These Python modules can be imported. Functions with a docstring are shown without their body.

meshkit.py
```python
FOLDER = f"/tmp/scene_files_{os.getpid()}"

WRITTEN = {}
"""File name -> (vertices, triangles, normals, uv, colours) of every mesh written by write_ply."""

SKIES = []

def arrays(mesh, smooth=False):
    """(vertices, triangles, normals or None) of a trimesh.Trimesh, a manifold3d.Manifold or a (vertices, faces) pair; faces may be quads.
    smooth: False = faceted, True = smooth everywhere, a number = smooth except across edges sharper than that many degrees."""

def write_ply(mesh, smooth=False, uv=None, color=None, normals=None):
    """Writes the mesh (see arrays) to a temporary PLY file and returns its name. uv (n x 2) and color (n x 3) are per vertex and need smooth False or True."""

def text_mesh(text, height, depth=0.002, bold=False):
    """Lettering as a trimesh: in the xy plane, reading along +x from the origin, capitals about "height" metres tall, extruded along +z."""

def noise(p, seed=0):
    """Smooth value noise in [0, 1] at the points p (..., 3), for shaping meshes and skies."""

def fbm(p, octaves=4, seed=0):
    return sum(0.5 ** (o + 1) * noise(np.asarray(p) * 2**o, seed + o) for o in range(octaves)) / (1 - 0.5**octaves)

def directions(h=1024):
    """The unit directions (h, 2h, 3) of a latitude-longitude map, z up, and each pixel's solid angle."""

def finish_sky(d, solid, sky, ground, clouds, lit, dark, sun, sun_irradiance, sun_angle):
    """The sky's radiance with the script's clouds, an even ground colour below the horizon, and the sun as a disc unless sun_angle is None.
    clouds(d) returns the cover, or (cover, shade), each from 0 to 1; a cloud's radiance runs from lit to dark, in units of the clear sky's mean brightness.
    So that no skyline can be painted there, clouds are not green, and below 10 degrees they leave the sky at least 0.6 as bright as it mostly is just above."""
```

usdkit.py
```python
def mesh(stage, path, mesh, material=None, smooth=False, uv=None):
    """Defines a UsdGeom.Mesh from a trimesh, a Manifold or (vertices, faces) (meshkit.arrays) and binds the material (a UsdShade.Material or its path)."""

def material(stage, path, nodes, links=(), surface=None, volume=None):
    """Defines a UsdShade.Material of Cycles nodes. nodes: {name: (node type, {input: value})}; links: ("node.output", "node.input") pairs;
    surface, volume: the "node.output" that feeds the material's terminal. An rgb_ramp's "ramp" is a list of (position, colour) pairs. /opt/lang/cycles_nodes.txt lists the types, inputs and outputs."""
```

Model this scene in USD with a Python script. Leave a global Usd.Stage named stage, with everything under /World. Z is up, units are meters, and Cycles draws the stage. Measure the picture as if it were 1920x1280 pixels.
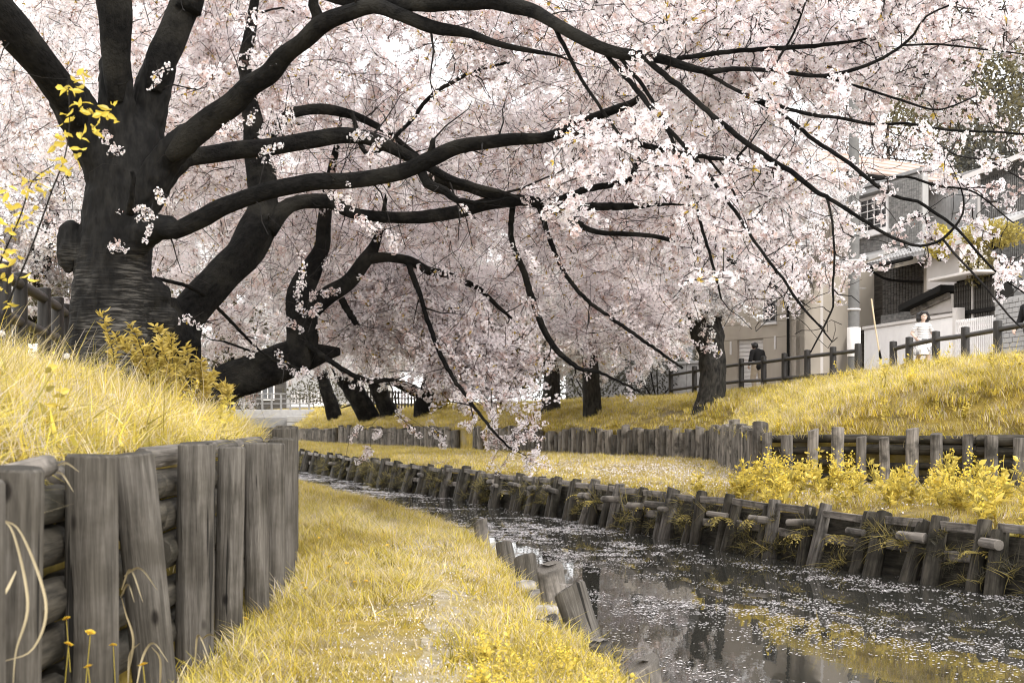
import math, numpy as np, trimesh, manifold3d as m3, usdkit, meshkit
from pxr import Usd, UsdGeom, UsdLux, UsdShade, Sdf, Gf, Vt

stage = Usd.Stage.CreateInMemory()
UsdGeom.SetStageUpAxis(stage, "Z")
UsdGeom.SetStageMetersPerUnit(stage, 1.0)
WORLD = UsdGeom.Xform.Define(stage, "/World")
stage.SetDefaultPrim(WORLD.GetPrim())
UsdGeom.Scope.Define(stage, "/World/Looks")
T = Sdf.ValueTypeNames

# ------------------------------------------------------------------ camera, sky, sun, exposure
EYE, FPX, CX, HY = 1.9, 2667.0, 960.0, 790.0        # eye height above the water; focal length in pixels of the 1920 px photograph; horizon row
cam = UsdGeom.Camera.Define(stage, "/World/camera")
cam.CreateFocalLengthAttr(50.0)
cam.CreateHorizontalApertureAttr(36.0)
cam.CreateVerticalApertureAttr(24.0)
cam.CreateVerticalApertureOffsetAttr((HY - 640.0) / 1920 * 36.0)
cam.CreateFStopAttr(5.6)
cam.CreateFocusDistanceAttr(14.0)
cam.CreateExposureAttr(0.53)
cam.CreateClippingRangeAttr(Gf.Vec2f(0.05, 5000))
cx = UsdGeom.Xformable(cam)
cx.AddTranslateOp().Set(Gf.Vec3d(0, 0, EYE))
cx.AddRotateXOp().Set(90.0)

SUN_EL, SUN_AZ = math.radians(27), math.radians(150)   # azimuth from +y towards +x
sky_mat = usdkit.material(stage, "/World/Looks/overcast_sky", {
    "sky": ("sky_texture", {"sky_type": "single_scattering", "sun_disc": False, "sun_elevation": SUN_EL, "sun_rotation": SUN_AZ}),
    "tc": ("texture_coordinate", {}),
    "n": ("noise_texture", {"scale": 2.2, "detail": 5.0, "roughness": 0.55}),
    "r": ("rgb_ramp", {"ramp": [(0.0, (0.80, 0.80, 0.80)), (0.40, (0.88, 0.88, 0.88)), (0.75, (0.97, 0.97, 0.97)), (1.0, (1, 1, 1))]}),
    "m": ("mix", {"mix_type": "mix", "color2": (12.3, 12.2, 12.25)}),
    "b": ("background_shader", {"strength": 0.14})},
    [("tc.generated", "n.vector"), ("n.fac", "r.fac"), ("r.color", "m.fac"), ("sky.color", "m.color1"), ("m.color", "b.color")], surface="b.background")
dome = UsdLux.DomeLight.Define(stage, "/World/sky")
UsdShade.MaterialBindingAPI.Apply(dome.GetPrim()).Bind(sky_mat)
dome.GetPrim().SetCustomDataByKey("kind", "structure")
dome.GetPrim().SetCustomDataByKey("label", "bright white overcast sky behind the blossom")
sun = UsdLux.DistantLight.Define(stage, "/World/sun")
sun.CreateNormalizeAttr(True)
sun.CreateIntensityAttr(0.55)
sun.CreateAngleAttr(12.0)
sun.CreateColorAttr(Gf.Vec3f(1.0, 0.965, 0.92))
sx = UsdGeom.Xformable(sun)
sx.AddRotateZOp().Set(-math.degrees(SUN_AZ))
sx.AddRotateXOp().Set(-(90 - math.degrees(SUN_EL)))

# ------------------------------------------------------------------ helpers
def P(px, py, d):
    """The point at depth d (metres ahead of the camera) that the photograph shows at (px, py)."""
    return np.array([(px - CX) / FPX * d, d, EYE - (py - HY) / FPX * d])

used = {}
def numbered(parent, name):
    k = (parent, name)
    n = used.get(k, 0)
    used[k] = n + 1
    return f"{parent}/{name}" if n == 0 else f"{parent}/{name}_{n:03d}"

def tag(prim, label=None, category=None, group=None, kind=None):
    for k, v in (("label", label), ("category", category), ("group", group), ("kind", kind)):
        if v:
            prim.SetCustomDataByKey(k, v)

def write_mesh(path, V, F, mat, smooth=False, col=None, gc=None):
    V, F = np.asarray(V, np.float32), np.asarray(F, np.int64)
    if F.shape[1] == 4:
        tri = F[:, 3] < 0
        counts = np.where(tri, 3, 4).astype(np.int32)
        idx = F.ravel()
        idx = idx[idx >= 0]
    else:
        counts, idx = np.full(len(F), 3, np.int32), F.ravel()
    m = UsdGeom.Mesh.Define(stage, path)
    m.CreatePointsAttr(Vt.Vec3fArray.FromNumpy(V))
    m.CreateFaceVertexCountsAttr(Vt.IntArray.FromNumpy(counts))
    m.CreateFaceVertexIndicesAttr(Vt.IntArray.FromNumpy(idx.astype(np.int32)))
    m.CreateSubdivisionSchemeAttr("none")
    if smooth:
        a, b, c = F[:, 0], F[:, 1], F[:, 2]
        fn = np.cross(V[b] - V[a], V[c] - V[a])
        n = np.zeros((len(V), 3))
        for k in range(F.shape[1]):
            ok = F[:, k] >= 0
            for j in range(3):
                n[:, j] += np.bincount(F[ok, k], fn[ok, j], len(V))
        n /= np.linalg.norm(n, axis=1, keepdims=True) + 1e-12
        m.CreateNormalsAttr(Vt.Vec3fArray.FromNumpy(n.astype(np.float32)))
        m.SetNormalsInterpolation("vertex")
    pv = UsdGeom.PrimvarsAPI(m)
    if col is not None:
        pv.CreatePrimvar("col", T.Color3fArray, "vertex").Set(Vt.Vec3fArray.FromNumpy(np.asarray(col, np.float32)))
    if gc is not None:
        pv.CreatePrimvar("gc", T.Float3Array, "vertex").Set(Vt.Vec3fArray.FromNumpy(np.asarray(gc, np.float32)))
    UsdShade.MaterialBindingAPI.Apply(m.GetPrim()).Bind(mat)
    return m.GetPrim()

class Geo:
    """Collects shapes that become ONE mesh."""
    def __init__(self):
        self.v, self.f, self.g, self.n = [], [], [], 0
    def add(self, V, F, gc=None):
        V, F = np.asarray(V, float), np.asarray(F, int)
        if F.shape[1] == 3:
            F = np.hstack([F, np.full((len(F), 1), -1)])
        self.v.append(V)
        self.f.append(np.where(F >= 0, F + self.n, -1))
        self.g.append(V if gc is None else gc)
        self.n += len(V)
        return self
    def get(self):
        return np.vstack(self.v), np.vstack(self.f), np.vstack(self.g)
    def box(self, c, size, u=(1, 0, 0), w=(0, 0, 1), bevel=0.0, rnd=0.0, seed=0):
        """A box about c with size along u, (w x u) and w; its edges chamfered by bevel."""
        u = np.asarray(u, float) / np.linalg.norm(u)
        w = np.asarray(w, float)
        w = w - u * (w @ u)
        w /= np.linalg.norm(w)
        n = np.cross(w, u)
        V, F = chamfered(np.asarray(size, float) / 2, min(bevel, min(size) * 0.3) if bevel else min(size) * 0.04)
        if rnd:
            V = V + np.random.default_rng(seed).normal(0, rnd, V.shape)
        g = np.stack([V[:, 1], V[:, 2], V[:, 0]], 1)
        return self.add(np.asarray(c) + V @ np.stack([u, n, w]), F, g + seed * 0.37)

def chamfered(h, b):
    pts = []
    for s in np.ndindex(2, 2, 2):
        s = np.array(s) * 2 - 1
        for k in range(3):
            q = s * (h - b)
            q[k] = s[k] * h[k]
            pts.append(q)
    pts = np.array(pts)
    t = trimesh.convex.convex_hull(pts) if False else None
    return pts, HULL
def _hull_faces():
    pts = []
    for s in np.ndindex(2, 2, 2):
        s = np.array(s) * 2 - 1
        for k in range(3):
            q = s * 0.9
            q[k] = s[k]
            pts.append(q)
    pts = np.array(pts, float)
    from scipy.spatial import ConvexHull
    h = ConvexHull(pts)
    out = []
    for tri, eq in zip(h.simplices, h.equations):
        a, b, c = pts[tri]
        out.append(tri if np.cross(b - a, c - a) @ eq[:3] > 0 else tri[::-1])
    return np.array(out)
HULL = _hull_faces()

class Thing:
    """A thing of the scene: an Xform at its base whose children are its parts. Shapes are given in world coordinates."""
    def __init__(self, name, label, category, loc=(0, 0, 0), group=None, kind=None):
        self.loc = np.asarray(loc, float)
        self.path = numbered("/World", name)
        x = UsdGeom.Xform.Define(stage, self.path)
        x.AddTranslateOp().Set(Gf.Vec3d(*map(float, self.loc)))
        tag(x.GetPrim(), label, category, group, kind)
    def part(self, name, geo, mat, smooth=False, parent=None, label=None, kind=None, col=None):
        V, F, g = geo.get() if isinstance(geo, Geo) else (geo[0], geo[1], geo[2] if len(geo) > 2 else geo[0])
        path = numbered(parent or self.path, name)
        p = write_mesh(path, np.asarray(V) - self.loc, F, mat, smooth, col, g)
        tag(p, label, None, None, kind)
        return path

def single(name, geo, mat, label=None, category=None, group=None, kind=None, smooth=False, col=None):
    """A thing (or piece of the setting) of one mesh."""
    V, F, g = geo.get() if isinstance(geo, Geo) else (geo[0], geo[1], geo[2] if len(geo) > 2 else geo[0])
    p = write_mesh(numbered("/World", name), V, F, mat, smooth, col, g)
    tag(p, label, category, group, kind)
    return p

def spline(pts, step):
    """Catmull-Rom through rows of pts (first three columns are xyz), about one sample per step metres."""
    pts = np.asarray(pts, float)
    if len(pts) < 3:
        n = max(2, int(np.linalg.norm(pts[-1, :3] - pts[0, :3]) / step) + 1)
        return pts[0] + (pts[-1] - pts[0]) * np.linspace(0, 1, n)[:, None]
    q = np.vstack([2 * pts[0] - pts[1], pts, 2 * pts[-1] - pts[-2]])
    out = []
    for i in range(1, len(q) - 2):
        n = max(1, int(round(np.linalg.norm(q[i + 1, :3] - q[i, :3]) / step)))
        t = (np.arange(n) / n)[:, None]
        a, b, c, d = q[i - 1], q[i], q[i + 1], q[i + 2]
        out.append(0.5 * (2 * b + (c - a) * t + (2 * a - 5 * b + 4 * c - d) * t * t + (3 * b - a - 3 * c + d) * t ** 3))
    return np.vstack(out + [pts[-1:]])

def frames(p):
    t = np.gradient(p, axis=0)
    t /= np.linalg.norm(t, axis=1, keepdims=True) + 1e-12
    a = np.zeros_like(p)
    ref = np.array([0, 0, 1.0]) if abs(t[0, 2]) < 0.8 else np.array([0, 1.0, 0])
    v = np.cross(t[0], ref)
    for i in range(len(p)):
        v = v - t[i] * (v @ t[i])
        v /= np.linalg.norm(v) + 1e-12
        a[i] = v
    return t, a, np.cross(t, a)

def tube(p, r, sides=8, rough=0.0, seed=0, cap=True, flat=None, knots=6.0):
    """A tube along p with radii r; rough makes the surface lumpy. Returns V, F (quads), gc (grain coordinates: around, around, along)."""
    p = np.asarray(p, float)
    r = np.broadcast_to(np.asarray(r, float), (len(p),))
    t, a, b = frames(p)
    ang = np.arange(sides) * 2 * np.pi / sides
    ca, sa = np.cos(ang), np.sin(ang)
    along = np.concatenate([[0], np.cumsum(np.linalg.norm(np.diff(p, axis=0), axis=1))])
    rr = np.repeat(r[:, None], sides, 1)
    if rough:
        q = np.stack([np.broadcast_to(ca * 1.3, rr.shape), np.broadcast_to(sa * 1.3, rr.shape), np.broadcast_to((along * knots * 0.35)[:, None], rr.shape)], -1) + seed * 7.13
        q2 = np.stack([np.broadcast_to(ca * 3.5, rr.shape), np.broadcast_to(sa * 3.5, rr.shape), np.broadcast_to((along * knots)[:, None], rr.shape)], -1) + seed * 3.7
        rr = rr * (1 + rough * (2 * (meshkit.noise(q) - 0.5) + 0.8 * (meshkit.noise(q2) - 0.5)))
    V = p[:, None] + rr[..., None] * (ca[None, :, None] * a[:, None] + sa[None, :, None] * b[:, None])
    g = np.stack([np.broadcast_to(ca, rr.shape) * rr, np.broadcast_to(sa, rr.shape) * rr, np.broadcast_to(along[:, None], rr.shape)], -1) + seed * 1.731
    n = len(p)
    i, j = np.meshgrid(np.arange(n - 1), np.arange(sides), indexing="ij")
    k = (j + 1) % sides
    F = np.stack([i * sides + j, i * sides + k, (i + 1) * sides + k, (i + 1) * sides + j], -1).reshape(-1, 4)
    V, g = V.reshape(-1, 3), g.reshape(-1, 3)
    if cap:
        V = np.vstack([V, p[:1] - t[:1] * r[0] * 0.2, p[-1:] + t[-1:] * r[-1] * 0.2])
        g = np.vstack([g, g[:1] * 0 + seed, g[:1] * 0 + seed + along[-1]])
        e0, e1 = len(V) - 2, len(V) - 1
        js = np.arange(sides)
        ks = (js + 1) % sides
        m1 = np.full(sides, -1)
        F = np.vstack([F, np.stack([np.full(sides, e0), ks, js, m1], 1), np.stack([np.full(sides, e1), (n - 1) * sides + js, (n - 1) * sides + ks, m1], 1)])
    return V, F, g

def log_mesh(p0, p1, r, seed, sides=12, rings=5, taper=0.96, rough=0.05, groove=0.0, tilt=0.0):
    """A round timber from p0 to p1 with eased ends, grooves along the grain and a slightly tilted top."""
    p0, p1 = np.asarray(p0, float), np.asarray(p1, float)
    L = np.linalg.norm(p1 - p0)
    s = np.concatenate([[0], np.linspace(0.02, 1 - 0.012 / max(L, .1), rings), [1]])
    p = p0 + (p1 - p0) * s[:, None]
    rad = r * (1 + (taper - 1) * s)
    rad[-1] *= 0.90
    rad[0] *= 0.92
    V, F, g = tube(p, rad, sides, rough, seed, True, knots=2.0)
    rng = np.random.default_rng(seed + 5)
    n = len(p)
    if groove:
        ax = (p1 - p0) / L
        around = meshkit.noise(np.stack([np.cos(np.arange(sides) * 2 * np.pi / sides) * 4, np.sin(np.arange(sides) * 2 * np.pi / sides) * 4, np.full(sides, seed * 3.1)], -1))
        cut = np.where(around < 0.33, 1 - groove * (0.33 - around) / 0.33, 1.0)
        for k in range(n):
            ring = V[k * sides:(k + 1) * sides]
            V[k * sides:(k + 1) * sides] = p[k] + (ring - p[k]) * cut[:, None]
    if tilt:
        d = rng.normal(0, tilt, 2)
        for k in (n - 1,):
            ring = V[k * sides:(k + 1) * sides]
            off = (ring - p[k]) @ np.array([d[0], d[1], 0])
            V[k * sides:(k + 1) * sides, 2] += off
            V[(k - 1) * sides:k * sides, 2] += off
        V[-1] = p1
    return V, F, g

# ------------------------------------------------------------------ materials
def M(name, nodes, links, surface):
    return usdkit.material(stage, "/World/Looks/" + name, nodes, links, surface=surface)

def noisy(name, c1, c2, scale=8.0, stretch=(1, 1, 1), rough=0.8, bump=0.0, detail=6.0, lo=0.35, hi=0.65, c3=None, scale3=1.5, spec=0.3, src="object", bscale=None, bdist=0.02):
    """A surface whose colour wanders between c1 and c2 (and patches of c3)."""
    coord = ("attribute", {"attribute": "gc"}) if src == "gc" else (("geometry", {}) if src == "world" else ("texture_coordinate", {}))
    out = {"gc": "co.vector", "world": "co.position", "object": "co.object"}[src]
    N = {"co": coord, "mp": ("mapping", {"scale": tuple(float(x) for x in stretch)}),
         "n": ("noise_texture", {"scale": float(scale), "detail": detail, "roughness": 0.62}),
         "r": ("rgb_ramp", {"ramp": [(0.0, c1), (lo, c1), (hi, c2), (1.0, c2)]}),
         "p": ("principled_bsdf", {"roughness": rough, "specular_ior_level": spec})}
    L = [(out, "mp.vector"), ("mp.vector", "n.vector"), ("n.fac", "r.fac")]
    last = "r.color"
    if c3 is not None:
        N["n3"] = ("noise_texture", {"scale": float(scale3), "detail": 4.0, "roughness": 0.6})
        N["r3"] = ("rgb_ramp", {"ramp": [(0.0, (0, 0, 0)), (0.48, (0, 0, 0)), (0.66, (1, 1, 1)), (1, (1, 1, 1))]})
        N["m3"] = ("mix", {"mix_type": "mix", "color2": c3})
        L += [(out, "n3.vector"), ("n3.fac", "r3.fac"), ("r3.color", "m3.fac"), ("r.color", "m3.color1")]
        last = "m3.color"
    L.append((last, "p.base_color"))
    if bump:
        N["nb"] = ("noise_texture", {"scale": float(bscale or scale * 1.7), "detail": 6.0, "roughness": 0.65})
        N["b"] = ("bump", {"strength": bump, "distance": bdist})
        L += [("mp.vector", "nb.vector"), ("nb.fac", "b.height"), ("b.normal", "p.normal")]
    return M(name, N, L, "p.BSDF")

def coloured(name, rough=0.6, through=0.35, tint=(1, 1, 1), spread=0.18):
    """Thin leaves and petals: the mesh's own colour, varied from instance to instance, with light passing through."""
    return M(name, {
        "a": ("attribute", {"attribute": "col"}), "oi": ("object_info", {}),
        "mr": ("map_range", {"from_min": 0.0, "from_max": 1.0, "to_min": 1 - spread, "to_max": 1 + spread * 0.6}),
        "h": ("hsv", {"hue": 0.5, "saturation": 1.0, "fac": 1.0}),
        "d": ("diffuse_bsdf", {"roughness": 0.0}), "t": ("translucent_bsdf", {}), "g": ("glossy_bsdf", {"roughness": 0.45, "color": (0.9, 0.9, 0.9)}),
        "m": ("mix_closure", {"fac": through}), "m2": ("mix_closure", {"fac": 0.03})},
        [("oi.random", "mr.value"), ("mr.result", "h.value"), ("a.color", "h.color"), ("h.color", "d.color"), ("h.color", "t.color"), ("d.BSDF", "m.closure1"), ("t.BSDF", "m.closure2"), ("m.closure", "m2.closure1"), ("g.BSDF", "m2.closure2")], "m2.closure")

PETAL = coloured("blossom_petals", through=0.36, spread=0.16)
BLADE = M("grass_blades", {
    "a": ("attribute", {"attribute": "col"}), "oi": ("object_info", {}), "ge": ("geometry", {}),
    "n1": ("noise_texture", {"scale": 1.6, "detail": 5.0, "roughness": 0.65}), "n2": ("noise_texture", {"scale": 0.45, "detail": 3.0}),
    "r1": ("rgb_ramp", {"ramp": [(0, (.58, .55, .50)), (.36, (.76, .74, .70)), (.48, (1.0, 1.0, 1.0)), (.60, (1.02, 1.05, 1.5)), (1, (1.04, 1.12, 2.3))]}),
    "r2": ("rgb_ramp", {"ramp": [(0, (.84, .80, .75)), (.42, (.92, .90, .9)), (.6, (1.04, 1.04, 1.1)), (1, (1.1, 1.1, 1.3))]}),
    "mr": ("map_range", {"from_min": 0.0, "from_max": 1.0, "to_min": 0.72, "to_max": 1.16}),
    "m1": ("mix", {"mix_type": "multiply", "fac": 1.0}), "m2": ("mix", {"mix_type": "multiply", "fac": 1.0}), "h": ("hsv", {"hue": 0.5, "saturation": 1.0, "fac": 1.0}),
    "d": ("diffuse_bsdf", {}), "t": ("translucent_bsdf", {}), "m": ("mix_closure", {"fac": 0.28})},
    [("ge.position", "n1.vector"), ("ge.position", "n2.vector"), ("n1.fac", "r1.fac"), ("n2.fac", "r2.fac"), ("a.color", "m1.color1"), ("r1.color", "m1.color2"), ("m1.color", "m2.color1"), ("r2.color", "m2.color2"),
     ("oi.random", "mr.value"), ("mr.result", "h.value"), ("m2.color", "h.color"), ("h.color", "d.color"), ("h.color", "t.color"), ("d.BSDF", "m.closure1"), ("t.BSDF", "m.closure2")], "m.closure")
LEAF = coloured("young_leaves", through=0.35, spread=0.15)
PLAIN = M("plain_coloured", {"a": ("attribute", {"attribute": "col"}), "p": ("principled_bsdf", {"roughness": 0.75, "specular_ior_level": 0.25})}, [("a.color", "p.base_color")], "p.BSDF")
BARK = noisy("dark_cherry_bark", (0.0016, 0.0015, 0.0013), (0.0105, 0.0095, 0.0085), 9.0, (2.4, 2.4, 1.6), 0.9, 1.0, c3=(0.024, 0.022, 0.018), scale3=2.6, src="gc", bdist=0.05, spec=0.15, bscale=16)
# the old trunk's lower bark: pale lenticels in level rows
BARK_BANDED = M("banded_cherry_bark", {
    "co": ("texture_coordinate", {}), "mp": ("mapping", {"scale": (5.0, 5.0, 62.0)}), "mp2": ("mapping", {"scale": (2.0, 2.0, 1.0)}), "mp3": ("mapping", {"scale": (15.0, 15.0, 5.0)}),
    "n": ("noise_texture", {"scale": 1.0, "detail": 4.0, "roughness": 0.6}), "n2": ("noise_texture", {"scale": 1.4, "detail": 5.0}), "n4": ("noise_texture", {"scale": 1.0, "detail": 5.0, "roughness": 0.65}),
    "r": ("rgb_ramp", {"ramp": [(0, (0.012, 0.011, 0.010)), (0.47, (0.010, 0.009, 0.008)), (0.55, (0.060, 0.056, 0.050)), (0.72, (0.14, 0.13, 0.118)), (1, (0.17, 0.16, 0.145))]}),
    "r4": ("rgb_ramp", {"ramp": [(0, (0.005, 0.0047, 0.0044)), (0.42, (0.0026, 0.0024, 0.0022)), (0.70, (0.013, 0.012, 0.0105)), (1, (0.026, 0.024, 0.021))]}),
    "r2": ("rgb_ramp", {"ramp": [(0, (0, 0, 0)), (0.38, (0.05, 0.05, 0.05)), (0.56, (1, 1, 1)), (1, (1, 1, 1))]}),
    "sx": ("separate_xyz", {}), "hi": ("map_range", {"from_min": 1.05, "from_max": 0.60, "to_min": 0.0, "to_max": 1.0, "clamp": True}),
    "mul": ("math", {"math_type": "multiply"}), "mx": ("mix", {}), "b": ("bump", {"strength": 0.7, "distance": 0.02}), "ad": ("math", {"math_type": "add"}), "bm": ("math", {"math_type": "multiply"}),
    "p": ("principled_bsdf", {"roughness": 0.85, "specular_ior_level": 0.2})},
    [("co.object", "mp.vector"), ("co.object", "mp2.vector"), ("co.object", "mp3.vector"), ("mp.vector", "n.vector"), ("mp2.vector", "n2.vector"), ("mp3.vector", "n4.vector"), ("n.fac", "r.fac"), ("n4.fac", "r4.fac"), ("n2.fac", "r2.fac"),
     ("co.object", "sx.vector"), ("sx.z", "hi.value"), ("hi.result", "mul.value1"), ("r2.color", "mul.value2"), ("mul.value", "mx.fac"), ("r4.color", "mx.color1"), ("r.color", "mx.color2"), ("mx.color", "p.base_color"),
     ("n.fac", "bm.value1"), ("hi.result", "bm.value2"), ("bm.value", "ad.value1"), ("n4.fac", "ad.value2"), ("ad.value", "b.height"), ("b.normal", "p.normal")], "p.BSDF")
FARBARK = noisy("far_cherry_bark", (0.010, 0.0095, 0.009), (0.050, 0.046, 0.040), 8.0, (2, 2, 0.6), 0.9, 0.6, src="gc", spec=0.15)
TWIG = noisy("twig_bark", (0.005, 0.0045, 0.004), (0.017, 0.0145, 0.013), 14.0, rough=0.8, spec=0.2)
WOOD = noisy("weathered_log_wood", (0.036, 0.032, 0.028), (0.21, 0.19, 0.168), 1.0, (38, 38, 2.6), 0.85, 0.75, c3=(0.036, 0.033, 0.028), scale3=3.0, src="gc", lo=0.30, hi=0.70, bdist=0.012, spec=0.2)
WOOD_PALE = noisy("bleached_log_wood", (0.085, 0.076, 0.065), (0.33, 0.295, 0.26), 1.0, (34, 34, 2.0), 0.85, 0.75, c3=(0.055, 0.05, 0.043), scale3=3.5, src="gc", lo=0.30, hi=0.70, bdist=0.012, spec=0.2)
WOOD_WET = noisy("dark_wet_pile_wood", (0.016, 0.014, 0.011), (0.105, 0.092, 0.072), 1.0, (26, 26, 2.5), 0.75, 0.8, c3=(0.02, 0.018, 0.012), scale3=3.0, src="gc", lo=0.32, hi=0.72, bdist=0.015, spec=0.25)
WOOD_NEAR = M("knotty_log_wood", {
    "co": ("attribute", {"attribute": "gc"}), "mp": ("mapping", {"scale": (40.0, 40.0, 2.4)}), "mpk": ("mapping", {"scale": (5.0, 5.0, 2.6)}), "mpc": ("mapping", {"scale": (16.0, 16.0, 0.8)}),
    "n": ("noise_texture", {"scale": 1.0, "detail": 7.0, "roughness": 0.65, "distortion": 0.4}), "v": ("voronoi_texture", {"scale": 1.0, "randomness": 1.0}), "c": ("noise_texture", {"scale": 1.0, "detail": 3.0, "roughness": 0.5}), "n3": ("noise_texture", {"scale": 3.4, "detail": 5.0, "roughness": 0.6}),
    "r": ("rgb_ramp", {"ramp": [(0, (.034, .030, .026)), (.34, (.062, .056, .048)), (.52, (.112, .101, .088)), (.70, (.18, .165, .145)), (1, (.25, .23, .20))]}),
    "rk": ("rgb_ramp", {"ramp": [(0, (.10, .09, .08)), (.06, (.20, .18, .17)), (.11, (1, 1, 1)), (1, (1, 1, 1))]}),
    "rc": ("rgb_ramp", {"ramp": [(0, (.16, .16, .16)), (.315, (.22, .22, .22)), (.335, (1, 1, 1)), (1, (1, 1, 1))]}),
    "r3": ("rgb_ramp", {"ramp": [(0, (.42, .41, .38)), (.40, (.62, .61, .58)), (.60, (1, 1, 1)), (1, (1.1, 1.08, 1.06))]}),
    "m1": ("mix", {"mix_type": "multiply", "fac": 1.0}), "m2": ("mix", {"mix_type": "multiply", "fac": 1.0}), "m3": ("mix", {"mix_type": "multiply", "fac": 1.0}),
    "hm": ("math", {"math_type": "multiply"}), "b": ("bump", {"strength": 0.9, "distance": 0.014}), "p": ("principled_bsdf", {"roughness": 0.85, "specular_ior_level": 0.2})},
    [("co.vector", "mp.vector"), ("co.vector", "mpk.vector"), ("co.vector", "mpc.vector"), ("co.vector", "n3.vector"), ("mp.vector", "n.vector"), ("mpk.vector", "v.vector"), ("mpc.vector", "c.vector"),
     ("n.fac", "r.fac"), ("v.distance", "rk.fac"), ("c.fac", "rc.fac"), ("n3.fac", "r3.fac"), ("r.color", "m1.color1"), ("rk.color", "m1.color2"), ("m1.color", "m2.color1"), ("rc.color", "m2.color2"), ("m2.color", "m3.color1"), ("r3.color", "m3.color2"), ("m3.color", "p.base_color"),
     ("n.fac", "hm.value1"), ("rc.color", "hm.value2"), ("hm.value", "b.height"), ("b.normal", "p.normal")], "p.BSDF")
FENCE = noisy("dark_brown_fence_paint", (0.012, 0.0105, 0.0095), (0.034, 0.030, 0.027), 1.0, (24, 24, 3), 0.5, 0.4, src="gc", spec=0.4, bdist=0.008)
EARTH = noisy("grassy_earth", (0.16, 0.12, 0.035), (0.34, 0.25, 0.06), 5.0, (1, 1, 1), 0.95, 0.7, c3=(0.24, 0.20, 0.13), scale3=1.2, src="world", spec=0.1)
TROD = noisy("trodden_earth", (0.22, 0.185, 0.12), (0.42, 0.37, 0.29), 14.0, (1, 1, 1), 0.95, 0.8, c3=(0.30, 0.235, 0.08), scale3=2.6, src="world", spec=0.1)
ROADM = noisy("pale_asphalt", (0.26, 0.25, 0.24), (0.36, 0.345, 0.33), 20.0, (1, 1, 1), 0.9, 0.3, src="world", spec=0.2)
WATER = M("still_dark_water", {
    "g": ("geometry", {}), "mp": ("mapping", {"scale": (1.0, 0.55, 1.0)}), "n": ("noise_texture", {"scale": 5.0, "detail": 2.5, "roughness": 0.5}),
    "b": ("bump", {"strength": 0.035, "distance": 0.02}), "p": ("principled_bsdf", {"base_color": (0.014, 0.0135, 0.0115), "roughness": 0.02, "ior": 1.33, "specular_ior_level": 0.5})},
    [("g.position", "mp.vector"), ("mp.vector", "n.vector"), ("n.fac", "b.height"), ("b.normal", "p.normal")], "p.BSDF")
def flat_mat(name, c, rough=0.7, spec=0.3, var=0.12, scale=6.0, src="world", stretch=(1, 1, 1), bump=0.0):
    c = np.array(c)
    return noisy(name, tuple(c * (1 - var)), tuple(c * (1 + var)), scale, stretch, rough, bump, src=src, spec=spec)
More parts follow.
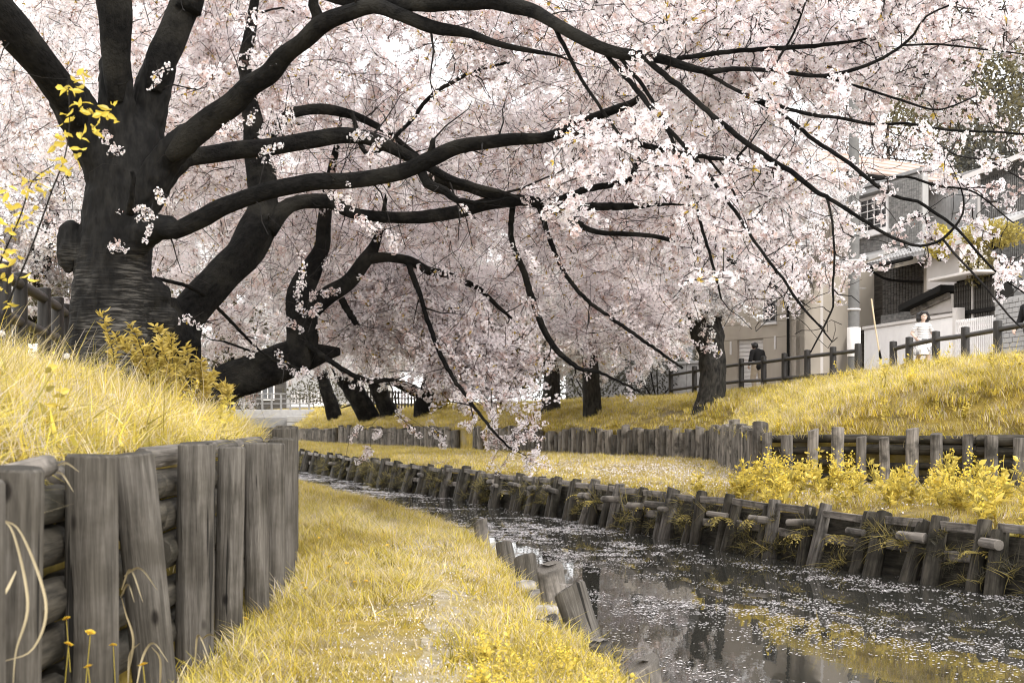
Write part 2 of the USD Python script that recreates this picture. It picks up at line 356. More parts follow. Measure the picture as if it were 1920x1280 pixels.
# ------------------------------------------------------------------ the lie of the land
def table(*rows):
    a = np.array(rows, float)
    return lambda y: np.interp(y, a[:, 0], a[:, 1])
_sm = lambda f: (lambda y: (f(y - 0.8) + f(y) + f(y + 0.8)) / 3)
x_path_edge = _sm(table((-8, 1.45), (3, 0.85), (6.26, 0.52), (10, 0.10), (14.6, -0.38), (17.5, -1.1), (21.9, -2.35), (32, -5.4), (38, -7.3), (56, -13.2), (70, -18), (80, -22), (100, -32), (130, -48), (400, -200)))
x_piles = table((-8, 15.5), (6, 9.4), (15.6, 5.5), (20.7, 3.41), (29.8, 0.45), (40, -3.2), (56, -8.4), (70, -13.5), (80, -17), (100, -26), (130, -42), (400, -190))
x_wall = table((-8, -1.45), (8.5, -1.5), (9.8, -1.62), (11.9, -1.87), (13, -2.25), (16, -3.2), (22, -5.2), (32, -8.4), (38, -10.6), (56, -17), (70, -22.5), (80, -25), (100, -36), (130, -53), (400, -206))
x_wall2 = table((-8, 60), (6, 29), (13, 20), (18.5, 12.2), (21.5, 7.9), (24, 4.25), (38, 5.4), (51, -1.5), (61, -6), (70, -9.6), (80, -13), (100, -22), (130, -38), (400, -186))
x_fence = table((-8, 75), (6, 40), (13, 27), (18, 17), (22, 11.2), (26.5, 9.2), (31, 8.75), (44, 7.1), (50, 5.6), (56, 2.6), (62, -0.5), (67, -3), (75, -8), (90, -16), (130, -34), (400, -180))
z_road = table((-8, 3.1), (26, 3.08), (32, 3.0), (46, 2.78), (60, 2.7), (400, 2.7))

def section(y):
    """Heights across the valley at each y: arrays xs, zs of shape (len(y), k)."""
    y = np.asarray(y, float)
    xw, xl, xr, x2, xf, zr = x_wall(y), x_path_edge(y), x_piles(y), x_wall2(y), x_fence(y), z_road(y)
    o = np.ones_like(y)
    xf = np.maximum(xf, x2 + 1.5)
    w2 = np.interp(y, (23.6, 24.4), (0.55, 0.10))
    X = [(-420 * o, 2.9 * o), (xw - 30, 2.8 * o), (xw - 7, 2.60 * o), (xw - 4.2, 2.50 * o), (xw - 2.8, 2.38 * o), (xw - 1.5, 2.14 * o), (xw - 0.7, 1.90 * o), (xw - 0.30, 1.74 * o), (xw - 0.28, 0.55 * o),
         (xw + 0.12, 0.74 * o), (xw + 0.45, 0.80 * o), ((xw + xl) / 2, 0.80 * o), (xl - 0.25, 0.76 * o), (xl - 0.02, 0.66 * o), (xl + 0.05, -0.3 * o), (xl + 0.6, -0.6 * o),
         (xr - 0.6, -0.6 * o), (xr + 0.32, -0.3 * o), (xr + 0.34, 0.45 * o), (xr + 0.42, 0.70 * o), (xr + 0.9, 0.80 * o), ((xr + x2) / 2, 0.86 * o), (x2 - 0.2, 0.84 * o), (x2 + w2, 0.80 * o), (x2 + w2 + 0.04, 1.62 * o),
         (x2 + w2 + 0.36, 1.78 * o), (x2 * 0.6 + xf * 0.4, 1.78 + (zr - 1.78) * 0.52), (xf - 0.5, zr - 0.06), (xf + 0.3, zr), (xf + 0.8, zr), (xf + 30, zr), (420 * o, zr)]
    return np.stack([a for a, _ in X], -1), np.stack([b for _, b in X], -1)

def ground_z(x, y):
    x, y = np.atleast_1d(np.asarray(x, float)), np.atleast_1d(np.asarray(y, float))
    xs, zs = section(y)
    k = np.clip((xs <= x[:, None]).sum(1) - 1, 0, xs.shape[1] - 2)
    i = np.arange(len(x))
    x0, x1, z0, z1 = xs[i, k], xs[i, k + 1], zs[i, k], zs[i, k + 1]
    return z0 + (z1 - z0) * np.clip((x - x0) / np.maximum(x1 - x0, 1e-6), 0, 1)

def build_ground():
    ys = np.concatenate([np.arange(-8, 21, 0.35), np.arange(21, 25, 0.15), np.arange(25, 60, 0.6), np.arange(60, 130, 2.0), np.arange(130, 401, 30)])
    xs, zs = section(ys)
    # finer columns on the wide faces
    cols_x, cols_z = [], []
    fine = {4: 3, 5: 3, 9: 2, 10: 4, 11: 4, 20: 5, 21: 5, 25: 6, 26: 5}
    for k in range(xs.shape[1] - 1):
        n = fine.get(k, 1)
        for j in range(n):
            t = j / n
            cols_x.append(xs[:, k] * (1 - t) + xs[:, k + 1] * t)
            cols_z.append(zs[:, k] * (1 - t) + zs[:, k + 1] * t)
    cols_x.append(xs[:, -1]); cols_z.append(zs[:, -1])
    Xg, Zg = np.stack(cols_x, 1), np.stack(cols_z, 1)
    Yg = np.repeat(ys[:, None], Xg.shape[1], 1)
    bump = meshkit.fbm(np.stack([Xg * 1.1, Yg * 1.1, Xg * 0], -1), 3, 4) - 0.5
    Zg = Zg + bump * 0.07 * ((Zg > 0.6) & (np.abs(Zg - 3.0) > 0.35))
    n, m = Xg.shape
    i, j = np.meshgrid(np.arange(n - 1), np.arange(m - 1), indexing="ij")
    F = np.stack([i * m + j, i * m + j + 1, (i + 1) * m + j + 1, (i + 1) * m + j], -1).reshape(-1, 4)
    V = np.stack([Xg, Yg, Zg], -1).reshape(-1, 3)
    single("ground", (V, F), EARTH, kind="structure", label="grassy banks and terraces of the canal", smooth=True)
build_ground()

def strip(name, mat, ya, left, right, z, label, nx=2):
    ys = np.asarray(ya, float)
    t = np.linspace(0, 1, nx)
    X = left(ys)[:, None] * (1 - t) + right(ys)[:, None] * t
    Y = np.repeat(ys[:, None], nx, 1)
    Z = z(X, Y)
    n, m = X.shape
    i, j = np.meshgrid(np.arange(n - 1), np.arange(m - 1), indexing="ij")
    F = np.stack([i * m + j, i * m + j + 1, (i + 1) * m + j + 1, (i + 1) * m + j], -1).reshape(-1, 4)
    return single(name, (np.stack([X, Y, Z], -1).reshape(-1, 3), F), mat, kind="structure", label=label, smooth=True)

strip("road", ROADM, np.concatenate([np.arange(14, 60, 1.0), np.arange(60, 130, 4)]), lambda y: np.maximum(x_fence(y), x_wall2(y) + 1.5) + 0.45, lambda y: np.maximum(x_fence(y), x_wall2(y) + 1.5) + 5.5, lambda X, Y: z_road(Y) + 0.02, "pale road behind the right-hand fence, in front of the houses")
bump_at = lambda X, Y: (meshkit.fbm(np.stack([X * 1.1, Y * 1.1, X * 0], -1), 3, 4) - 0.5) * 0.07
strip("path", TROD, np.arange(3.0, 24, 0.2), lambda y: x_wall(y) * .46 + x_path_edge(y) * .54 + .42 * (meshkit.fbm(np.stack([y * 1.3, y * 0, y * 0], -1), 4, 3) - .5), lambda y: x_wall(y) * .24 + x_path_edge(y) * .76 + .42 * (meshkit.fbm(np.stack([y * 1.3, y * 0 + 7, y * 0], -1), 4, 6) - .5), lambda X, Y: ground_z(X.ravel(), Y.ravel()).reshape(X.shape) + bump_at(X, Y) + .006, "pale trodden earth of the canal path", 6)
strip("water", WATER, np.concatenate([np.arange(-8, 60, 0.8), np.arange(60, 130, 3)]), lambda y: x_path_edge(y) - 0.02, lambda y: x_piles(y) + 0.12, lambda X, Y: X * 0, "still dark canal water strewn with petals", 6)

rng0 = np.random.default_rng(11)

# ------------------------------------------------------------------ floating and fallen petals
def flecks(x, y, z, r, rng, tilt=0.0, nv=5):
    n = len(x)
    ang = np.arange(nv) * 2 * np.pi / nv + rng.uniform(0, 6.28, (n, 1))
    rad = r[:, None] * rng.uniform(0.55, 1.25, (n, nv))
    st = rng.uniform(0.55, 1.0, (n, 1))
    V = np.stack([x[:, None] + rad * np.cos(ang), y[:, None] + rad * np.sin(ang) * st, np.broadcast_to(z[:, None], rad.shape) + rng.normal(0, tilt, rad.shape) if tilt else np.broadcast_to(z[:, None], rad.shape)], -1).reshape(-1, 3)
    base = (np.arange(n) * nv)[:, None]
    F = np.concatenate([base + np.array([[0, k, k + 1]]) for k in range(1, nv - 1)], 0)
    return V, F

def water_petals():
    rng = np.random.default_rng(5)
    parts, cols, n0 = [], [], 0
    Vs, Fs, Cs = [], [], []
    for y0, y1, per, rmin, rmax in ((4.5, 9, 210, 0.005, 0.020), (9, 14, 300, 0.005, 0.022), (14, 20, 520, 0.006, 0.025), (20, 32, 560, 0.008, 0.032), (32, 60, 300, 0.014, 0.055)):
        area = np.trapezoid(x_piles(np.linspace(y0, y1, 20)) - x_path_edge(np.linspace(y0, y1, 20)), np.linspace(y0, y1, 20))
        n = int(area * per * 2.2)
        y = rng.uniform(y0, y1, n)
        t = rng.uniform(0, 1, n)
        a, b = x_path_edge(y) + 0.02, x_piles(y) + 0.05
        x = a + (b - a) * t
        d = meshkit.fbm(np.stack([x * 0.9 + y * 0.25, y * 0.55, x * 0], -1), 4, 9)
        d2 = meshkit.fbm(np.stack([x * 4.2, y * 3.0, x * 0], -1), 3, 19)
        keep = rng.uniform(0, 1, n) < np.clip((d - 0.38) * 4.0, 0.03, 1) * np.clip((d2 - 0.34) * 4.0, 0.04, 1)
        keep &= (x > -0.5 * y) & (x < 0.5 * y)
        x, y = x[keep], y[keep]
        r = rmin + (rmax - rmin) * rng.beta(1.1, 3.2, len(x))
        V, F = flecks(x, y, np.full(len(x), 0.004), r, rng)
        Vs.append(V); Fs.append(F + n0); n0 += len(V)
        c = np.array([0.84, 0.80, 0.80]) * rng.uniform(0.75, 1.1, (len(x), 1))
        Cs.append(np.repeat(c, 5, 0))
    single("floating_petals", (np.vstack(Vs), np.vstack(Fs)), PLAIN, "white fallen petals floating in drifts on the dark canal water", "petals", kind="stuff", col=np.clip(np.vstack(Cs), 0, 0.9))
water_petals()

def ground_petals():
    rng = np.random.default_rng(6)
    n = 9000
    y = rng.uniform(4.5, 20, n)
    a, b = x_wall(y), x_path_edge(y)
    x = a + 0.2 + (b - a - 0.25) * rng.beta(2.2, 2.0, n)
    z = ground_z(x, y) + rng.uniform(0.012, 0.055, n)
    V, F = flecks(x, y, z, rng.uniform(0.003, 0.006, n), rng, 0.003)
    n2 = 9000
    y2 = rng.uniform(18, 45, n2)
    a, b = x_piles(y2) + 0.3, x_wall2(y2)
    x2 = a + (b - a) * rng.uniform(0, 1, n2)
    V2, F2 = flecks(x2, y2, ground_z(x2, y2) + rng.uniform(0.02, 0.09, n2), rng.uniform(0.008, 0.02, n2), rng, 0.01)
    c = np.array([0.66, 0.61, 0.60]) * rng.uniform(0.6, 1.15, (n + n2, 1))
    single("fallen_petals", (np.vstack([V, V2]), np.vstack([F, F2 + len(V)])), PLAIN, "pale fallen petals scattered over the trodden grass of the path and terrace", "petals", kind="stuff", col=np.clip(np.repeat(c, 5, 0), 0, 0.9))
ground_petals()

# ------------------------------------------------------------------ timber walls
def along(poly, spacing, jitter, rng):
    p = np.asarray(poly, float)
    s = np.concatenate([[0], np.cumsum(np.linalg.norm(np.diff(p, axis=0), axis=1))])
    k = np.arange(0.0, s[-1], spacing)
    k = k + rng.normal(0, jitter, len(k))
    return np.stack([np.interp(k, s, p[:, i]) for i in range(p.shape[1])], 1), k

# left retaining wall beside the path: stout logs with level rails behind them
def left_wall():
    rng = np.random.default_rng(21)
    t = Thing("log_wall", "tall weathered grey log retaining wall in the left foreground beside the path", "retaining wall", (-1.5, 5, 0.78))
    # the near logs as the photograph shows them: (column, depth, radius, lean, top height)
    near = [(-60, 3.85, .10, 0, 1.745), (24, 4.4, .092, 0.02, 1.758), (172, 5.08, .095, 0.0, 1.782), (266, 5.75, .087, -0.10, 1.772), (367, 6.75, .091, 0.012, 1.80), (432, 7.5, .074, 0.02, 1.768), (480, 8.25, .071, -0.01, 1.778), (513, 8.98, .074, 0.0, 1.766), (531, 9.7, .082, 0, 1.78)]
    for k, (px, d, r, lean, top) in enumerate(near):
        p = P(px, 800, d)
        V, F, g = log_mesh((p[0] - lean * 0.9, d, 0.45), (p[0] + lean * 0.35, d, top), r, 40 + k, 36, 16, 0.965, 0.035, 0.05, 0.05)
        t.part("post", (V, F, g), WOOD_NEAR, smooth=True)
    pts, ks = along([(x_wall(y), y) for y in np.linspace(10.3, 34, 60)], 0.42, 0.03, rng)
    for k, (x, y) in enumerate(pts):
        top = 1.79 + rng.normal(0, 0.025) + (0.06 if 11 < y < 13 else 0)
        t.part("post", log_mesh((x, y, 0.5), (x + rng.normal(0, .01), y, top), rng.uniform(.085, .105), 80 + k, 12, 4, 0.97, 0.05, 0.12, 0.08), WOOD_NEAR, smooth=True)
    # rails behind the posts
    ys = np.linspace(2.5, 12, 8)
    for lv, z in enumerate((0.92, 1.10, 1.28, 1.45, 1.61)):
        for a, b in zip(ys[:-1], ys[1:]):
            t.part("rail_log", log_mesh((x_wall(a) - 0.17 + rng.normal(0, .015), a, z + rng.normal(0, .012)), (x_wall(b) - 0.17 + rng.normal(0, .015), b - 0.02, z + rng.normal(0, .012)), 0.075 + rng.normal(0, .006), 300 + lv * 20 + int(a * 3), 12, 8, 0.97, 0.10, 0.1), WOOD_WET, smooth=True)
    # a bleached split top log that shows between the nearest posts
    t.part("cap_log", log_mesh((-1.72, 4.1, 1.67), (-1.64, 5.05, 1.75), 0.045, 390, 12, 14, 0.8, 0.25, 0.2), WOOD_PALE, smooth=True, label="bleached splintered log end on top of the wall")
    t.part("cap_log", log_mesh((-1.69, 5.2, 1.70), (-1.67, 7.0, 1.73), 0.05, 391, 12, 14, 0.9, 0.12, 0.2), WOOD_PALE, smooth=True)
    t.part("cap_log", log_mesh((-1.68, 6.4, 1.735), (-1.64, 8.2, 1.75), 0.05, 392, 12, 14, 0.9, 0.16, 0.2), WOOD, smooth=True)
    t.part("cap_log", log_mesh((-1.70, 8.3, 1.74), (-1.82, 10.2, 1.75), 0.05, 393, 12, 14, 0.9, 0.16, 0.2), WOOD, smooth=True)
left_wall()

# right-hand walls at the foot of the slope
def back_wall(label, poly, spacing, r, base, tops, seed, mat, rails=False, gaps=()):
    rng = np.random.default_rng(seed)
    pts, ks = along([(x, y) for x, y in poly], spacing, spacing * 0.06, rng)
    t = Thing("log_wall", label, "retaining wall", (poly[0][0], poly[0][1], base), group="log retaining walls on the right bank")
    for k, (x, y) in enumerate(pts):
        f = ks[k] / max(ks[-1], 1e-6)
        if any(a < f < b for a, b in gaps):
            continue
        top = tops(f) + rng.normal(0, 0.05) - 0.02 + (rng.uniform(-.18, 0) if rng.uniform() < 0.06 else 0)
        m = mat if rng.uniform() < 0.6 else (WOOD_PALE if mat is WOOD else WOOD)
        t.part("post", log_mesh((x, y, base - 0.15), (x + rng.normal(0, .02), y + rng.normal(0, .02), top), r * rng.uniform(.86, 1.14), seed * 100 + k, 10, 3, 0.97, 0.06, 0.1, 0.12), m, smooth=True)
    if rails:
        q = np.asarray(poly, float)
        for lv, z in enumerate((0.98, 1.2, 1.42, 1.6)):
            s = np.linspace(0, len(q) - 1, max(3, int(ks[-1] / 1.6)))
            xs, ys = np.interp(s, np.arange(len(q)), q[:, 0]), np.interp(s, np.arange(len(q)), q[:, 1])
            for a in range(len(s) - 1):
                if rng.uniform() < .05:
                    continue
                t.part("rail_log", log_mesh((xs[a] + 0.07, ys[a] + 0.13, z + rng.normal(0, .03)), (xs[a + 1] + 0.07, ys[a + 1] + 0.13, z + rng.normal(0, .03)), rng.uniform(.06, .095), seed * 77 + lv * 31 + a, 8, 3, 0.96, 0.1), WOOD_WET, smooth=True)
    return t
wl = lambda ys: [(float(x_wall2(y)), float(y)) for y in ys]
back_wall("log wall of spaced posts and dark rails at the right edge, behind the yellow flowering weeds", [(12.2, 18.5), (7.9, 21.5), (4.25, 24.0)], 0.42, 0.10, 0.84, lambda f: 1.70 + 0.02 * math.sin(f * 30), 31, WOOD, rails=True)
back_wall("log wall at the bend of the terrace, its tops stepping up the grassy slope", wl(np.linspace(24.4, 38, 20)), 0.30, 0.125, 0.84, lambda f: 1.80 + 0.0 * f, 32, WOOD)
back_wall("low log wall climbing the slope behind the terrace corner", [(5.4, 38.0), (6.5, 37.0), (7.4, 36.0)], 0.27, 0.12, 1.4, lambda f: 1.78 + 0.62 * f, 36, WOOD)
back_wall("long even log wall along the terrace below the tree trunks", wl(np.linspace(38, 50.6, 20)), 0.29, 0.13, 0.84, lambda f: 1.69 + 0.03 * math.sin(9 * f), 33, WOOD, gaps=((0.93, 0.965),))
back_wall("farther log wall with an undulating foot, left of the hanging blossom", wl(np.linspace(52.2, 66, 20)), 0.29, 0.14, 0.84, lambda f: 1.66 + 0.03 * math.sin(9 * f), 34, WOOD)
back_wall("farthest and lowest log wall near the bridge", wl(np.linspace(66.6, 78, 20)), 0.3, 0.14, 0.84, lambda f: 1.55 - 0.1 * f, 35, WOOD)

# pile revetment at the water on the right bank
def revetment():
    rng = np.random.default_rng(51)
    t = Thing("pile_revetment", "mossy timber pile revetment holding the right bank at the water, with planks between leaning piles", "revetment", (5.5, 15.6, 0))
    y, k = 12.6, 0
    pair = []
    while y < 62:
        x = float(x_piles(y))
        dx = (float(x_piles(y + .3)) - float(x_piles(y - .3))) / 0.6
        u = np.array([dx, 1.0]) / math.hypot(dx, 1)
        nrm = np.array([-u[1], u[0]])                       # towards the water
        for s in (0, 1):
            off = (0.0 if s == 0 else rng.uniform(0.26, 0.36)) + rng.normal(0, .03)
            q = np.array([x, y]) + u * off
            base = q + nrm * rng.uniform(0.16, 0.28)
            top = q - nrm * rng.uniform(0.0, 0.06) + u * rng.normal(-0.03 + 0.10 * (s == 0), 0.05)
            hgt = rng.uniform(0.68, 0.83)
            r = rng.uniform(.085, .115) * (1.15 if y > 30 else 1)
            t.part("pile", log_mesh((*base, -0.35), (*top, hgt), r * 1.12, 500 + k, 14 if y < 26 else 9, 7 if y < 26 else 4, 0.82, 0.12, 0.22, 0.12), WOOD_WET if rng.uniform() < 0.75 else WOOD, smooth=True)
            k += 1
        pair.append(((np.array([x, y]) + u * 0.16), u, nrm, y))
        y += (1.05 if y < 30 else 1.35) * rng.uniform(0.88, 1.12)
    for a, b in zip(pair[:-1], pair[1:]):
        for z, th, off in ((0.685, 0.10, -0.02), (0.36, 0.11, 0.0)):
            if z < 0.5 and rng.uniform() < 0.15:
                continue
            if b[3] > 34 and z < .5 and rng.uniform() < .4:
                continue
            p, q = a[0] + a[1] * 0.10 - a[2] * off, b[0] - b[1] * 0.10 - b[2] * off
            c = np.array([*(p + q) / 2, z + rng.normal(0, .015)])
            L = np.linalg.norm(q - p)
            g = Geo().box(c, (L, 0.05, th), u=(*(q - p), rng.normal(0, .02)), rnd=0.003, bevel=0.008, seed=k)
            t.part("plank", g, WOOD_PALE, smooth=False)
            k += 1
        # backing boards keep the earth in
        p, q = a[0] - a[2] * 0.13, b[0] - b[2] * 0.13
        L = np.linalg.norm(q - p)
        t.part("backing_board", Geo().box((*(p + q) / 2, 0.15), (L + 0.02, 0.04, 0.94), u=(*(q - p), 0), rnd=0.006, bevel=0.008, seed=k), WOOD_WET)
        # short cross logs poking out over the piles
        if a[3] < 32 or rng.uniform() < 0.3:
            for s in (0, 1):
                if rng.uniform() < 0.6:
                    c = a[0] + a[1] * (s * 0.26 - 0.12) + a[2] * 0.16
                    z = 0.52 + rng.normal(0, .03)
                    r = rng.uniform(.045, .07)
                    dirn = a[1] * rng.uniform(0.7, 1) + a[2] * rng.uniform(-.25, .5)
                    dirn /= np.linalg.norm(dirn)
                    h = rng.uniform(.13, .24)
                    t.part("cross_log", log_mesh((*(c - dirn * h), z), (*(c + dirn * h), z + rng.normal(0, .02)), r, 900 + k, 10, 4, 0.95, 0.12, 0.1), WOOD_PALE if rng.uniform() < .6 else WOOD, smooth=True)
                    k += 1
revetment()

# stumps along the water's edge of the path
STUMPS = [(905, 1003, 14.0, .075, .30, "farthest worn stump of the path's edge, half sunk in grass"), (955, 1050, 11.9, .075, .27, "small grey stump by the water, second farthest along the path"),
          (990, 1082, 10.6, .085, .28, "slanting cut stump beside the pale stone edging"), (1043, 1120, 9.2, .088, .34, "upright flat-topped stump at the water in the middle of the row"),
          (1105, 1168, 8.05, .098, .34, "broad leaning stump with a split top at the water's edge"), (1062, 1197, 7.85, .07, .17, "low broken stump set back on the path side of the leaning stump"),
          (1218, 1262, 6.35, .075, .20, "pale stump nearest the viewer at the bottom of the photograph"), (1150, 1215, 7.2, .06, .16, "dark sunken stump between the leaning stump and the nearest one")]
rs = np.random.default_rng(61)
for k, (px, py, d, r, h, lab) in enumerate(STUMPS):
    x = (px - CX) / FPX * d + 0.03
    z0 = 0.62
    lean = (0.06 + 0.05 * rs.uniform()) * (1.4 if "leaning" in lab else 0.7)
    st = Thing("wooden_stump", lab, "stump", (x, d, z0))
    st.part("trunk", log_mesh((x + lean * 1.6, d, -0.2), (x - lean, d + 0.02, z0 + h), r * 1.05, 640 + k, 18, 8, 0.92, 0.12, 0.2, 0.25), WOOD_NEAR if k % 3 else WOOD_PALE, smooth=True)
    V, F = flecks(np.array([x - lean]), np.array([d + .02]), np.array([z0 + h + 0.016]), np.array([r * 0.75]), rs, 0.004, 9)
    st.part("cut_face", (V, F), WOOD_PALE)

# edging stones beside the stumps
stone_m = noisy("pale_stone", (0.22, 0.20, 0.18), (0.46, 0.43, 0.40), 9.0, rough=0.9, bump=0.6, c3=(0.12, 0.11, 0.09), scale3=5)
def rock(c, size, seed, sub=3):
    s = trimesh.creation.icosphere(sub)
    V = np.array(s.vertices)
    V = V * (0.72 + 0.55 * meshkit.fbm(V * 1.7 + seed * 5.3, 3, seed))[:, None]
    V = np.clip(V, -0.78, 0.78)
    return V * np.asarray(size) + np.asarray(c), np.array(s.faces)
for k, (px, py, d, sz, lab) in enumerate([(985, 1105, 9.9, (.10, .16, .07), "long pale stone beside the slanting stump at the path's edge"), (1012, 1122, 9.35, (.10, .13, .07), "bright flat stone left of the flat-topped stump"), (1025, 1150, 8.7, (.09, .12, .06), "small pale stone nearest the viewer at the path's edge")]):
    x = (px - CX) / FPX * d
    z = EYE - (py - HY) / FPX * d
    single("edging_stone", rock((x, d, z), sz, 70 + k), stone_m, lab, "stone", smooth=True)
# ------------------------------------------------------------------ blossom, leaf and grass pieces that are scattered
LIB = stage.CreateClassPrim("/_scatter_pieces")
def unit(v):
    return v / (np.linalg.norm(v, axis=-1, keepdims=True) + 1e-12)
def rand_dirs(rng, n):
    return unit(rng.normal(size=(n, 3)))

def flowers(centres, normals, rad, rng, cols, petals=5, cup=0.35, detail=True):
    """Five-petalled flowers: each petal a kite of two faces, notched and slightly cupped."""
    n = len(centres)
    nz = unit(normals)
    a = unit(np.cross(nz, rand_dirs(rng, n)))
    b = np.cross(nz, a)
    th = np.arange(petals) * 2 * np.pi / petals
    rad = np.broadcast_to(rad, (n,))
    if detail:
        # petal outline: root, left, tip, right (distance, angle offset, lift)
        prof = [(0.10, 0.0, 0.0), (0.72, -0.60, cup * .7), (0.98, 0.0, cup), (0.72, 0.60, cup * .7)]
        V = np.zeros((n, petals, 4, 3))
        for k, (d, da, lift) in enumerate(prof):
            ang = th[None, :] + da + rng.normal(0, .08, (n, petals))
            rr = rad[:, None] * d * rng.uniform(.88, 1.1, (n, petals))
            V[:, :, k] = centres[:, None] + rr[..., None] * (np.cos(ang)[..., None] * a[:, None] + np.sin(ang)[..., None] * b[:, None]) + (lift * rad[:, None] * rng.uniform(.3, 1.5, (n, petals)))[..., None] * nz[:, None]
        base = (np.arange(n * petals) * 4)[:, None]
        F = np.concatenate([base + np.array([[0, 1, 2]]), base + np.array([[0, 2, 3]])], 0)
        C = np.repeat(cols[:, None], petals * 4, 1).reshape(n, petals, 4, 3).copy()
        C[:, :, 0] *= np.array([0.88, 0.72, 0.73])
        return V.reshape(-1, 3), F, C.reshape(-1, 3)
    ang = th[None] + rng.uniform(0, 6.28, (n, 1))
    rr = rad[:, None] * rng.uniform(.75, 1.15, (n, petals))
    V = centres[:, None] + rr[..., None] * (np.cos(ang)[..., None] * a[:, None] + np.sin(ang)[..., None] * b[:, None]) + (rng.normal(0, .22, (n, petals)) * rad[:, None])[..., None] * nz[:, None]
    base = (np.arange(n) * petals)[:, None]
    F = np.concatenate([base + np.array([[0, k, k + 1]]) for k in range(1, petals - 1)], 0)
    return V.reshape(-1, 3), F, np.repeat(cols, petals, 0)

WHITE_PINK, CALYX, GOLD = np.array([0.935, 0.924, 0.928]), np.array([0.15, 0.09, 0.075]), np.array([0.56, 0.40, 0.07])

def slivers(p0, p1, w, rng):
    """Thin flat strips from p0 to p1 (pedicels, calyces)."""
    n = len(p0)
    d = unit(p1 - p0)
    s = unit(np.cross(d, rand_dirs(rng, n))) * np.broadcast_to(w, (n,))[:, None]
    V = np.stack([p0 - s, p0 + s, p1 + s * .6, p1 - s * .6], 1).reshape(-1, 3)
    base = (np.arange(n) * 4)[:, None]
    return V, np.concatenate([base + np.array([[0, 1, 2]]), base + np.array([[0, 2, 3]])], 0)

def leaves_mesh(c, d, L, W, rng, cols):
    """Small folded leaves: root, two sides, tip."""
    n = len(c)
    d = unit(d)
    s = unit(np.cross(d, rand_dirs(rng, n)))
    u = np.cross(s, d)
    L, W = np.broadcast_to(L, (n,))[:, None], np.broadcast_to(W, (n,))[:, None]
    V = np.stack([c, c + d * L * .30 + s * W * .8 + u * W * .3, c + d * L * .62 + s * W * .75 + u * W * .3, c + d * L - u * L * .12, c + d * L * .62 - s * W * .75 + u * W * .3, c + d * L * .30 - s * W * .8 + u * W * .3, c + d * L * .5], 1).reshape(-1, 3)
    base = (np.arange(n) * 7)[:, None]
    F = np.concatenate([base + np.array([[6, k, (k + 1) % 6]]) for k in range(6)], 0)
    return V, F, np.repeat(cols, 7, 0)

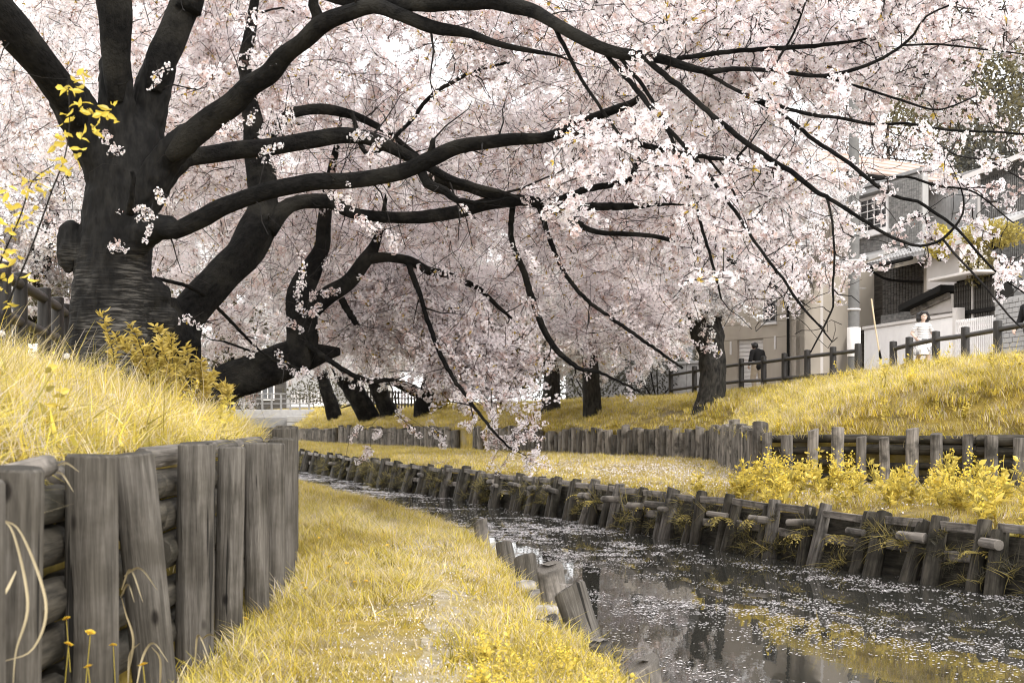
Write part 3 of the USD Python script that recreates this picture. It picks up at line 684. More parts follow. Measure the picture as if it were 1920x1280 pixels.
def spray(seed, length, nclus, nflow, rad, cr, detail=True, leafy=0.25, brown=0.25, droop=0.0):
    """A blossoming twig along +x from the origin: umbels of flowers with red-brown stalks and a few golden young leaves."""
    rng = np.random.default_rng(seed)
    Vs, Fs, Cs, n0 = [], [], [], 0
    def put(V, F, C):
        nonlocal n0
        Vs.append(V); Fs.append(F + n0); Cs.append(C); n0 += len(V)
    k = 5
    tw = np.stack([np.linspace(0, length, k), np.cumsum(rng.normal(0, .02, k)), np.cumsum(rng.normal(0, .02, k)) - droop * np.linspace(0, 1, k) ** 2 * length], 1)
    V, F, _ = tube(tw, np.linspace(0.0052, 0.0022, k), 3, cap=False)
    F = np.vstack([F[:, [0, 1, 2]], F[:, [0, 2, 3]]])
    put(V, F, np.tile(np.array([[0.026, 0.021, 0.019]]), (len(V), 1)))
    for _ in range(1 if detail else 2):                  # bare side twigs
        f = rng.uniform(.1, .8)
        o = np.array([np.interp(f, np.linspace(0, 1, k), tw[:, j]) for j in range(3)])
        e = o + unit(rng.normal(0, 1, 3) + np.array([.6, 0, 0])) * length * rng.uniform(.4, .8)
        q = np.stack([o, o * .5 + e * .5 + rng.normal(0, .06, 3) * length, e])
        V, F, _ = tube(q, np.array([.0045, .0036, .0022]), 3, cap=False)
        put(V, np.vstack([F[:, [0, 1, 2]], F[:, [0, 2, 3]]]), np.tile(np.array([[0.026, 0.021, 0.019]]), (len(V), 1)))
    for c in range(nclus):
        f = (c + rng.uniform(.2, 1)) / nclus
        root = np.array([np.interp(f, np.linspace(0, 1, k), tw[:, j]) for j in range(3)])
        off = rand_dirs(rng, 1)[0] * cr * rng.uniform(.3, .9)
        cen = root + off
        nf = max(2, int(rng.normal(nflow, nflow * .25)))
        d = rand_dirs(rng, nf)
        pos = cen + d * cr * rng.uniform(.55, 1.15, (nf, 1))
        col = WHITE_PINK * rng.uniform(.90, 1.05, (nf, 1)) + rng.normal(0, .008, (nf, 3))
        if rng.uniform() < brown:
            col = col * (np.array([.91, .86, .83]) if rng.uniform() < .65 else np.array([.76, .64, .59]))
        facing = unit(d + rng.normal(0, .45, (nf, 3)))
        put(*flowers(pos, facing, rad * rng.uniform(.8, 1.12, nf), rng, np.clip(col, 0, .96), detail=detail))
        m = max(2, nf // 2) if detail else max(1, nf // 5)
        pick = rng.integers(0, nf, m)
        V, F = slivers(np.repeat(cen[None] * .5 + root[None] * .5, m, 0), pos[pick] - facing[pick] * rad * .2, 0.0011 if detail else .0025, rng)
        put(V, F, np.tile(CALYX[None], (len(V), 1)))
        m = max(1, nf // 5)
        bud = cen + rand_dirs(rng, m) * cr * rng.uniform(.2, .9, (m, 1))
        put(*leaves_mesh(bud, rand_dirs(rng, m), rad * .9, rad * .28, rng, np.tile((CALYX * np.array([1.7, 1.35, 1.2]))[None], (m, 1)) * rng.uniform(.6, 1.3, (m, 1))))
        if rng.uniform() < leafy:
            m = rng.integers(2, 6)
            dd = unit(rng.normal(0, .7, (m, 3)) + np.array([.8, 0, .3]))
            lc = GOLD * rng.uniform(.7, 1.2, (m, 1)) if rng.uniform() < .8 else np.array([.34, .2, .1]) * rng.uniform(.7, 1.2, (m, 1))
            put(*leaves_mesh(np.repeat(root[None], m, 0), dd, rng.uniform(.03, .055, m), .009, rng, lc))
    return np.vstack(Vs), np.vstack(Fs), np.vstack(Cs)

def library(name, meshes, mat):
    out = []
    for k, (V, F, C) in enumerate(meshes):
        p = f"/_scatter_pieces/{name}_{k}"
        write_mesh(p, V, F, mat, col=C)
        out.append(p)
    return out

SPRAY_NEAR = library("near_spray", [spray(100 + k, .26, 6, 11, .0175, .045, True, .15, .22, .1) for k in range(6)], PETAL)
SPRAY_MID = library("mid_spray", [spray(120 + k, .42, 6, 14, .0185, .052, True, .17, .28, .08) for k in range(7)], PETAL)
def ball_cluster(seed, r=.075, n=30, rad=.0205):
    rng = np.random.default_rng(seed)
    d = rand_dirs(rng, n)
    p = d * r * rng.uniform(.75, 1.1, (n, 1)) * np.array([1.25, 1, 1])
    c = WHITE_PINK * rng.uniform(.96, 1.03, (n, 1))
    V, F, C = flowers(p, unit(d + rng.normal(0, .3, (n, 3))), rad * rng.uniform(.85, 1.12, n), rng, np.clip(c, 0, .96))
    V2, F2 = slivers(np.zeros((12, 3)), p[:12] * .95, .0013, rng)
    return np.vstack([V, V2]), np.vstack([F, F2 + len(V)]), np.vstack([C, np.tile(CALYX[None], (len(V2), 1))])
BALLS = library("pompom", [ball_cluster(160 + k, .06 + .012 * k, 22 + 6 * k) for k in range(4)], PETAL)
SPRAY_FAR = library("far_spray", [spray(140 + k, .75, 10, 17, .024, .088, False, .2, .28, .12) for k in range(6)], PETAL)

def quats(mats):
    """Quaternions (x, y, z, w) of rotation matrices (n, 3, 3)."""
    from scipy.spatial.transform import Rotation
    return Rotation.from_matrix(mats).as_quat()

def scatter(path, protos, pos, mats, scale, which, loc=(0, 0, 0), label=None, kind="stuff", category=None):
    pi = UsdGeom.PointInstancer.Define(stage, path)
    rel = pi.CreatePrototypesRel()
    for k, src in enumerate(protos):
        q = stage.DefinePrim(f"{path}/piece_{k}")
        q.GetReferences().AddInternalReference(src)
        rel.AddTarget(q.GetPath())
    pi.CreatePositionsAttr(Vt.Vec3fArray.FromNumpy((np.asarray(pos) - np.asarray(loc)).astype(np.float32)))
    q = quats(mats)
    pi.CreateOrientationsAttr(Vt.QuathArray([Gf.Quath(float(w), float(x), float(y), float(z)) for x, y, z, w in q]))
    s = np.asarray(scale, float)
    if s.ndim == 1:
        s = np.repeat(s[:, None], 3, 1)
    pi.CreateScalesAttr(Vt.Vec3fArray.FromNumpy(s.astype(np.float32)))
    pi.CreateProtoIndicesAttr(Vt.IntArray.FromNumpy(np.asarray(which, np.int32)))
    tag(pi.GetPrim(), label, category, None, kind)
    return pi

def mats_along(d, rng):
    x = unit(d)
    y = unit(np.cross(rand_dirs(rng, len(d)), x))
    z = np.cross(x, y)
    return np.stack([x, y, z], -1)

# ------------------------------------------------------------------ cherry trees
def m3_blob(c, r, seed):
    s = trimesh.creation.icosphere(3)
    V = np.array(s.vertices)
    V = V * (0.45 + 1.1 * meshkit.fbm(V * 2.3 + seed * 5.3, 4, seed))[:, None]
    return m3.Manifold(m3.Mesh(np.asarray(V * np.asarray(r) * 1.15 + c, np.float32), np.asarray(s.faces, np.uint32)))

class Tree:
    def __init__(self, label, base, category="cherry tree", group=None):
        self.t = Thing("cherry_tree", label, category, base, group)
        self.nodes, self.rad, self.dirs = [], [], []
        self.twigs = Geo()
        self.k = 0
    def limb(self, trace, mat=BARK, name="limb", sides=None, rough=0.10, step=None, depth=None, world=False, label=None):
        """trace rows (px, py, width in px, depth): a limb as the photograph shows it, at its own distance."""
        rows, d = [], depth
        for row in trace:
            if world:
                rows.append(row)
                continue
            px, py, w = row[:3]
            d = row[3] if len(row) > 3 else d
            rows.append([px, py, w, d])
        if world:
            q = np.array(rows, float)
            p, r = q[:, :3], q[:, 3]
        else:
            q = np.array([[a, b, w, (np.nan if d is None else d)] for a, b, w, d in rows], float)
            given = [i for i, row in enumerate(trace) if len(row) > 3 or i == 0]
            s = np.concatenate([[0], np.cumsum(np.hypot(np.diff(q[:, 0]), np.diff(q[:, 1])))])
            dd = np.interp(s, s[given], q[given, 3])
            p = np.array([P(a, b, c) for (a, b), c in zip(q[:, :2], dd)])
            r = q[:, 2] / 2 * dd / FPX * (.92 if mat is not FARBARK else 1)
        rm = r.max()
        st = step or max(0.03, min(0.12, rm * 0.7))
        if r[-1] > .012 and name in ("limb", "trunk") and label is None and len(p) > 3:
            e, u = p[-1], unit(p[-1] - p[-2])
            rr = np.random.default_rng(self.k + 900)
            L = r[-1] * 14 + .15
            u2 = unit(u + rr.normal(0, .35, 3) + np.array([.15, 0, .12]))
            p = np.vstack([p, e + u * L * .4, e + u * L * .4 + u2 * L * .6])
            r = np.concatenate([r, [r[-1] * .6, .003]])
            rm = r.max()
            st = step or max(0.03, min(0.12, rm * 0.7))
        c = spline(np.column_stack([p, r]), st)
        c[:, 3] = np.maximum(c[:, 3], 0.002)
        al = np.concatenate([[0], np.cumsum(np.linalg.norm(np.diff(c[:, :3], axis=0), axis=1))])
        for j in range(3):
            wob = sum(a * (meshkit.noise(np.stack([al * f, al * 0 + j * 9.1 + self.k * 3.3, al * 0], -1)) - .5) for a, f in ((.55, 1.6), (.34, 4.0)))
            c[:, j] += wob * np.minimum(c[:, 3] * 1.0 + .022, .09) * np.clip(al / .5, 0, 1)
        c[:, 3] *= 1 + .22 * (meshkit.noise(np.stack([al * 2.6, al * 0 + self.k * 1.7, al * 0], -1)) - .5)
        if rm < 0.06:
            c[1:-1, :3] += np.random.default_rng(self.k).normal(0, rm * 0.10, (len(c) - 2, 3))
        n = sides or (36 if rm > 0.2 else 20 if rm > .08 else 12 if rm > .03 else 7)
        self.t.part(name, tube(c[:, :3], c[:, 3], n, rough, self.k, knots=5.0), mat, smooth=True, label=label)
        self.k += 1
        self._note(c)
        return c
    def solid(self, trace, sides=26):
        rows, d = [], None
        q = np.array([[r[0], r[1], r[2], (r[3] if len(r) > 3 else np.nan)] for r in trace], float)
        ok = ~np.isnan(q[:, 3])
        ar = np.arange(len(q))
        q[:, 3] = np.interp(ar, ar[ok], q[ok, 3])
        p = np.array([P(*r) for r in q[:, [0, 1, 3]]])
        c = spline(np.column_stack([p, q[:, 2] / 2 * q[:, 3] / FPX]), .08)
        V, F, _ = tube(c[:, :3], c[:, 3], sides, .05, self.k)
        tri = np.vstack([F[:, [0, 1, 2]], F[F[:, 3] >= 0][:, [0, 2, 3]]])
        tm = trimesh.Trimesh(V, tri, process=False)
        if tm.volume < 0:
            tri = tri[:, ::-1]
        m = m3.Manifold(m3.Mesh(np.asarray(V, np.float32), np.asarray(tri, np.uint32)))
        return m
    def _note(self, c):
        t = np.gradient(c[:, :3], axis=0)
        self.nodes.append(c[:, :3]); self.rad.append(c[:, 3]); self.dirs.append(unit(t))
    def grow(self, targets, seed, up=0.15, droop=0.25, thick=0.011, rmax=None, from_r=(0.0, 9.0)):
        """Curved branches from the nearest wood to each target, nearest first."""
        rng = np.random.default_rng(seed)
        N, R, D = np.vstack(self.nodes), np.concatenate(self.rad), np.vstack(self.dirs)
        ok = (R > from_r[0]) & (R < from_r[1])
        N, R, D = N[ok], R[ok], D[ok]
        cap = len(N) + len(targets) * 40
        n = len(N)
        bN, bR, bD = np.zeros((cap, 3)), np.zeros(cap), np.zeros((cap, 3))
        bN[:n], bR[:n], bD[:n] = N, R, D
        tg = np.asarray(targets, float)
        from scipy.spatial import cKDTree
        d0 = cKDTree(N).query(tg)[0]
        new = []
        for i in np.argsort(d0):
            x = tg[i]
            dist = np.linalg.norm(bN[:n] - x, axis=1)
            # prefer wood whose direction leads towards the target
            lead = ((x - bN[:n]) * bD[:n]).sum(1) / (dist + 1e-6)
            j = int(np.argmin(dist * (1.35 - 0.35 * lead)))
            L = dist[j]
            if L < 0.12:
                continue
            v = unit(x - bN[j])
            r0 = min(bR[j] * 0.75, 0.0035 + thick * L)
            p0, p3 = bN[j], x
            p1 = p0 + L * 0.38 * unit(v + 0.7 * bD[j] + np.array([0, 0, up]) + rng.normal(0, .25, 3))
            p2 = p3 - L * 0.30 * unit(v + rng.normal(0, .30, 3) - np.array([0, 0, droop]))
            m = max(4, min(36, int(L / 0.11)))
            t = np.linspace(0, 1, m)[:, None]
            c = p0 * (1 - t) ** 3 + 3 * p1 * t * (1 - t) ** 2 + 3 * p2 * t * t * (1 - t) + p3 * t ** 3
            c[1:] += np.cumsum(rng.normal(0, 0.011, (m - 1, 3)), 0)
            r = r0 + (0.0030 - r0) * np.linspace(0, 1, m) ** 0.8
            self.twigs.add(*tube(c, r, 5 if r0 > .015 else 4 if r0 > .007 else 3, cap=False, seed=0))
            k = m - 1
            if n + k > cap:
                break
            bN[n:n + k], bR[n:n + k], bD[n:n + k] = c[1:], r[1:], unit(np.gradient(c, axis=0))[1:]
            new.append((c[1:], r[1:], unit(np.gradient(c, axis=0))[1:]))
            n += k
        self.new = (np.vstack([a for a, _, _ in new]), np.concatenate([b for _, b, _ in new]), np.vstack([c for _, _, c in new]))
        return self.new
    def finish_twigs(self, mat=TWIG):
        if self.twigs.n:
            self.t.part("twigs", self.twigs, mat, kind="stuff")
    def bloom(self, protos, nodes, per, seed, smin=.8, smax=1.25, rmax=.02, side=0.9, jitter=.05, label=None, clump=2.3):
        rng = np.random.default_rng(seed)
        N, R, D = nodes
        ok = R < rmax
        N, D = N[ok], D[ok]
        k = meshkit.noise(N * clump + seed * 3.1)
        ok = k > rng.uniform(.32, .60, len(N))
        N, D = N[ok], D[ok]
        per = per * 1.7
        if protos is SPRAY_NEAR:                              # the hanging screen ends above head height on the road side
            ok = ~((N[:, 0] > 1.2) & (N[:, 2] < 2.78) & (N[:, 1] < 12.5))
            N, D = N[ok], D[ok]
        n = int(len(N) * per)
        pick = rng.integers(0, len(N), n)
        d = unit(D[pick] * rng.uniform(.2, 1, (n, 1)) + rng.normal(0, side, (n, 3)) * .6)
        pos = N[pick] + rng.normal(0, jitter, (n, 3))
        scatter(numbered(self.t.path, "blossoms"), protos, pos, mats_along(d, rng), rng.uniform(smin, smax, n), rng.integers(0, len(protos), n), self.t.loc, label)
        return n

def blob(rng, n, c, r, shell=0.35, zmin=None):
    """n points in an ellipsoid, more of them towards its skin."""
    d = rand_dirs(rng, n * 2)
    rad = rng.uniform(shell, 1, (len(d), 1)) ** 0.5
    p = np.asarray(c) + d * rad * np.asarray(r)
    if zmin is not None:
        p = p[p[:, 2] > (zmin(p) if callable(zmin) else zmin)]
    return p[:n]

NB = 0
def main_tree():
    global NB
    t = Tree("largest old cherry tree, its thick many-stemmed trunk on the left grass bank", (-3.48, 12.3, 2.45))
    c = [(196, 770, 176, 12.3), (203, 690, 160), (207, 610, 146), (212, 530, 140), (216, 460, 134), (226, 400, 130), (236, 340, 124), (246, 285, 112), (252, 245, 84, 12.35), (255, 212, 36)]
    stems = [
        [(222, 440, 46, 12.3), (206, 360, 62, 12.25), (178, 285, 70, 12.2), (152, 230, 72, 12.1), (120, 172, 74, 11.9), (85, 120, 76, 11.65), (35, 60, 80, 11.4), (-20, 0, 82, 11.2), (-90, -80, 80, 11)],
        [(224, 440, 46, 12.3), (221, 340, 64, 12.25), (219, 245, 62, 12.2), (218, 190, 60), (216, 110, 62), (214, 40, 65), (208, -20, 66, 12.0), (200, -100, 64, 11.9), (190, -220, 60, 11.7)],
        [(240, 440, 46, 12.35), (256, 335, 64, 12.4), (272, 235, 66, 12.45), (288, 170, 64), (304, 115, 64), (328, 60, 64), (350, 0, 60, 12.6), (372, -70, 56, 12.7), (400, -180, 50, 12.8)],
        [(236, 470, 46, 12.28), (262, 395, 56, 12.2), (290, 338, 56, 12.15), (320, 294, 54, 12.1), (362, 250, 50, 12), (430, 195, 47, 11.8), (497, 142, 44, 11.5), (522, 112, 42), (556, 80, 36), (598, 44, 38, 11.1), (650, 25, 36), (700, 20, 33), (756, 34, 29, 10.7), (820, 50, 24), (880, 62, 18), (950, 88, 12, 10.3), (1010, 98, 8)],
        [(250, 430, 44, 12.35), (282, 372, 50, 12.4), (314, 325, 44, 12.6), (346, 299, 39, 12.8), (420, 286, 37), (500, 275, 35, 13.1), (580, 262, 34), (640, 256, 32), (690, 260, 28, 13.4), (735, 278, 24), (790, 305, 20, 13.6), (850, 338, 16), (905, 352, 12, 13.8)],
        [(226, 520, 46, 12.25), (250, 462, 54, 12.15), (276, 440, 50, 12.05), (300, 431, 44, 11.98), (330, 434, 38), (380, 414, 38), (440, 382, 38, 11.8), (520, 356, 37), (600, 342, 35, 11.6), (680, 330, 33), (750, 318, 34, 11.4), (810, 298, 33), (860, 275, 31, 11.2), (920, 263, 28), (1000, 262, 26, 11), (1060, 249, 24), (1110, 226, 20, 10.8), (1160, 205, 17), (1195, 188, 13, 10.6), (1230, 150, 8), (1260, 120, 5, 10.4)]]
    bodies = [t.solid(c)] + [t.solid([(x[0], x[1], x[2] * (1.05 if i < n - 1 else .92), *x[3:]) for i, x in enumerate(st[:n])]) for st, n in zip(stems, (5, 5, 5, 5, 4, 5))]
    foot = [t.solid([(200 + dx, 800, w, 12.3 + dz), (203 + dx * .8, 715, w * .8, 12.3 + dz * .7), (206 + dx * .35, 600, w * .45, 12.3 + dz * .2)]) for dx, w, dz in ((-58, 80, 0), (54, 80, .05), (0, 84, -.30), (-30, 74, -.22), (36, 74, -.20))]
    body = m3.Manifold.batch_boolean(bodies + foot + [m3_blob(P(130, 470, 12.28), (.085, .11, .17), 3), m3_blob(P(134, 440, 12.3), (.07, .09, .10), 9), m3_blob(P(292, 560, 12.42), (.11, .12, .13), 4), m3_blob(P(300, 600, 12.45), (.12, .12, .11), 5)], m3.OpType.Add).refine_to_length(.036)
    k = body.to_mesh()
    tm = trimesh.Trimesh(k.vert_properties[:, :3], k.tri_verts, process=True)
    trimesh.smoothing.filter_laplacian(tm, lamb=.5, iterations=12)
    V, N = np.array(tm.vertices), np.array(tm.vertex_normals)
    V = V + N * (.052 * (meshkit.fbm(V * np.array([13, 13, 3.2]), 4, 3) - .45) + .022 * (meshkit.noise(V * np.array([30, 30, 14])) - .5) + .008)[:, None]
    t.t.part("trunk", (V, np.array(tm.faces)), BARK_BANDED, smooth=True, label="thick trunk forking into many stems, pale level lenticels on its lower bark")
    t._note(np.column_stack([np.array([P(q[0], q[1], 12.3) for q in c]), np.full(len(c), .3)]))
    for st, n in zip(stems, (5, 5, 5, 5, 4, 5)):
        k = n - 2
        dd = [x[3] for x in st[:k + 1] if len(x) > 3][-1]
        t.limb([(st[k][0], st[k][1], st[k][2] * .5, dd), (*(np.array(st[k][:3]) * .5 + np.array(st[k + 1][:3]) * .5) * np.array([1, 1, .80]),), (*st[k + 1][:2], st[k + 1][2] * .99, *st[k + 1][3:])] + st[k + 2:])
    t.limb([(600, 46, 26, 11.1), (590, 15, 22), (578, -40, 20, 11)])
    t.limb([(352, 20, 52, 12.5), (385, -60, 50, 12.5), (470, -62, 46, 12.1), (560, -34, 42, 11.6), (660, -6, 40, 11.1), (740, 2, 36), (800, 4, 34, 10.6), (920, 6, 33, 10.2), (990, 14, 31, 10), (1040, 46, 28, 9.8), (1100, 84, 26, 9.6), (1160, 101, 24, 9.5), (1230, 106, 20, 9.4), (1290, 124, 15, 9.3), (1335, 134, 12), (1374, 128, 10), (1448, 131, 9, 9.1), (1542, 143, 8), (1626, 124, 7, 8.8), (1680, 95, 6), (1712, 66, 5, 8.7), (1735, 32, 4), (1800, 2, 4, 8.6)])
    t.limb([(1060, 250, 16, 10.95), (1130, 257, 13), (1200, 271, 12, 10.7), (1300, 291, 10), (1345, 296, 8, 10.5), (1400, 300, 5), (1470, 320, 4, 10.2)])
    t.limb([(806, 298, 20, 11.3), (811, 275, 14, 11.25), (814, 262, 9)], rough=.2)
    t.limb([(782, 312, 22, 11.4), (805, 345, 20, 11.3), (836, 358, 18), (858, 372, 13), (872, 374, 10)])
    t.limb([(245, 400, 22, 11.9), (246, 372, 15, 11.75), (250, 345, 11), (247, 322, 9, 11.65)], name="branch_stub", rough=.2)
    # burls
    # long thin branches that hang forward on the right
    thin = [
        [(1205, 104, 14, 9.4), (1245, 140, 13), (1280, 168, 13, 9.3), (1314, 198, 12), (1347, 228, 12), (1424, 286, 12, 9.1), (1482, 319, 11), (1529, 356, 10), (1549, 366, 9, 9.0), (1616, 412, 8), (1675, 446, 7), (1725, 460, 6, 8.8), (1768, 448, 6), (1797, 416, 5), (1807, 384, 4), (1800, 350, 3, 8.7)],
        [(1128, 94, 10, 9.6), (1160, 130, 10), (1205, 180, 10), (1240, 226, 9, 9.3), (1280, 268, 9), (1307, 298, 9), (1334, 331, 8), (1364, 374, 8, 9.1), (1391, 412, 8), (1418, 455, 7), (1445, 497, 7), (1468, 524, 6, 9.0), (1495, 564, 6), (1518, 590, 5), (1560, 640, 3, 8.9)],
        [(1310, 130, 8, 9.3), (1400, 178, 8), (1461, 198, 8, 9.1), (1522, 214, 8), (1572, 220, 7), (1633, 232, 7), (1700, 232, 6, 8.9), (1767, 242, 6), (1868, 247, 5), (1940, 252, 4, 8.8)],
        [(1400, 180, 8, 9.2), (1450, 205, 9), (1495, 236, 9, 9.1), (1532, 266, 9), (1582, 299, 9), (1606, 317, 9), (1633, 338, 9, 8.9), (1676, 366, 8), (1723, 378, 7), (1750, 397, 7), (1797, 432, 6, 8.8), (1840, 482, 5), (1890, 528, 4), (1935, 560, 3, 8.7)],
        [(1270, 110, 11, 9.5), (1330, 102, 11), (1396, 94, 10), (1495, 89, 9, 9.2), (1569, 80, 7), (1612, 74, 5), (1680, 60, 3, 9.0)],
        [(1549, 366, 6, 9.0), (1560, 410, 5), (1565, 480, 5), (1562, 540, 5), (1562, 575, 4, 8.9), (1545, 612, 4), (1520, 660, 3)],
        [(1633, 338, 6, 8.9), (1700, 332, 5), (1760, 350, 5), (1830, 362, 4, 8.8), (1900, 420, 3)],
        [(1768, 448, 5, 8.8), (1800, 486, 5), (1850, 540, 5), (1890, 590, 4), (1915, 615, 3, 8.7)],
        [(1700, 232, 5, 8.9), (1740, 256, 4), (1790, 290, 4), (1850, 300, 4), (1920, 338, 3, 8.8)],
        [(1542, 143, 6, 9.0), (1620, 165, 5), (1700, 190, 5), (1760, 205, 4, 8.9), (1830, 180, 3)],
        [(1690, 85, 5, 8.8), (1752, 84, 5), (1830, 92, 4), (1930, 104, 3, 8.6)],
        [(1448, 131, 6, 9.1), (1490, 60, 5), (1512, 0, 4, 9.0), (1530, -40, 3)],
        [(1160, 104, 9, 9.5), (1225, 190, 8), (1290, 330, 7, 9.4), (1330, 470, 6), (1352, 560, 4, 9.3)],
        [(1040, 50, 10, 9.8), (1090, 150, 8), (1150, 240, 7), (1200, 300, 5, 9.6), (1250, 380, 3)],
    ]
    for tr in thin:
        t.limb(tr, TWIG if tr[0][2] < 6 else BARK, name="branch", rough=.06, step=.05)
    rng = np.random.default_rng(71)
    # the airy screen of twigs at right, nearer than the rest
    near = []
    for tr in thin:
        near.append(np.array([P(a[0], a[1], 9.0) for a in tr[2:]]))
    nn = np.vstack(near)
    tg = nn[rng.integers(0, len(nn), 175)] + rng.normal(0, 1, (175, 3)) * np.array([.34, .40, .30]) + np.array([.06, 0, -.02])
    tg = tg[(tg[:, 2] > np.where(tg[:, 0] > 2.3, 2.85, 2.35))]
    a = t.grow(tg, 72, up=.1, droop=.25, thick=.008, from_r=(0, .035))
    NB += t.bloom(SPRAY_NEAR, a, .34, 73, .75, 1.2, .007, 1.0, .02, label="airy sprays of pale pink blossom hanging in front on the right")
    dense = np.vstack([blob(rng, 200, (1.9, 9.9, 4.85), (1.5, 1.3, .85), .1), blob(rng, 75, (2.75, 9.5, 4.75), (.95, .9, .75), .1), blob(rng, 80, (2.1, 11.6, 4.5), (1.1, .7, .9), .1), blob(rng, 46, (1.75, 10.8, 3.3), (.5, .8, .8), .1)])
    a = t.grow(dense, 74, thick=.009)
    NB += t.bloom(SPRAY_NEAR, a, .62, 75, .8, 1.25, .009, 1.0, .05)
    # the crown proper, above and behind the limbs
    crown = np.vstack([blob(rng, 480, (-1.2, 15.4, 7.0), (6.0, 2.6, 2.6), .1, 4.2), blob(rng, 230, (1.3, 14.2, 6.2), (2.5, 2.2, 1.8), .1, 3.8), blob(rng, 140, (-5.5, 15.0, 6.0), (2.5, 2.0, 2.4), .1, 4.0)])
    a = t.grow(crown, 76, thick=.010)
    NB += t.bloom(SPRAY_MID, a, .64, 77, .8, 1.25, .02, 1.0, .07)
    NB += t.bloom(BALLS, a, .26, 177, .8, 1.3, .02, 1.0, .05, clump=1.5)
    side_ = np.vstack(t.nodes)[np.concatenate(t.rad) > .02]
    pick = rng.integers(0, len(side_), 150)
    a = t.grow(side_[pick] + rand_dirs(rng, 150) * rng.uniform(.35, 1.2, (150, 1)) * np.array([1, .8, 1]), 79, thick=.013, droop=0)
    NB += t.bloom(SPRAY_NEAR, a, .10, 70, .6, 1.0, .02, 1.0, .03)
    bare = np.vstack([blob(rng, 130, (-0.6, 12.2, 5.0), (3.4, 1.2, 1.5), .1, 3.4), blob(rng, 90, (1.6, 10.6, 4.3), (1.7, .9, 1.1), .1, 3.0)])
    t.grow(bare, 78, thick=.007, droop=-.1)
    # tufts on short spurs along the great limbs
    spurs = [(290, 365), (275, 395), (288, 415), (690, 328), (640, 380), (820, 255), (500, 300), (1190, 190), (725, 262), (450, 250), (560, 120)]
    sp = np.array([P(x, y, 11.55) for x, y in spurs])
    d = rand_dirs(rng, len(sp) * 2)
    pos = np.repeat(sp, 2, 0) + rng.normal(0, .04, (len(sp) * 2, 3))
    scatter(numbered(t.t.path, "blossoms"), SPRAY_NEAR, pos, mats_along(d, rng), rng.uniform(.5, .75, len(pos)), rng.integers(0, len(SPRAY_NEAR), len(pos)), t.t.loc)
    t.finish_twigs()
main_tree()

def leaning_tree():
    global NB
    t = Tree("dark cherry tree leaning right, directly behind the largest trunk", (-3.1, 14.4, 2.5))
    t.limb([(322, 740, 120, 14.2), (330, 660, 118), (352, 600, 84, 14.4), (395, 545, 76), (440, 500, 78, 14.6), (468, 462, 80), (492, 410, 74, 14.8), (495, 360, 60), (484, 300, 50, 15), (474, 240, 42), (468, 190, 32), (462, 120, 26, 15.2), (470, 40, 20), (480, -30, 16)], name="trunk", rough=.14)
    t.limb([(500, 430, 50, 14.75), (530, 392, 36, 14.8), (562, 378, 30), (620, 378, 28, 15), (660, 398, 24), (720, 406, 25, 15.2), (800, 406, 25), (860, 396, 26, 15.4), (910, 382, 26), (960, 376, 26), (1012, 378, 23, 15.6), (1060, 402, 17), (1110, 430, 13, 15.8), (1165, 438, 11), (1225, 441, 9), (1280, 457, 9, 16), (1330, 470, 8), (1364, 487, 8), (1404, 511, 7, 16.1), (1471, 548, 5)])
    t.limb([(480, 300, 30, 15), (520, 235, 26, 15), (560, 205, 22), (620, 204, 20, 15.2), (655, 210, 17), (695, 228, 15), (740, 256, 13, 15.4), (775, 285, 12), (800, 310, 13)])
    t.limb([(780, 316, 24, 15.3), (830, 340, 24), (880, 352, 22, 15.4), (930, 368, 20), (975, 378, 18, 15.6)])
    t.limb([(1005, 378, 16, 15.6), (1060, 386, 16, 15.7), (1110, 388, 16), (1170, 386, 15, 15.9), (1212, 384, 10)])
    t.limb([(1015, 380, 14, 15.6), (1050, 374, 14, 15.7), (1070, 368, 13, 15.7), (1105, 356, 14), (1150, 346, 14, 15.8), (1180, 338, 12), (1190, 312, 10), (1185, 296, 7)])
    t.limb([(1010, 384, 12, 15.7), (1050, 495, 9, 15.9), (1100, 560, 8), (1180, 620, 7, 16), (1280, 690, 5)], name="branch")
    t.limb([(962, 384, 12, 15.6), (960, 450, 12, 15.7), (985, 520, 13), (1000, 560, 13, 15.9), (1020, 620, 13), (1045, 660, 11), (1085, 690, 9, 16.2), (1130, 700, 6), (1200, 735, 4)], name="branch")
    t.limb([(330, 660, 90, 14.1), (318, 600, 60), (312, 560, 34)], rough=.25, name="branch_stub")
    t.limb([(660, 212, 10, 15.2), (690, 290, 9), (755, 246, 9), (800, 190, 9), (842, 158, 9, 15), (880, 138, 7), (960, 118, 5), (1000, 112, 4)], name="branch")
    rng = np.random.default_rng(81)
    crown = np.vstack([blob(rng, 420, (-0.2, 18.6, 6.6), (4.6, 3.0, 2.7), .1, 3.9), blob(rng, 260, (1.9, 18.6, 4.7), (3.0, 2.2, 1.5), .1, 3.2), blob(rng, 170, (-3.4, 18.4, 5.4), (2.2, 2.2, 2.4), .1, 3.4)])
    a = t.grow(crown, 82, thick=.010)
    NB += t.bloom(SPRAY_MID, a, .62, 83, .8, 1.3, .02, 1.0, .07)
    NB += t.bloom(BALLS, a, .34, 183, .8, 1.35, .02, 1.0, .05, clump=1.5)
    side_ = np.vstack(t.nodes)[np.concatenate(t.rad) > .02]
    pick = rng.integers(0, len(side_), 120)
    a = t.grow(side_[pick] + rand_dirs(rng, 120) * rng.uniform(.35, 1.3, (120, 1)), 85, thick=.013, droop=0)
    NB += t.bloom(SPRAY_MID, a, .12, 86, .6, 1.0, .02, 1.0, .03)
    t.grow(blob(rng, 150, (-.2, 15.0, 4.2), (3.6, 1.0, 1.5), .1, 2.6), 84, thick=.008, droop=-.05)
    t.finish_twigs()
leaning_tree()

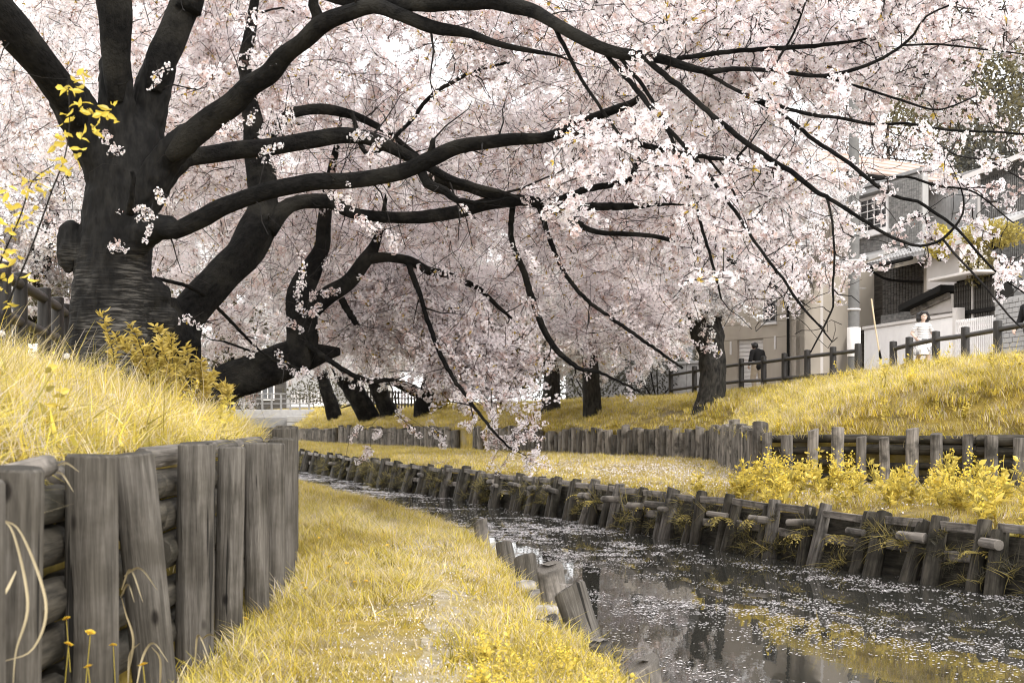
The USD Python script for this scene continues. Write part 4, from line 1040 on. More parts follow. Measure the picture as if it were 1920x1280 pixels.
def low_tree():
    global NB
    t = Tree("low cherry tree whose trunk lies out over the bank, with a broken limb end", (-3.7, 17.2, 2.3))
    t.limb([(350, 800, 90, 16.9), (420, 728, 88, 17), (470, 702, 86), (520, 684, 82, 17.2), (565, 668, 64), (605, 662, 36, 17.4), (638, 657, 17)], name="trunk", rough=.16, label="trunk lying low over the bank, broken at its end")
    t.limb([(548, 690, 72, 17.2), (566, 640, 68), (563, 590, 62, 17.3), (563, 545, 54), (585, 505, 46), (604, 465, 36, 17.5), (606, 420, 28), (612, 370, 22, 17.7), (628, 300, 16)], rough=.14)
    t.limb([(575, 590, 40, 17.3), (620, 548, 38, 17.4), (655, 525, 35), (684, 488, 30, 17.6), (700, 455, 22), (712, 428, 14), (720, 390, 10, 17.8)])
    t.limb([(690, 484, 24, 17.6), (728, 482, 18), (765, 490, 18, 17.7), (805, 508, 17), (860, 526, 15, 17.9), (900, 545, 12), (935, 575, 8, 18)])
    t.limb([(640, 560, 14, 17.4), (655, 590, 14), (668, 608, 12)], name="branch")
    t.limb([(765, 492, 12, 17.7), (790, 560, 11, 17.3), (815, 640, 10), (850, 705, 9, 16.6), (885, 755, 7), (920, 800, 6, 16), (955, 840, 4)], name="branch")
    t.limb([(570, 640, 12, 17.1), (640, 690, 10, 17), (690, 712, 9), (740, 712, 7)], name="branch")
    t.limb([(420, 640, 5, 16.9), (520, 675, 5, 16.7), (580, 700, 4)], name="branch")
    t.limb([(290, 520, 8, 13.9), (370, 545, 8, 14.2), (430, 600, 7, 15), (480, 650, 5), (520, 680, 4, 15.4)], name="branch")
    rng = np.random.default_rng(91)
    crown = np.vstack([blob(rng, 330, (-0.4, 22.4, 4.8), (3.6, 3.0, 2.0), .1, 2.9), blob(rng, 220, (-1.25, 18.4, 3.38), (1.4, 1.0, 0.75), .1, 2.5), blob(rng, 110, (-0.5, 17.3, 2.62), (0.62, .5, .5), .1, 1.75), blob(rng, 300, (-4.2, 21.5, 5.2), (3.0, 2.6, 2.6), .1, 2.8), blob(rng, 70, (1.5, 19.5, 3.2), (1.2, 1.0, .6), .1, 2.4)])
    a = t.grow(crown, 92, thick=.010)
    NB += t.bloom(SPRAY_MID, a, .58, 93, .8, 1.3, .02, 1.0, .06)
    NB += t.bloom(BALLS, a, .50, 193, .8, 1.4, .02, 1.0, .05, clump=1.5)
    side_ = np.vstack(t.nodes)[np.concatenate(t.rad) > .02]
    pick = rng.integers(0, len(side_), 110)
    a = t.grow(side_[pick] + rand_dirs(rng, 110) * rng.uniform(.35, 1.3, (110, 1)), 97, thick=.013, droop=0)
    NB += t.bloom(SPRAY_MID, a, .14, 98, .6, 1.0, .02, 1.0, .03)
    t.grow(blob(rng, 110, (-1.2, 17.0, 3.2), (2.2, .8, 1.2), .1, 2.0), 96, thick=.008, droop=.2)
    hang = np.array([P(x, y, 16.1) for x, y in [(900, 790), (925, 805), (940, 815), (950, 825), (955, 815), (930, 785), (965, 825), (948, 835), (910, 770), (885, 760), (940, 815), (960, 815)]])
    tg = np.repeat(hang, 5, 0) + rng.normal(0, .10, (len(hang) * 5, 3))
    a = t.grow(tg, 94, thick=.006, droop=.6)
    NB += t.bloom(SPRAY_MID, a, .45, 95, .55, .8, .02, 1.0, .04, label="hanging tip of blossom over the terrace wall")
    t.finish_twigs()
low_tree()

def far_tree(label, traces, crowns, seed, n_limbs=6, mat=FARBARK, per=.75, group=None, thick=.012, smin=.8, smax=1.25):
    """A tree farther off: its trunk as traced, limbs and twigs grown into its crown's volumes."""
    global NB
    q = traces[0]
    b = P(q[0][0], q[0][1], q[0][3])
    t = Tree(label, b, group=group)
    rng = np.random.default_rng(seed)
    tops = []
    for k, tr in enumerate(traces):
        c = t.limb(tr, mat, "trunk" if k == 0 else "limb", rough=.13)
        tops.append(c[-1])
    for k in range(n_limbs):
        s = tops[0] if k < 2 or len(tops) == 1 else tops[rng.integers(0, len(tops))]
        cr = crowns[k % len(crowns)]
        e = np.asarray(cr[0]) + rand_dirs(rng, 1)[0] * np.asarray(cr[1]) * .62
        mid = s[:3] * .5 + e * .5 + np.array([0, 0, .35]) + rng.normal(0, .25, 3)
        r0 = s[3] * rng.uniform(.55, .8)
        t.limb([(*s[:3], r0), (*(s[:3] * .72 + mid * .28 + np.array([0, 0, .12])), r0 * .85), (*mid, r0 * .6), (*e, r0 * .25)], mat, "limb", world=True, rough=.10)
    tg = np.vstack([blob(rng, n, c, r, .1, zm) for c, r, n, zm in crowns])
    a = t.grow(tg, seed + 1, thick=thick, droop=.35)
    NB += t.bloom(SPRAY_FAR, a, per * .85, seed + 2, smin, smax, .03, 1.0, .10)
    NB += t.bloom(BALLS, a, per * .7, seed + 3, 1.2, 2.0, .03, 1.0, .10, clump=1.2)
    t.finish_twigs()
    return t

G = "cherry trees along the far side of the canal"
far_tree("cherry tree with a stout grey trunk on the slope nearest the dark rail fence", [[(1312, 806, 66, 40.5), (1328, 770, 58), (1338, 720, 54), (1336, 665, 54), (1325, 620, 56), (1308, 575, 44)], [(1326, 625, 34, 40.5), (1350, 560, 28, 41), (1365, 500, 22), (1380, 450, 16)]],
         [((4.5, 41, 6.2), (3.4, 2.8, 2.4), 230, 4.5), ((2.4, 39, 4.9), (2.6, 2.0, 1.4), 130, 3.9), ((5.2, 42, 7.6), (2.8, 2.6, 1.5), 110, 3), ((8.0, 44, 9.0), (2.4, 2.2, 2.0), 110, 6.6)], 201, group=G)
far_tree("cherry tree with a straight pale trunk on the open yellow slope", [[(1112, 808, 44, 46), (1112, 770, 38), (1110, 720, 36), (1108, 690, 34), (1104, 650, 30)]], [((2.6, 50, 5.8), (4.4, 3.2, 2.6), 240, 3.8), ((0.3, 47.5, 4.6), (2.6, 2.0, 1.3), 60, 3.4), ((3.8, 44, 9.0), (3.6, 2.6, 2.4), 170, 3)], 211, group=G)
far_tree("cherry tree left of the straight pale trunk, its trunk half hidden by blossom", [[(1034, 800, 42, 50), (1034, 755, 38), (1036, 710, 34), (1030, 670, 30)]], [((0.2, 54, 5.6), (4.0, 3.0, 2.7), 220, 3.7)], 221, group=G)
far_tree("cherry tree with a short dark trunk behind the hanging blossom tip", [[(872, 776, 26, 62), (872, 750, 24), (868, 715, 22), (860, 680, 20)]], [((-2.2, 61, 5.8), (4.4, 3.2, 2.9), 220, 3.9)], 231, group=G)
far_tree("cherry tree leaning left with a long low limb, left of the lattice fence", [[(788, 786, 34, 60), (792, 765, 36), (800, 738, 32), (806, 705, 26), (800, 670, 22)], [(798, 745, 24, 60), (765, 728, 20), (735, 715, 16, 59.5), (700, 712, 12), (670, 700, 10)]], [((-4.4, 60, 5.9), (4.0, 3.0, 2.6), 220, 4.0)], 241, mat=BARK, group=G)
far_tree("dark cherry tree with a doubled leaning trunk on the far bank", [[(705, 806, 46, 64.5), (682, 762, 46), (662, 728, 44), (645, 700, 38), (625, 660, 32)], [(744, 806, 36, 64), (722, 760, 36), (710, 730, 34), (700, 700, 30), (692, 655, 24)]], [((-6.6, 57, 5.9), (4.0, 3.0, 2.6), 240, 4.2), ((-5.0, 53, 4.9), (3.0, 2.0, 1.4), 90, 3.7)], 251, mat=BARK, group=G)
far_tree("dark cherry tree leaning left, nearest the bridge", [[(632, 800, 34, 71), (622, 758, 32), (612, 730, 28), (605, 700, 24)]], [((-9.2, 66, 5.8), (4.4, 3.2, 2.7), 220, 4.3)], 261, mat=BARK, group=G)
# trees whose trunks stand hidden behind the left bank; their crowns fill the gaps at left
far_tree("blossoming cherry crown showing behind the wooden fence at the left edge", [[(60, 640, 60, 27), (66, 560, 54), (80, 480, 46), (100, 400, 36)]], [((-8.6, 27, 7.0), (4.2, 3.2, 3.6), 420, 3.2), ((-10.5, 26, 4.8), (2.6, 2.4, 2.0), 160, 3.0)], 271, n_limbs=8)
far_tree("blossoming cherry crown between the dark leaning trunks", [[(420, 700, 40, 34), (426, 640, 36), (430, 560, 30), (440, 500, 24)]], [((-6.2, 34, 6.2), (4.6, 3.4, 3.6), 420, 2.8)], 281, n_limbs=8)
far_tree("tall cherry crown rising over the canal bend behind the low trunk", [[(560, 700, 30, 44), (566, 650, 28), (575, 590, 24), (590, 530, 20)]], [((-3.5, 42, 8.0), (6.0, 3.6, 4.0), 460, 3.2), ((1.5, 36, 8.2), (4.2, 3.0, 3.2), 280, 5)], 291, n_limbs=9)
print("sprays", NB)
# ------------------------------------------------------------------ grass and plants
YEL = np.array([0.67, 0.535, 0.095])
def tuft(seed, n, h, spread, lean, w, straw=0.2, segs=3, green=0.0):
    """A tuft of curved blades round the origin."""
    rng = np.random.default_rng(seed)
    a, b = rng.uniform(0, 6.28, n), rng.uniform(0, 6.28, n)
    rad = spread * np.sqrt(rng.uniform(0, 1, n))
    root = np.stack([rad * np.cos(a), rad * np.sin(a), np.full(n, -0.03)], 1)
    hh = h * rng.uniform(.55, 1.15, n)
    ln = lean * hh * rng.uniform(.2, 1.5, n)
    d = np.stack([np.cos(b), np.sin(b), 0 * b], 1)
    s = np.stack([-np.sin(b), np.cos(b), 0 * b], 1)
    ww = w * rng.uniform(.6, 1.3, n)
    rows = []
    for k in range(segs + 1):
        t = k / segs
        c = root + d * (ln * t ** 1.8)[:, None] + np.array([0, 0, 1]) * ((hh + .03) * (t - 0.22 * lean * t ** 2))[:, None]
        wk = ww * (1 - t ** 1.6) + 0.0004
        rows += [c - s * wk[:, None], c + s * wk[:, None]]
    m = 2 * (segs + 1)
    V = np.stack(rows, 1).reshape(-1, 3)
    base = (np.arange(n) * m)[:, None]
    F = np.concatenate([base + np.array([q]) for k in range(segs) for q in ([2 * k, 2 * k + 1, 2 * k + 3], [2 * k, 2 * k + 3, 2 * k + 2])], 0)
    col = YEL * rng.uniform(.72, 1.18, (n, 1)) * np.array([1, 1, 1]) + rng.normal(0, .012, (n, 3))
    st = rng.uniform(0, 1, n) < straw
    col[st] = np.array([0.66, 0.56, 0.33]) * rng.uniform(.75, 1.1, (st.sum(), 1))
    ol = rng.uniform(0, 1, n) < 0.14 + green
    col[ol] = np.array([0.40, 0.34, 0.075]) * rng.uniform(.7, 1.1, (ol.sum(), 1))
    return V, F, np.clip(np.repeat(col, m, 0), .01, .9)

def seed_heads(seed, n, h, spread):
    rng = np.random.default_rng(seed)
    V, F, C = tuft(seed, n, h, spread, .35, .0016, .6)
    return V, F, C

GRASS_LONG = library("long_grass", [tuft(300 + k, 64, .18, .16, 1.3, .0025, .40, 4) for k in range(6)], BLADE)
GRASS_MID = library("mid_grass", [tuft(320 + k, 60, .11, .13, 1.1, .0024, .42) for k in range(5)], BLADE)
GRASS_SHORT = library("short_grass", [tuft(340 + k, 60, .042, .13, 1.1, .0024, .62, 2) for k in range(5)], BLADE)
GRASS_FAR = library("far_grass", [tuft(360 + k, 80, .125, .28, 1.0, .0052, .42, 2) for k in range(6)], BLADE)
GRASS_WISPY = library("wispy_grass", [tuft(380 + k, 16, .34, .14, .7, .0018, .6, 4) for k in range(4)], BLADE)

def upright(n, rng, tilt=.12, tip=None):
    a = rng.uniform(0, 6.28, n)
    z = unit(np.column_stack([rng.normal(0, tilt, n), rng.normal(0, tilt, n), np.ones(n)]) + (0 if tip is None else np.asarray(tip)))
    x = np.column_stack([np.cos(a), np.sin(a), 0 * a])
    x = unit(x - z * (x * z).sum(1)[:, None])
    return np.stack([x, np.cross(z, x), z], -1)

def sow(label, name, protos, per, y0, y1, left, right, seed, smin=.7, smax=1.3, keep=None, tilt=.15, tip=None, category="grass", sink=0.0):
    rng = np.random.default_rng(seed)
    yy = np.linspace(y0, y1, 60)
    wid = np.maximum(right(yy) - left(yy), 0)
    area = np.trapezoid(wid, yy)
    n = int(area * per)
    y = np.interp(rng.uniform(0, 1, n), np.concatenate([[0], np.cumsum((wid[1:] + wid[:-1]) / 2)]) / max(1e-9, ((wid[1:] + wid[:-1]) / 2).sum()), yy)
    l, r = left(y), right(y)
    x = l + (r - l) * rng.uniform(0, 1, n)
    ok = (np.abs(x) < 0.43 * y + 0.7)
    if keep is not None:
        ok &= keep(x, y, rng)
    x, y = x[ok], y[ok]
    z = ground_z(x, y) - sink
    n = len(x)
    scatter(numbered("/World", name), protos, np.column_stack([x, y, z]), upright(n, rng, tilt, tip), rng.uniform(smin, smax, n), rng.integers(0, len(protos), n), label=label, category=category)
    return n

patch = lambda x, y, f, s: meshkit.fbm(np.stack([np.asarray(x) * f, np.asarray(y) * f, np.asarray(x) * 0], -1), 3, s)
NG = 0
NG += sow("long shaggy yellow grass on the left bank above the log wall", "bank_grass", GRASS_LONG, 125, 3.2, 13, lambda y: x_wall(y) - 3.6, lambda y: x_wall(y) - 0.24, 401, .5, 1.0, tilt=.34, tip=(.05, -.05, 0))
NG += sow("thin long yellow and straw blades standing out of the left bank", "bank_grass", GRASS_WISPY, 18, 3.4, 13, lambda y: x_wall(y) - 3.2, lambda y: x_wall(y) - 0.45, 402, .7, 1.25, tilt=.3)
NG += sow("yellow grass farther along the left bank beneath the dark trunks", "bank_grass", GRASS_FAR, 26, 13, 26, lambda y: x_wall(y) - 5, lambda y: x_wall(y) - 0.15, 403, .8, 1.5)
side = lambda x, y: np.minimum(x - x_wall(y) - 0.1, x_path_edge(y) - x)
NG += sow("short trodden yellow grass on the path beside the canal", "path_grass", GRASS_SHORT, 210, 4.3, 20, lambda y: x_wall(y) + .1, lambda y: x_path_edge(y) + .0, 404, .6, 1.3, keep=lambda x, y, r: (r.uniform(0, 1, len(x)) < np.clip((patch(x, y, 1.6, 3) - .30) * 3.2 + np.clip(.45 - side(x, y), 0, 1) * 2, .12, 1) * (1 - .45 * np.exp(-(((x - x_wall(y)) / (x_path_edge(y) - x_wall(y)) - .64) / .17) ** 2) * np.clip((patch(x, y, 2.2, 51) - .30) * 4, .15, 1))))
NG += sow("taller yellow grass along both edges of the canal path", "path_grass", GRASS_MID, 190, 4.3, 21, lambda y: x_wall(y) + .08, lambda y: x_path_edge(y) - .02, 405, .5, 1.3, keep=lambda x, y, r: r.uniform(0, 1, len(x)) < np.clip(1.05 - side(x, y) / (0.12 + .62 * np.clip((patch(x, y, .8, 5) - .35) * 2.5, 0, 1) + .02 * (y - 5)), 0.0, 1))
NG += sow("long yellow grass leaning over the left half of the path", "path_grass", GRASS_LONG, 120, 7.2, 22, lambda y: x_wall(y) + .1, lambda y: (x_wall(y) * .45 + x_path_edge(y) * .55), 406, .5, 1.2, keep=lambda x, y, r: r.uniform(0, 1, len(x)) < np.clip((patch(x, y, .9, 8) - .36) * 4, 0, 1) * np.clip((y - 7) / 5, .2, 1), tip=(.15, -.1, 0))
NG += sow("yellow grass at the far bend of the path", "path_grass", GRASS_FAR, 26, 20, 40, lambda y: x_wall(y) + .1, lambda y: x_path_edge(y) - .03, 407, .4, .8)
dirt = lambda x, y: np.exp(-(((x - 2.8) / 2.6) ** 2 + ((y - 31) / 6.5) ** 2))
NG += sow("short yellow grass on the terrace across the canal", "terrace_grass", GRASS_FAR, 22, 12, 34, lambda y: x_piles(y) + .22, lambda y: x_wall2(y) - .02, 408, .40, .95, keep=lambda x, y, r: r.uniform(0, 1, len(x)) > dirt(x, y) * 1.0)
NG += sow("short yellow grass on the far length of the terrace", "terrace_grass", GRASS_FAR, 13, 34, 78, lambda y: x_piles(y) + .2, lambda y: x_wall2(y), 409, .5, 1.2, keep=lambda x, y, r: r.uniform(0, 1, len(x)) > dirt(x, y) * .9)
NG += sow("thick yellow grass on the slope below the right-hand fence", "slope_grass", GRASS_FAR, 42, 15, 37, lambda y: x_wall2(y) + .16, lambda y: np.maximum(x_fence(y), x_wall2(y) + 1.5) + .35, 410, .7, 1.35, tip=(-.1, -.1, 0))
NG += sow("yellow grass on the far slope round the cherry trunks", "slope_grass", GRASS_FAR, 17, 37, 80, lambda y: x_wall2(y) + .16, lambda y: np.maximum(x_fence(y), x_wall2(y) + 1.5) + .35, 411, .7, 1.3)
# plants with broader leaves among the bank grass
HERBS = library("herb", [weed_ for weed_ in []] or [tuft(395 + k, 26, .13, .13, 1.4, .0075, .1, 3, .35) for k in range(4)], BLADE)
NG += sow("broad-bladed olive herbs among the grass of the left bank", "bank_grass", HERBS, 16, 3.4, 13, lambda y: x_wall(y) - 3.2, lambda y: x_wall(y) - .3, 414, .6, 1.3, tilt=.3, keep=lambda x, y, r: r.uniform(0, 1, len(x)) < np.clip((patch(x, y, 1.3, 41) - .36) * 4, 0, 1))
NG += sow("broad-bladed olive herbs along the path", "path_grass", HERBS, 16, 4.6, 18, lambda y: x_wall(y) + .1, lambda y: x_path_edge(y) - .05, 415, .4, .9, tilt=.3, keep=lambda x, y, r: r.uniform(0, 1, len(x)) < np.clip((patch(x, y, 1.5, 43) - .40) * 5, 0, 1))
NG += sow("broad-bladed olive herbs on the right-hand slope", "slope_grass", HERBS, 8, 16, 40, lambda y: x_wall2(y) + .3, lambda y: np.maximum(x_fence(y), x_wall2(y) + 1.5), 416, .8, 1.7, tilt=.3, keep=lambda x, y, r: r.uniform(0, 1, len(x)) < np.clip((patch(x, y, .8, 45) - .42) * 6, 0, 1))
NG += sow("thin seed-bearing stalks on the slope below the fence", "slope_grass", GRASS_WISPY, 5, 16, 34, lambda y: x_wall2(y) + .2, lambda y: np.maximum(x_fence(y), x_wall2(y) + 1.5), 412, .8, 1.5)
NG += sow("yellow grass hanging over the tops of the timber piles", "terrace_grass", GRASS_MID, 34, 12, 40, lambda y: x_piles(y) + .02, lambda y: x_piles(y) + .42, 413, .6, 1.2, tip=(-.35, -.1, 0), keep=lambda x, y, r: r.uniform(0, 1, len(x)) < np.clip((patch(x, y, .9, 2) - .3) * 3, .1, 1))

# broad-leaved yellow weeds and rape flowers on the terrace at right
def weed(seed, h, nl, flower):
    rng = np.random.default_rng(seed)
    Vs, Fs, Cs, n0 = [], [], [], 0
    def put(V, F, C):
        nonlocal n0
        Vs.append(V); Fs.append(F + n0); Cs.append(C); n0 += len(V)
    for s in range(3):
        L = h * rng.uniform(.6, 1.05)
        d = unit(np.array([rng.normal(0, .22), rng.normal(0, .22), 1]))
        p = np.linspace(0, 1, 5)[:, None] * d * L
        p[:, 0] += rng.normal(0, .02) * np.linspace(0, 1, 5) ** 2 * 4 * L
        V, F, _ = tube(p, np.linspace(.006, .003, 5), 3, cap=False)
        put(V, np.vstack([F[:, [0, 1, 2]], F[:, [0, 2, 3]]]), np.tile((YEL * .8)[None], (len(V), 1)))
        m = nl
        t = rng.uniform(.05, .95, m)
        c = np.stack([np.interp(t, np.linspace(0, 1, 5), p[:, j]) for j in range(3)], 1)
        dd = unit(np.column_stack([rng.normal(0, 1, m), rng.normal(0, 1, m), rng.uniform(.0, .9, m)]))
        put(*leaves_mesh(c, dd, rng.uniform(.08, .19, m) * (1.15 - .7 * t), rng.uniform(.012, .036, m), rng, np.where(rng.uniform(0, 1, (m, 1)) < .3, np.array([.40, .33, .08]), YEL * np.array([1.05, 1.04, 1.2])) * rng.uniform(.6, 1.15, (m, 1))))
        if flower:
            m = 14
            fc = p[-1] + rng.normal(0, 1, (m, 3)) * np.array([.03, .03, .05])
            put(*flowers(fc, rand_dirs(rng, m) + np.array([0, 0, .8]), .014, rng, np.tile(np.array([[.86, .66, .09]]), (m, 1)) * rng.uniform(.85, 1.05, (m, 1)), petals=4, detail=False))
    return np.vstack(Vs), np.vstack(Fs), np.vstack(Cs)
WEEDS = library("weed", [weed(430 + k, .36 + .09 * (k % 4), 10 + 2 * (k % 3), k % 2 == 0) for k in range(8)], LEAF)
NG += sow("broad-leaved yellow weeds with rape flowers, thick on the terrace at right", "weeds", WEEDS, 10, 12.5, 23.4, lambda y: x_piles(y) + .35, lambda y: x_wall2(y) - .1, 431, .5, 1.3, keep=lambda x, y, r: (r.uniform(0, 1, len(x)) < np.clip((patch(x, y, .7, 31) - .28) * 3.4, 0.05, 1)), category="weeds")
NG += sow("a few yellow rape plants standing in the slope grass below the fence", "weeds", WEEDS, .9, 19, 34, lambda y: x_wall2(y) + .3, lambda y: x_fence(y) - .5, 432, .5, .95, category="weeds")
NG += sow("low yellow weeds along the grassy foot of the left bank", "weeds", WEEDS, 3.0, 4, 12, lambda y: x_wall(y) - 2.6, lambda y: x_wall(y) - .3, 433, .35, .6, category="weeds")
NG += sow("low leafy yellow weeds at the bottom corner of the path by the water", "weeds", WEEDS, 60, 5.4, 6.9, lambda y: x_path_edge(y) - .75, lambda y: x_path_edge(y) + .05, 434, .18, .36, category="weeds")
print("tufts", NG)

# dark moss and root tufts clinging to the pile wall
def moss(seed):
    V, F, C = tuft(seed, 46, .15, .10, 1.7, .0042, 0, 3)
    rng = np.random.default_rng(seed)
    c = np.where(rng.uniform(0, 1, (46, 1)) < .35, np.array([.26, .21, .06]), np.array([.055, .048, .028])) * rng.uniform(.6, 1.4, (46, 1))
    return V, F, np.repeat(c, 8, 0)
MOSS = library("moss_tuft", [moss(436 + k) for k in range(4)], LEAF)
def pile_moss():
    rng = np.random.default_rng(437)
    y = np.concatenate([rng.uniform(12.5, 26, 130), rng.uniform(26, 60, 420)])
    k = meshkit.fbm(np.stack([y * .9, y * 0, y * 0], -1), 3, 3)
    y = y[k > rng.uniform(.30, .55, len(y))]
    x = x_piles(y) + rng.normal(-.10, .07, len(y))
    z = rng.uniform(.05, .62, len(y))
    m = upright(len(y), rng, .4, (-.9, -.5, -.1))
    scatter(numbered("/World", "moss"), MOSS, np.column_stack([x, y, z]), m, rng.uniform(.6, 1.3, len(y)), rng.integers(0, 4, len(y)), label="dark moss, roots and dead grass clinging to the timber piles above the water", category="moss")
pile_moss()
NG += sow("grass hanging over the top of the log wall at the right edge", "slope_grass", GRASS_MID, 26, 18.5, 24, lambda y: x_wall2(y) + .10, lambda y: x_wall2(y) + .95, 438, .9, 1.7, tip=(-.5, -.5, 0))

# fern tufts between the piles
def fern(seed, L=.34, nf=9):
    rng = np.random.default_rng(seed)
    Vs, Fs, Cs, n0 = [], [], [], 0
    for f in range(nf):
        a = rng.uniform(0, 6.28)
        l = L * rng.uniform(.6, 1.1)
        t = np.linspace(0, 1, 8)
        p = np.column_stack([np.cos(a) * l * t * .9, np.sin(a) * l * t * .9, l * (.65 * t - .95 * t * t)])
        for i in range(1, 8):
            for s in (-1, 1):
                side_ = np.array([-np.sin(a), np.cos(a), 0]) * s
                w = l * .26 * math.sin(math.pi * min(.98, t[i] * .85 + .15))
                c = p[i]
                V = np.array([c - (p[i] - p[i - 1]) * .4, c + side_ * w + (p[i] - p[i - 1]) * .5 - np.array([0, 0, w * .25]), c + (p[i] - p[i - 1]) * .4])
                Vs.append(V); Fs.append(np.array([[0, 1, 2]]) + n0); n0 += 3
                Cs.append(np.tile((np.array([.36, .285, .075]) * rng.uniform(.7, 1.2))[None], (3, 1)))
    return np.vstack(Vs), np.vstack(Fs), np.vstack(Cs)

def copies(name, first, label, category, places, group):
    """One thing, then references to it: places are (x, y, z, turn, scale)."""
    src = f"/{'_one_' + name}"
    c = stage.CreateClassPrim(src)
    for pname, (V, F, col), mat in first:
        write_mesh(numbered(src, pname), V, F, mat, col=col)
    for i, (x, y, z, rz, s, label) in enumerate(places):
        path = numbered("/World", name)
        X = UsdGeom.Xform.Define(stage, path)
        X.GetPrim().GetReferences().AddInternalReference(src)
        X.AddTranslateOp().Set(Gf.Vec3d(float(x), float(y), float(z)))
        X.AddRotateZOp().Set(float(rz))
        X.AddScaleOp().Set(Gf.Vec3f(float(s), float(s), float(s)))
        X.GetPrim().SetInstanceable(True)
        tag(X.GetPrim(), label, category, group)

rf = np.random.default_rng(441)
ORD = 'first second third fourth fifth sixth seventh eighth ninth tenth eleventh twelfth thirteenth fourteenth'.split()
fy = [13.4, 15.0, 15.9, 17.3, 18.4, 19.1, 20.2, 21.0, 22.4, 24.2, 26.1, 27.0, 29.3, 31.0]
pl = []
for y in fy:
    pl.append((float(x_piles(y)) - .12 + rf.normal(0, .05), y, rf.uniform(.25, .5), rf.uniform(0, 360), rf.uniform(.7, 1.15), f"ochre fern tuft on the dark piles above the water, {ORD[len(pl)]} from the right"))
copies("fern", [("fronds", fern(442), LEAF)], None, "fern", pl, "ferns on the pile revetment")

# yellow flowers and curved dry blades at the foot of the near logs
def small_flower():
    rng = np.random.default_rng(451)
    p = np.column_stack([np.linspace(0, .02, 5), np.zeros(5), np.linspace(0, .20, 5)])
    V, F, _ = tube(p, .0018, 4, cap=False)
    stem = (V, np.vstack([F[:, [0, 1, 2]], F[:, [0, 2, 3]]]), np.tile((YEL * .7)[None], (len(V), 1)))
    n = 3
    fl = flowers(np.tile(p[-1:], (n, 1)) + np.array([[0, 0, .002], [0, 0, .005], [0, 0, .008]]), np.tile(np.array([[.3, -.2, 1.0]]), (n, 1)), np.array([.019, .015, .010]), rng, np.tile(np.array([[.84, .62, .07]]), (n, 1)), petals=9, cup=.2)
    return stem, fl
stem, fl = small_flower()
spots = [(118, 1210, 4.75, "yellow flower left of the second near log, lower of two in the gap"), (132, 1150, 4.9, "yellow flower highest up in the gap left of the second near log"), (158, 1198, 4.85, "yellow flower standing in front of the middle of the second near log"), (217, 1195, 4.95, "yellow flower at the right side of the second near log"),
         (176, 1243, 4.7, "yellow flower low at the foot of the second near log"), (280, 1255, 4.9, "wide open yellow flower at the foot of the leaning log"), (453, 1163, 7.6, "yellow flower in the grass left of the farther pair of flowers' right one"), (486, 1165, 7.9, "yellow flower in the path grass below the narrow sixth log")]
spots[6] = (453, 1163, 7.6, "yellow flower at the foot of the narrow fifth log")
pl = []
for px, py, d, lab in spots:
    p = P(px, py, d)
    pl.append((p[0], p[1], p[2] - .20, rf.uniform(0, 360), rf.uniform(.8, 1.1), lab))
copies("yellow_flower", [("stem", stem, LEAF), ("petals", fl, LEAF)], None, "flower", pl, "yellow flowers below the log wall")
FLOWERS = library("path_flower", [(np.vstack([stem[0], fl[0]]), np.vstack([stem[1], fl[1] + len(stem[0])]), np.vstack([stem[2], fl[2]]))], LEAF)
sow("tiny yellow flowers scattered in the path grass beyond the near logs", "path_flowers", FLOWERS, 5, 8.2, 14, lambda y: x_wall(y) + .12, lambda y: x_wall(y) + .9, 452, .5, .9, category="flowers", sink=.03)

STRAW = flat_mat("dry_straw", (0.44, 0.37, 0.235), .7)
def dry_blades(label, rows, n0=0):
    """Curved dry blades: rows of (px, py, d) traces."""
    p = P(*rows[0][0])
    t = Thing("dry_grass", label, "dry grass", p)
    for k, tr in enumerate(rows):
        c = spline(np.array([P(*q) for q in tr]), .02)
        s = np.linspace(0, 1, len(c))
        w = 0.0034 * np.sin(np.pi * np.clip(s * .9 + .1, 0, 1)) + .0008
        tt = unit(np.gradient(c, axis=0))
        sd = unit(np.cross(tt, np.array([0, 1.0, .2])))
        V = np.vstack([c - sd * w[:, None], c + sd * w[:, None], c + np.cross(sd, tt) * w[:, None] * .4])
        n = len(c)
        i = np.arange(n - 1)
        F = np.vstack([np.column_stack([i, i + 1, i + 1 + 2 * n, i + 2 * n]), np.column_stack([i + 2 * n, i + 1 + 2 * n, i + 1 + n, i + n])])
        t.part("blade", (V, F), STRAW, smooth=True)
dry_blades("bent straw blades hanging out of the gap between the second and third near logs", [[(228, 1105, 5.2), (245, 1068, 5.1), (268, 1128, 4.95)], [(232, 1080, 5.2), (262, 1065, 5.1), (295, 1105, 4.95)], [(226, 1120, 5.2), (240, 1095, 5.1), (252, 1128, 5.0)], [(240, 1265, 5.2), (250, 1200, 5.1), (236, 1150, 5.05), (228, 1120, 5.0)]])
dry_blades("pale grass blades arching up between the leaning log and its neighbour", [[(255, 1290, 5.2), (268, 1230, 5.2), (288, 1205, 5.15), (315, 1240, 5.1)], [(240, 1280, 5.2), (244, 1225, 5.15), (262, 1205, 5.1)], [(300, 1290, 5.3), (300, 1235, 5.2), (284, 1212, 5.15)], [(365, 1250, 6.0), (372, 1190, 5.9), (396, 1245, 5.8)], [(375, 1200, 6.0), (398, 1190, 5.9), (432, 1228, 5.8)]])
dry_blades("looped dry stalk dangling in front of the nearest log", [[(-5, 968, 4.1), (25, 1000, 4.05), (52, 1130, 4.0), (30, 1220, 4.0), (24, 1290, 4.0)], [(0, 972, 4.1), (40, 1000, 4.05), (86, 1130, 4.0), (62, 1215, 4.0), (5, 1240, 4.0)], [(30, 1070, 4.05), (10, 1110, 4.0), (-15, 1140, 4.0)]])
